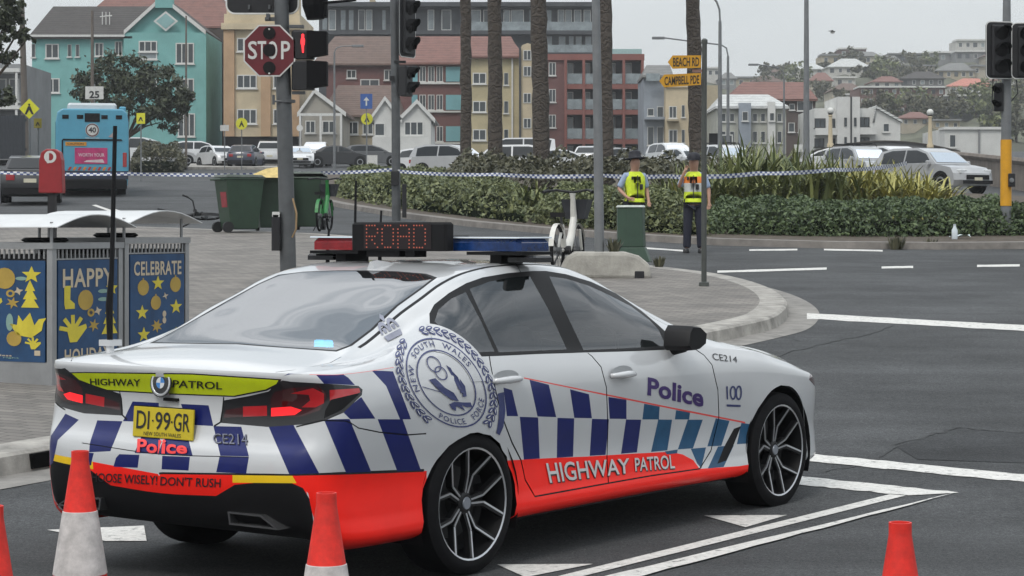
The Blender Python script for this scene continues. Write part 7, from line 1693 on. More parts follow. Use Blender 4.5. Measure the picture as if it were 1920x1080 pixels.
# turquoise building
W_turq = wallmat('turquoise', (.175, .39, .375), .08); W_cream = wallmat('cream', (.50, .42, .29)); W_orange = wallmat('apricot', (.42, .28, .17)); W_white = wallmat('white', (.56, .56, .54), .07); W_yel = wallmat('yellow', (.43, .37, .23)); W_dark = wallmat('charcoal', (.052, .056, .062)); W_bg = wallmat('blue_grey', (.26, .29, .33)); W_sage = wallmat('pale_sage', (.38, .385, .34)); W_tan = wallmat('tan', (.36, .31, .22)); W_grey = wallmat('grey', (.20, .205, .21))
b = Bld('turquoise rendered flats with a gabled end and white diamond vent', 175, 60, 235, 68, 300, W_turq)
b.slope(56, 250, 69, 100, 290, 12, T_dark, 6); b.box('gutter', 56, 236, 66, 70, -.55, -.35, M_frw); b.box('gable_wing', 234, 388, 62, 300, -.5, 9, W_turq)
b.gable(236, 386, 62, 306, -2, W_turq, T_dark, 2, o=-.55, trim=M_frw); b.box('parapet', 293, 326, -14, 16, -.6, .2, W_turq)
k = MB(); c = b.P(313, 41); k.raw([(c.x+x, 174.4, c.z+z) for x, z in ((-1.0, 0), (0, -.82), (1.0, 0), (0, .82))], [(0, 1, 2, 3)]); dv = k.build('diamond_vent', M_frw, b.t); k = MB(); k.raw([(c.x+x*.78, 174.37, c.z+z*.78) for x, z in ((-1.0, 0), (0, -.82), (1.0, 0), (0, .82))], [(0, 1, 2, 3)]); k.build('vent_panel', wallmat('vent', (.25, .42, .42)), dv)
for q in ((85, 82, 111, 110), (178, 80, 194, 106), (216, 78, 229, 103), (87, 147, 112, 174), (176, 147, 194, 172), (60, 82, 66, 108), (60, 147, 66, 172)): b.win(*q, mull=1 if q[2]-q[0] > 12 else 0)
for q in ((127, 83, 134, 107), (142, 83, 149, 107)): b.win(*q, mull=0)
for q in ((262, 78, 297, 98), (331, 81, 366, 121), (331, 148, 366, 185), (335, 213, 368, 257), (262, 148, 297, 172)): b.win(*q, mull=2, o=-.5)
b.win(262, 99, 297, 112, mull=0, o=-.5, light=True)
k = MB(); c = b.P(190, 27, 2.0); 
for x in (-.3, 0, .3): k.tube([c+Vector((x, 0, -.8)), c+Vector((x, 0, .4))], .04, 5)
k.tube([c+Vector((-.5, 0, 0)), c+Vector((.5, 0, .1))], .05, 5); k.build('roof_aerial', M_frw, b.t)
b = Bld('red tiled house roof rising behind the turquoise building', 215, 150, 440, 46, 300, B_brn); b.slope(140, 452, 50, 235, 392, -34, T_red, 7)
b = Bld('narrow dark brown block in the gap beside the apricot flats', 186, 386, 424, 54, 300, wallmat('umber', (.06, .045, .038))); 
for y in (70, 105, 140, 175, 210): b.win(398, y, 414, y+22, 1, 0, M_frd, sill=False)
# apricot flats
b = Bld('apricot and cream three-storey flats behind the stop sign', 172, 420, 562, 26, 256, W_cream, 12)
b.box('cornice', 416, 566, 44, 56, -.5, -.003, W_cream); b.box('parapet', 424, 560, -6, 25, .3, 2, W_cream)
for x0, x1 in ((420, 440), (490, 508), (548, 562)): b.box('pilaster', x0, x1, 57, 256, -.3, -.003, W_orange)
for y0, y1 in ((71, 97), (140, 166), (205, 232)): b.win(444, y0, 482, y1, 2); b.win(512, y0, 545, y1, 1)
b.box('shopfront', 420, 562, 257, 305, .1, 8, M_dk)
# brick with brown roof, then the bungalows in front
b = Bld('red brick flats with a brown tiled roof left of the second signal pole', 202, 612, 745, 119, 300, B_red); b.slope(586, 760, 120, 628, 745, 68, T_brown, 6)
for q in ((650, 131, 668, 147), (676, 149, 711, 168), (720, 131, 738, 150), (650, 180, 668, 198)): b.win(*q, mull=1)
b.box('balcony', 648, 712, 169, 174, -.7, -.003, M_frw)
b = Bld('bungalow with white-trimmed gable just right of the stop sign pole', 170, 566, 640, 214, 300, wallmat('putty', (.33, .31, .27)), 9, name='house', cat='house'); b.gable(560, 646, 214, 590, 172, wallmat('putty', (0, 0, 0)), T_brown, 4, trim=M_frw)
for q in ((572, 226, 592, 250), (604, 226, 630, 250)): b.win(*q, mull=1)
b.box('porch_beam', 562, 644, 214, 219, -1.4, -1.2, M_frw)
for x in (564, 602, 640): b.box('porch_post', x, x+4, 219, 300, -1.4, -1.2, M_frw)
b = Bld('brown-roofed bungalow behind the blue and yellow road signs', 180, 640, 745, 214, 300, W_tan, 9, name='house', cat='house'); b.slope(600, 752, 216, 634, 742, 160, T_brown, 6)
b.win(650, 228, 672, 252, 1); b.win(680, 228, 700, 252, 1)
b = Bld('white bungalow with two small gables behind the second signal pole', 164, 702, 808, 226, 300, W_white, 9, name='house', cat='house')
b.gable(694, 752, 226, 722, 186, W_white, T_grey, 3, trim=M_frw); b.gable(748, 814, 226, 782, 192, W_white, T_grey, 3, trim=M_frw)
b.win(702, 231, 722, 255, 0); b.win(758, 228, 794, 254, 2); b.box('veranda_wall', 700, 806, 258, 300, -1.2, -1.0, W_white)
# brick and teal flats
b = Bld('brick flats with white windows and turquoise panels behind the leftmost palm', 196, 745, 882, 117, 300, B_red, 11); b.slope(735, 985, 118, 770, 958, 68, T_red, 6)
W_teal = wallmat('teal_panel', (.17, .36, .40), .06)
for y0 in (125, 178, 237):
    for x0 in (786, 802, 818): b.win(x0, y0, x0+13, y0+28, 1)
    b.box('teal_panel', 836, 866, y0, y0+28, -.12, -.003, W_teal); b.box('teal_panel', 772, 783, y0, y0+28, -.12, -.003, W_teal); b.box('sill_band', 770, 868, y0+30, y0+33, -.25, -.003, M_frw)
# yellow flats with the art deco stair tower
b = Bld('yellow rendered flats with a cream stair tower between the palms', 190, 882, 976, 104, 300, W_yel, 11); b.slope(876, 984, 106, 912, 958, 72, T_red, 5)
for y0 in (136, 189, 242): b.win(886, y0, 912, y0+22, 1); b.win(945, y0, 953, y0+24, 0); b.win(916, y0, 936, y0+22, 1)
b.box('stair_tower', 974, 1005, 96, 300, -.8, 4, W_cream); k = MB(); pr = [(974, 96), (979, 86), (989, 82), (999, 86), (1005, 96)]; k.prism([(b.P(x, y).x, b.P(x, y).z) for x, y in pr], 'y', 189.2, 194); k.build('tower_crown', W_cream, b.t)
for x in (973, 1002): b.box('tower_fin', x, x+4, 92, 300, -1.05, -.803, M_frd)
for y0 in (95, 125, 175, 222): b.win(981, y0, 996, y0+20, 1, o=-.8, sill=False)
b.box('downpipe', 959, 962, 104, 300, -.2, -.003, M_frw)
# charcoal modern block on top behind
b = Bld('charcoal modern apartment block rising behind the tiled roofs', 262, 598, 1112, 24, 300, W_dark, 14)
b.box('roof_slab', 592, 1118, 6, 14, -1.5, 12, W_dark); b.box('upper_wall', 604, 1106, 14, 24, .5, 12, W_dark); b.box('floor_slab', 600, 1110, 59, 66, -1.4, -.003, W_dark); b.box('lift_room', 690, 700, -6, 6, 3, 5, W_tan)
for x0, x1 in ((604, 614), (616, 630), (638, 649), (653, 664), (672, 684), (686, 698), (716, 724), (802, 814), (828, 846), (880, 902), (906, 925), (944, 956), (958, 982), (992, 1000), (1024, 1035), (1046, 1058), (1060, 1072), (1076, 1090), (1094, 1108)): b.win(x0, 18, x1, 57, 0, 0, M_frw if x1-x0 > 11 else M_frd, light=(x0 % 3 != 0), sill=False)
for x0, x1 in ((1024, 1036), (1046, 1062), (1066, 1076), (1078, 1092), (1096, 1110)): b.win(x0, 67, x1, 98, 0, 0, M_frd, light=(x0 % 2 == 0), sill=False)
for x0, x1 in ((880, 1010), (1022, 1110)):
    k = b.box('balustrade', x0, x1, 43, 60, -1.38, -1.34, M_panel)
b.box('balustrade', 1022, 1110, 88, 102, -3.0, -2.96, M_panel)
# red apartment block with the grid of balconies
W_terra = wallmat('terracotta', (.22, .085, .07), .1)
b = Bld('terracotta apartment block with a grid of glass balconies', 212, 1022, 1058, 102, 300, B_red, 12)
b.box('rear_wall', 1058.2, 1206, 112, 300, 1.6, 12, W_dark); b.box('roof_edge', 1022, 1208, 101.5, 113, -.25, 12, W_terra)
for y0 in (158, 206, 261): b.box('floor_slab', 1058, 1207, y0, y0+9, -.2, 1.6, W_terra)
for x0 in (1058, 1092, 1121, 1140, 1167, 1202): b.box('pier', x0, x0+5, 113, 300, -.3, 1.55, W_terra)
for y0, y1 in ((113, 158), (167, 206), (215, 261), (270, 298)):
    for x0, x1 in ((1064, 1091), (1098, 1120), (1127, 1139), (1146, 1166), (1173, 1201)):
        b.win(x0, y0+3, x0+(x1-x0)*.45, y1-1, 0, 0, M_frw, light=True, o=1.6, sill=False)
        if y0 < 260: b.box('balustrade', x0-.5, x1+.5, y1-20, y1-1, -.1, -.06, M_panel)
for y0 in (117, 167, 215): b.win(1029, y0, 1042, y0+25, 1)
b.box('terrace_balustrade', 1146, 1204, 91, 104, .5, .54, mat('terrace_glass', (.28, .42, .42), .1, var=.1))
# row to the right
b = Bld('blue-grey terrace house beside the terracotta block', 196, 1207, 1248, 142, 300, W_bg, 9, name='house', cat='house'); b.slope(1204, 1262, 142, 1212, 1256, 122, T_grey, 4)
b.box('balcony_glass', 1210, 1236, 139, 153, -1, -.96, M_panel); b.win(1214, 203, 1226, 218, 0); b.win(1232, 200, 1244, 222, 0); b.box('balcony', 1208, 1246, 220, 225, -1.0, -.003, W_bg); b.win(1214, 238, 1226, 272, 0); b.win(1232, 238, 1244, 270, 0)
b = Bld('cream terrace house behind the street-name blades', 194, 1248, 1298, 162, 300, W_cream, 9, name='house', cat='house'); b.box('parapet', 1246, 1300, 156, 164, -.2, .3, W_cream)
for q in ((1254, 199, 1269, 222), (1278, 197, 1284, 220), (1254, 243, 1270, 268), (1278, 243, 1284, 268)): b.win(*q, mull=1 if q[2]-q[0] > 9 else 0)
b.box('balcony', 1250, 1272, 224, 228, -.8, -.003, W_tan)
b = Bld('pale yellow narrow house right of the slim post', 198, 1298, 1346, 160, 300, W_tan, 9, name='house', cat='house'); b.win(1303, 197, 1312, 222, 0); b.win(1333, 196, 1340, 220, 0); b.win(1333, 245, 1341, 275, 0)
b = Bld('pale two-storey house with a blue-grey bay and flat pale roof', 184, 1344, 1474, 199, 300, W_sage, 10, name='house', cat='house'); b.slope(1340, 1478, 200, 1352, 1440, 177, T_pale, 5)
b.box('bay', 1384, 1406, 194, 300, -.9, -.003, W_bg); b.box('bay', 1438, 1452, 192, 300, -.7, -.003, W_white)
for x0 in (1352, 1368, 1411, 1426, 1457): b.win(x0, 213, x0+9, 228, 0); b.win(x0, 246, x0+9, 268, 0)
b.win(1390, 210, 1400, 228, 0, o=-.9); b.win(1441, 212, 1450, 228, 0, o=-.7); b.win(1352, 252, 1374, 292, 1, o=-.05)
b = Bld('dark brick house with a red-brown hipped roof', 204, 1474, 1529, 184, 300, B_dk, 10, name='house', cat='house'); b.slope(1364, 1532, 186, 1392, 1508, 154, T_red, 6)
for q in ((1480, 195, 1490, 206), (1495, 190, 1508, 208), (1514, 190, 1524, 208), (1478, 230, 1490, 248), (1496, 230, 1508, 248), (1514, 230, 1525, 248)): b.win(*q, mull=0)
b = Bld('white modern house with a square tower and balconies', 176, 1527, 1640, 203, 300, W_white, 10, name='house', cat='house')
b.box('tower', 1566, 1608, 183, 300, -1.2, 6, W_white); b.box('tower_groove', 1590, 1593, 183, 300, -1.25, -1.203, M_frd)
b.gable(1636, 1690, 230, 1642, 203, W_white, T_pale, 2); b.box('side_wing', 1640.2, 1688, 230, 300, .0, 9, W_white)
for q in ((1527, 222, 1548, 240), (1555, 222, 1572, 239), (1612, 220, 1630, 238), (1527, 259, 1545, 276), (1555, 259, 1572, 276), (1612, 258, 1630, 276)): b.win(*q, mull=1, fr=M_frd)
for x0 in (1579, 1597): b.win(x0, 222, x0+4, 238, 0, 0, M_frd, o=-1.2, sill=False); b.win(x0, 258, x0+4, 272, 0, 0, M_frd, o=-1.2, sill=False)
b.win(1656, 232, 1667, 247, 0); b.box('balcony', 1608, 1640, 240, 253, -1.1, -.003, W_white); b.box('balcony', 1527, 1566, 241, 254, -1.0, -.003, W_white)
b = Bld('low white flat-roofed building right of the far lamp post', 168, 1771, 1882, 241, 300, W_white, 9); b.win(1780, 253, 1792, 276, 0); b.box('downpipe', 1834, 1837, 241, 300, -.15, -.003, W_grey); b.box('roof_edge', 1769, 1884, 238, 243, -.2, 2, W_white)
b = Bld('grey veranda house at the left edge behind the street tree', 150, -60, 44, 120, 300, W_grey, 9, name='house', cat='house'); b.box('veranda_roof', -60, 46, 131, 138, -1.6, -.003, M_frw); b.box('balcony_floor', -60, 46, 200, 207, -1.6, -.003, M_frw); b.box('veranda_post', 38, 42, 138, 290, -1.55, -1.4, M_frw); b.win(18, 148, 36, 190, 0); b.win(-6, 148, 12, 190, 0)
# ---------------------------------------------------------------- hill with its houses
RX = [1000, 1208, 1300, 1385, 1450, 1540, 1580, 1700, 1800, 1850, 1960, 2300]; RY = [150, 131, 128, 140, 130, 124, 104, 108, 100, 98, 96, 110]
def hill(px, f): yr = np.interp(px, RX, RY); D = 285+335*f; y = 292+(yr-292)*f**.8; return at(px, y, D)
def hill_at(px, py): yr = np.interp(px, RX, RY); f = max(0, min(1, ((py-292)/(yr-292))))**(1/.8); return 285+335*f
k = MB(); N1, N2 = 60, 16; rr = np.random.RandomState(5)
for i in range(N1+1):
    for j in range(N2+1): p = hill(1000+1300*i/N1, j/N2); k.v.append((p.x, p.y, p.z+(rr.uniform(-.8, .8) if 0 < j < N2 else -2)))
for i in range(N1):
    for j in range(N2): a = i*(N2+1)+j; k.f.append((a, a+N2+1, a+N2+2, a+1)); k.m.append(0)
for i in range(N1): p = k.v[i*(N2+1)+N2]; q = k.v[(i+1)*(N2+1)+N2]; k.face([p, q, (q[0]*1.3, q[1]+250, -20), (p[0]*1.3, p[1]+250, -20)])
struct(k.build('hill', mat('hill_scrub', (.085, .088, .055), .95, var=.5, vs=.06, bump=.3, bs=.6), smooth=True))
HC = {'w': wallmat('hill_white', (.48, .47, .44)), 'c': wallmat('hill_cream', (.38, .34, .27)), 'b': B_brn, 'g': W_grey, 'd': wallmat('hill_dark', (.10, .10, .10)), 't': W_tan}
HR = {'w': T_pale, 'g': T_grey, 'r': T_red, 'b': T_brown, 'd': T_dark, 'p': T_pink, 'f': None}
hs = [(1553, 1629, 124, 142, 110, 'w', 'w', 'hill house with a bright white hipped roof'), (1632, 1698, 122, 146, 104, 'c', 'g', 'hill house with a grey hipped roof right of the white-roofed one'), (1668, 1748, 102, 119, 0, 'd', 'f', 'long dark flat-roofed house on the ridge'), (1745, 1792, 99, 120, 0, 'g', 'f', 'grey flat-roofed house on the ridge right of the long dark one'),
      (1794, 1850, 76, 97, 0, 'w', 'f', 'pale glazed house highest on the ridge'), (1792, 1852, 97, 120, 0, 'g', 'f', 'grey house just below the highest pale house'), (1758, 1828, 131, 150, 118, 't', 'g', 'hill house with a low grey hipped roof above the pink one'), (1822, 1862, 124, 148, 0, 'c', 'f', 'cream hill house half behind the right signal head'),
      (1780, 1860, 160, 182, 147, 'w', 'p', 'hill house with a pink tiled roof and white veranda'), (1574, 1624, 92, 108, 0, 'b', 'f', 'brown block at the left end of the ridge'), (1540, 1576, 104, 122, 0, 't', 'f', 'tan house at the left end of the ridge'), (1606, 1650, 104, 116, 97, 'c', 'g', 'small gabled house between the brown block and the long dark one'),
      (1611, 1772, 164, 216, 0, 'b', 'f', 'long dark brick block with white windows on the lower hill'), (1560, 1616, 168, 196, 156, 'c', 'b', 'brown-roofed hill house left of the long brick block'), (1565, 1604, 146, 160, 0, 'w', 'f', 'small pale green hill house under the white roof'), (1772, 1840, 180, 222, 0, 'g', 'f', 'grey balconied block right of the long brick block'),
      (1840, 1905, 178, 214, 168, 'd', 'd', 'dark-roofed house behind the right signal pole'), (1480, 1545, 128, 152, 118, 'w', 'w', 'pale roofed house on the left shoulder of the hill'), (1520, 1560, 150, 178, 136, 'c', 'r', 'cream hill house with a red roof above the dark brick house'), (1410, 1466, 152, 172, 142, 'c', 'b', 'cream house with brown roof on the grassy slope'), (1380, 1420, 146, 160, 0, 't', 'f', 'small tan house at the foot of the grassy ridge'),
      (1326, 1350, 128, 160, 0, 'w', 'f', 'tall pale blue house behind the narrow yellow one'), (1350, 1380, 146, 166, 136, 'g', 'g', 'grey house between the tall pale one and the tan one'), (1690, 1770, 146, 165, 134, 'd', 'd', 'dark-roofed cottage above the long brick block'), (1900, 1960, 130, 170, 112, 'w', 'g', 'white house at the right edge of the hill'),
      (1636, 1690, 152, 166, 143, 'w', 'r', 'white hill house with a red roof above the left end of the long brick block'), (1700, 1752, 124, 140, 0, 'c', 'f', 'cream flat house below the long dark ridge house'), (1846, 1890, 104, 122, 95, 'c', 'b', 'brown-roofed house right of the highest pale house'), (1586, 1634, 178, 206, 0, 'w', 'f', 'white flat house partly behind the modern house tower'),
      (1690, 1742, 220, 244, 210, 'c', 'r', 'cream cottage with a red roof below the long brick block'), (1750, 1800, 226, 246, 0, 't', 'f', 'tan flat building left of the low white one'), (1640, 1690, 182, 212, 0, 'c', 'f', 'cream block in front of the long brick block'), (1446, 1482, 134, 148, 126, 'w', 'b', 'small white house with a brown roof on the left ridge'),
      (1862, 1908, 150, 166, 140, 'w', 'r', 'white house with a red roof right of the pink one'), (1724, 1768, 172, 198, 0, 'w', 'f', 'white flat house before the right end of the long brick block')]
for j, (x0, x1, yt, yb_, yr, wc, rc, lab) in enumerate(hs):
    D = hill_at((x0+x1)/2, yb_); b = Bld(lab, D, x0, x1, yt, yb_+10, HC[wc], 11, 'house', 'house', 'houses on the hill'); mid = (x0+x1)/2
    if HR[rc] is not None: b.slope(x0-3, x1+3, yt+1, x0+(x1-x0)*.32, x1-(x1-x0)*.32, yr, HR[rc], 5)
    else: b.box('roof_edge', x0-1.5, x1+1.5, yt-2.5, yt+.5, -.6, 6, M_frw if wc in 'bgw' else W_grey)
    n = max(2, int((x1-x0)/14)); r = random.Random(j)
    for row_ in range(max(1, int((yb_-yt)/17))):
        for q in range(n):
            xw = x0+(x1-x0)*(q+.5)/n; yw = yt+4+row_*17
            if yw+8 < yb_+4: b.win(xw-3.4-r.uniform(0, 1), yw, xw+3.4, yw+8.5, 0, 0, M_frw if r.random() < .7 else M_frd, light=r.random() < .3, sill=False)
    if lab.startswith(('grey balconied', 'hill house with a pink')): b.box('balcony', x0, x1, (yt+yb_)/2, (yt+yb_)/2+3, -2, -.003, M_frw)
# scrubby trees between the houses: each its own
rt_ = np.random.RandomState(9); names = ['dark', 'olive', 'grey-green', 'dusty green']
spots = [(1655, 152, 7), (1680, 148, 8), (1715, 155, 7), (1740, 128, 6), (1600, 120, 5), (1640, 225, 6), (1700, 225, 7), (1735, 228, 6), (1770, 232, 6), (1860, 225, 8), (1900, 222, 9), (1905, 262, 6), (1868, 262, 5), (1545, 190, 6), (1430, 172, 6), (1500, 165, 7), (1470, 150, 5), (1590, 205, 5), (1830, 225, 7), (1625, 150, 5), (1545, 135, 4), (1915, 190, 8), (1440, 140, 4), (1560, 112, 3.5)]
for j, (px, py, rr_) in enumerate(spots):
    D = hill_at(px, py); base = at(px, py, D); s = FPX/D; near = min(hs, key=lambda h: abs((h[0]+h[1])/2-px)+abs(h[3]-py))[7]
    side = 'left of' if px < [(h[0]+h[1])/2 for h in hs if h[7] == near][0] else 'right of'
    tree('%s bushy hill tree %s the %s' % (names[j % 4], side, ' '.join(near.split()[:7])), base-Vector((0, 0, 1)), rr_*1.2, [(rr_*.35*x, 0, rr_*.55+rr_*.3*z, rr_*.42) for x, z in ((-.8, 0), (0, .5), (.8, .1), (.2, -.3))], 900, .75, M_lf_o if j % 3 else M_lf_h, 100+j, tr=.2)
# ---------------------------------------------------------------- promenade wall, lamps, poles, signs, fence
M_stone = mat('wall_stone', (.17, .145, .125), .9, var=.3, vs=1.2, bump=.4, bs=8); M_bridge = mat('bridge_grey', (.17, .17, .172), .85, var=.15, vs=1)
D = 118.; k = MB(); pr = []
for px in range(1520, 1801, 20): pr.append((px, 289-24*max(0, math.sin(math.pi*(px-1500)/320))))
pts = [at(x, y, D) for x, y in pr]; k.raw([(p.x, D, p.z) for p in pts]+[(p.x, D, zg(D)-.5) for p in pts]+[(p.x, D+.5, p.z) for p in pts], [(i, i+1, len(pts)+i+1, len(pts)+i) for i in range(len(pts)-1)]+[(i, i+1, 2*len(pts)+i+1, 2*len(pts)+i) for i in range(len(pts)-1)])
br = k.build('parapet_wall', M_bridge); tag(br, 'grey parapet wall with an arched top behind the parked cars at right', 'wall')
k = MB(); k.raw([(p.x, D-.12, p.z+z) for z in (-.02, .05) for p in pts]+[(p.x, D+.4, p.z+.05) for p in pts], [(i, i+1, len(pts)+i+1, len(pts)+i) for i in range(len(pts)-1)]+[(len(pts)+i, len(pts)+i+1, 2*len(pts)+i+1, 2*len(pts)+i) for i in range(len(pts)-1)]); cp = k.build('coping', mat('coping_dark', (.07, .065, .06), .8, var=.2), br)
k = MB(); A, B_ = at(1730, 286, 112), at(1960, 312, 78); A2, B2 = at(1730, 330, 112), at(1960, 385, 78); k.raw([A, B_, B2-Vector((0, 0, .6)), A2-Vector((0, 0, .6)), A+Vector((.3, .3, 0)), B_+Vector((.3, .3, 0))], [(0, 1, 2, 3), (0, 1, 5, 4)]); sw_ = k.build('stone_wall', M_stone); tag(sw_, 'brown stone retaining wall running off at the right edge', 'wall')
k = MB(); k.tube([A+Vector((0, -.05, .1)), B_+Vector((0, -.05, .1))], .14, 6); k.build('coping', M_stone, sw_)
for px, y0, y1, lab in ((1557, 203, 276, 'cream promenade lamp with a white globe, the left one'), (1744, 206, 277, 'cream promenade lamp with a white globe, the right one')):
    D = 118.; p = at(px, y1, D-.3); t = thing('promenade_lamp', lab, 'lamp post', tuple(p), 0, 'promenade lamps'); h = (y1-y0)/FPX*D
    k = MB(); k.lathe([(.19, 0), (.19, .15), (.13, .25), (.11, h*.5), (.09, h*.78), (.13, h*.80), (.10, h*.83)], c=tuple(p), n=12); k.build('post', W_cream, t, smooth=40)
    k = MB(); k.lathe([(.10, h*.835), (.16, h*.86)], c=tuple(p), n=12); k.build('collar', M_frd, t); k = MB(); k.sphere((p.x, p.y, p.z+h*.93), .19, 12, 8); k.build('globe', mat('globe_white', (.6, .6, .57), .3, var=.05), t, smooth=True)
def pole(label, px, ytop, D, r, m, arms=(), name='street_lamp', cat='street lamp', lean=0):
    b_ = Vector(((px-960)/FPX*D, D, zg(D))); t = thing(name, label, cat, tuple(b_)); p = at(px+lean, ytop, D); k = MB(); k.tube([b_, b_.lerp(p, .5), p], [r*1.2, r, r*.75], 10); k.build('pole', m, t, smooth=40)
    for pts in arms:
        k = MB(); Q = [at(x, y, D) for x, y in pts]; k.tube(Q, r*.5, 6); a = k.build('arm', m, t); e = Q[-1]; d = -1 if Q[-1].x < Q[0].x else 1
        k = MB(); k.bbox((min(e.x, e.x+d*.7), D-.14, e.z-.08), (max(e.x, e.x+d*.7), D+.14, e.z+.06), .03); k.build('luminaire', M_gal2, a)
    return t
M_timber = mat('timber_pole', (.13, .11, .095), .9, var=.25, vs=2)
pole('tall curved street lamp right of the slim post', 1350, 40, 100, .10, M_gal2, [[(1350, 40), (1349, 18), (1344, 4), (1336, -6)]]); pole('street lamp with a long arm reaching left over the street-name blades', 1365, 105, 120, .09, M_gal2, [[(1365, 105), (1362, 90), (1352, 84), (1300, 78), (1246, 71)]])
pole('distant street lamp with a short arm left of the flagpole', 1470, 150, 150, .08, M_gal2, [[(1470, 150), (1468, 134), (1460, 127), (1422, 121)]]); pole('thick pale mast rising above the white house', 1512, -30, 105, .14, M_gal2, name='mast', cat='mast')
pole('timber power pole at the left edge by the fence', 50, -30, 88, .13, M_timber, name='power_pole', cat='pole', lean=-10); pole('slim timber pole behind the bus', 173, 20, 120, .10, M_timber, name='power_pole', cat='pole'); pole('thin service pole before the turquoise gable', 349, 30, 140, .07, M_timber, name='power_pole', cat='pole')
pole('old street lamp pole before the brown-roofed bungalow', 627, 98, 130, .07, M_gal2, [[(627, 98), (631, 90), (640, 87), (660, 86)]])
def road_sign(label, px, py, D, shape, m, base_y=None, half=10, sym=None, txt=None, extra=None, cat='sign', symm=None):
    c = at(px, py, D); t = thing('road_sign', label, cat, (c.x, D, zg(D))); k = MB(); k.tube([(c.x, D+.05, zg(D)), (c.x, D+.05, c.z+half/FPX*D)], .035, 6); k.build('post', M_gal2, t); r = half/FPX*D
    P = {'diamond': [(0, -1), (1, 0), (0, 1), (-1, 0)], 'disc': [(math.cos(a), math.sin(a)) for a in np.linspace(0, 2*math.pi, 21)[:-1]], 'rect': [(-.8, -1), (.8, -1), (.8, 1), (-.8, 1)], 'wide': [(-1, -.7), (1, -.7), (1, .7), (-1, .7)]}[shape]
    k = MB(); k.prism([(c.x+x*r, c.z+y*r) for x, y in P], 'y', D-.02, D+.01); f = k.build('plate', m, t)
    if sym:
        k = MB()
        for pl in sym: k.raw([(c.x+x*r, D-.03, c.z+y*r) for x, y in pl], [tuple(range(len(pl)))])
        k.build('symbol', symm or M_letter, f, fix=False)
    if txt: k = MB(); text_on(k, txt, (c.x-.55*r, D-.03, c.z-.6*r), (1.1*r, 0, 0), (0, 0, .8*r), bold=.03); k.build('lettering', M_letter, f, fix=False)
    return t
walk = [[(-.08, .3), (.08, .3), (.1, .5), (-.1, .5)], [(-.12, .25), (.12, .25), (.45, -.55), (.25, -.55), (0, -.1), (-.25, -.55), (-.45, -.55)]]
M_sy = mat('sign_yellow', (.62, .60, .03), .5, var=.1)
road_sign('yellow diamond pedestrian sign left of the bus', 55, 204, 78, 'diamond', M_sy, half=19, sym=walk); road_sign('round yellow pedestrian sign before the apricot flats', 453, 232, 132, 'disc', M_sy, half=11, sym=walk); road_sign('round yellow pedestrian sign under the blue sign', 688, 223, 125, 'disc', M_sy, half=11, sym=walk)
road_sign('blue parking direction sign above the yellow pedestrian sign', 687, 190, 124, 'rect', mat('sign_blue', (.03, .09, .30), .5, var=.15), half=14, sym=[[(-.1, -.6), (.1, -.6), (.1, .1), (.4, .1), (0, .6), (-.4, .1), (-.1, .1)]], symm=M_swh); road_sign('yellow sign just right of the bus', 264, 222, 100, 'rect', M_sy, half=10, sym=[walk[1]])
road_sign('white speed sign above the bus roof', 177, 174, 118, 'wide', M_swh, half=17, txt='25'); road_sign('small square yellow sign under the diamond sign', 71, 231, 79, 'rect', mat('sign_dark_yellow', (.2, .17, .02), .5), half=9, sym=[walk[1]]); road_sign('small white sign on a post before the dark brown block', 421, 240, 130, 'wide', M_swh, half=8)
road_sign('white notice board below the dark brick house', 1499, 278, 130, 'wide', M_swh, half=10); road_sign('white bollard sign behind the bright hedge', 698, 303, 112, 'rect', M_swh, half=12); road_sign('red and white give-way board beside the apricot flats', 562, 240, 140, 'disc', M_swh, half=6)
road_sign('black warning sign on a post by the pale house', 1339, 262, 118, 'rect', M_dk, half=12)
D = 76.; fn = thing('fence', 'dark slatted fence at the left edge behind the black hatchback', 'fence', (at(0, 0, D).x, D, zg(D)))
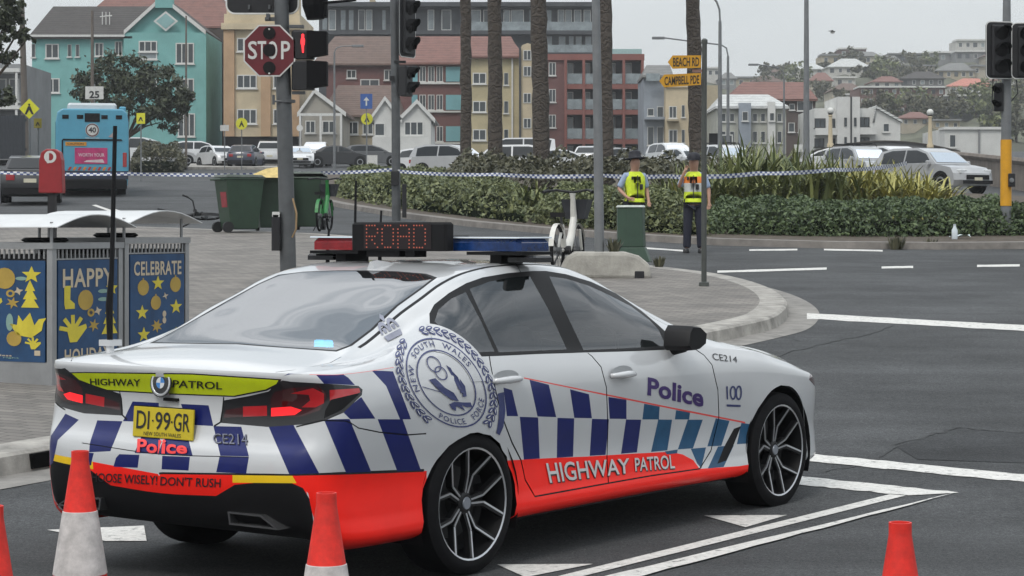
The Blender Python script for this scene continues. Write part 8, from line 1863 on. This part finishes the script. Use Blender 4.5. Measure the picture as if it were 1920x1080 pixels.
sl = MB(); hgt = (298-216)/FPX*D; sl.box((-.045, -.02, 0), (.045, .02, hgt)); sme = sl.mesh('slat', mat('fence_dark', (.035, .04, .048), .7, var=.15))
for j in range(16): meshobj('slat', sme, fn, MW[fn.name].inverted() @ Matrix.Translation((at(-30+j*5, 0, D).x, D, at(0, 298, D).z)))
k = MB(); a, b_ = at(-34, 225, D), at(49, 225, D); k.box((a.x, D+.03, a.z-.05), (b_.x, D+.08, a.z+.05)); k.box((a.x, D+.03, a.z-1.1), (b_.x, D+.08, a.z-1.0)); k.build('rail', mat('fence_dark', (0, 0, 0)), fn)
# kerb island far left and the kerb line behind the bus
k = MB(); k.raw([gpx(p, .16) for p in ((352, 318), (520, 318), (520, 308), (360, 308))]+[gpx(p, 0) for p in ((352, 318), (520, 318))], [(0, 1, 2, 3), (0, 1, 5, 4)]); struct(k.build('traffic_island', M_conc))
# gull
k = MB(); c = at(1561, 61, 70); k.sphere(tuple(c), .05, 8, 6, 0, None, (1.6, .7, .7)); gb = thing('gull', 'small seagull flying in the pale sky', 'bird', tuple(c)); k.build('body', M_swh, gb, smooth=True)
for s in (-1, 1): k = MB(); k.raw([c+Vector((-.05, 0, .03)), c+Vector((.08, 0, .03)), c+Vector((.05+s*.06, .1*s, .07)), c+Vector((-.04+s*.15, .2*s, .03))], [(0, 1, 2, 3)]); k.build('wing', M_gal2, gb)
# ---------------------------------------------------------------- air between the camera and the far hill
hz = MB().box((-420, -14, -25), (420, 900, 75)).build('haze', [])
hz.data.materials.clear(); hm_ = bpy.data.materials.new('haze_air'); hm_.use_nodes = True; hn = hm_.node_tree; hn.nodes.clear()
ho_ = hn.nodes.new('ShaderNodeOutputMaterial'); pv_ = hn.nodes.new('ShaderNodeVolumePrincipled'); pv_.inputs['Color'].default_value = (.93, .95, .97, 1); pv_.inputs['Density'].default_value = .0004; pv_.inputs['Anisotropy'].default_value = .2
hn.links.new(pv_.outputs[0], ho_.inputs['Volume']); hz.data.materials.append(hm_); stuff(hz)
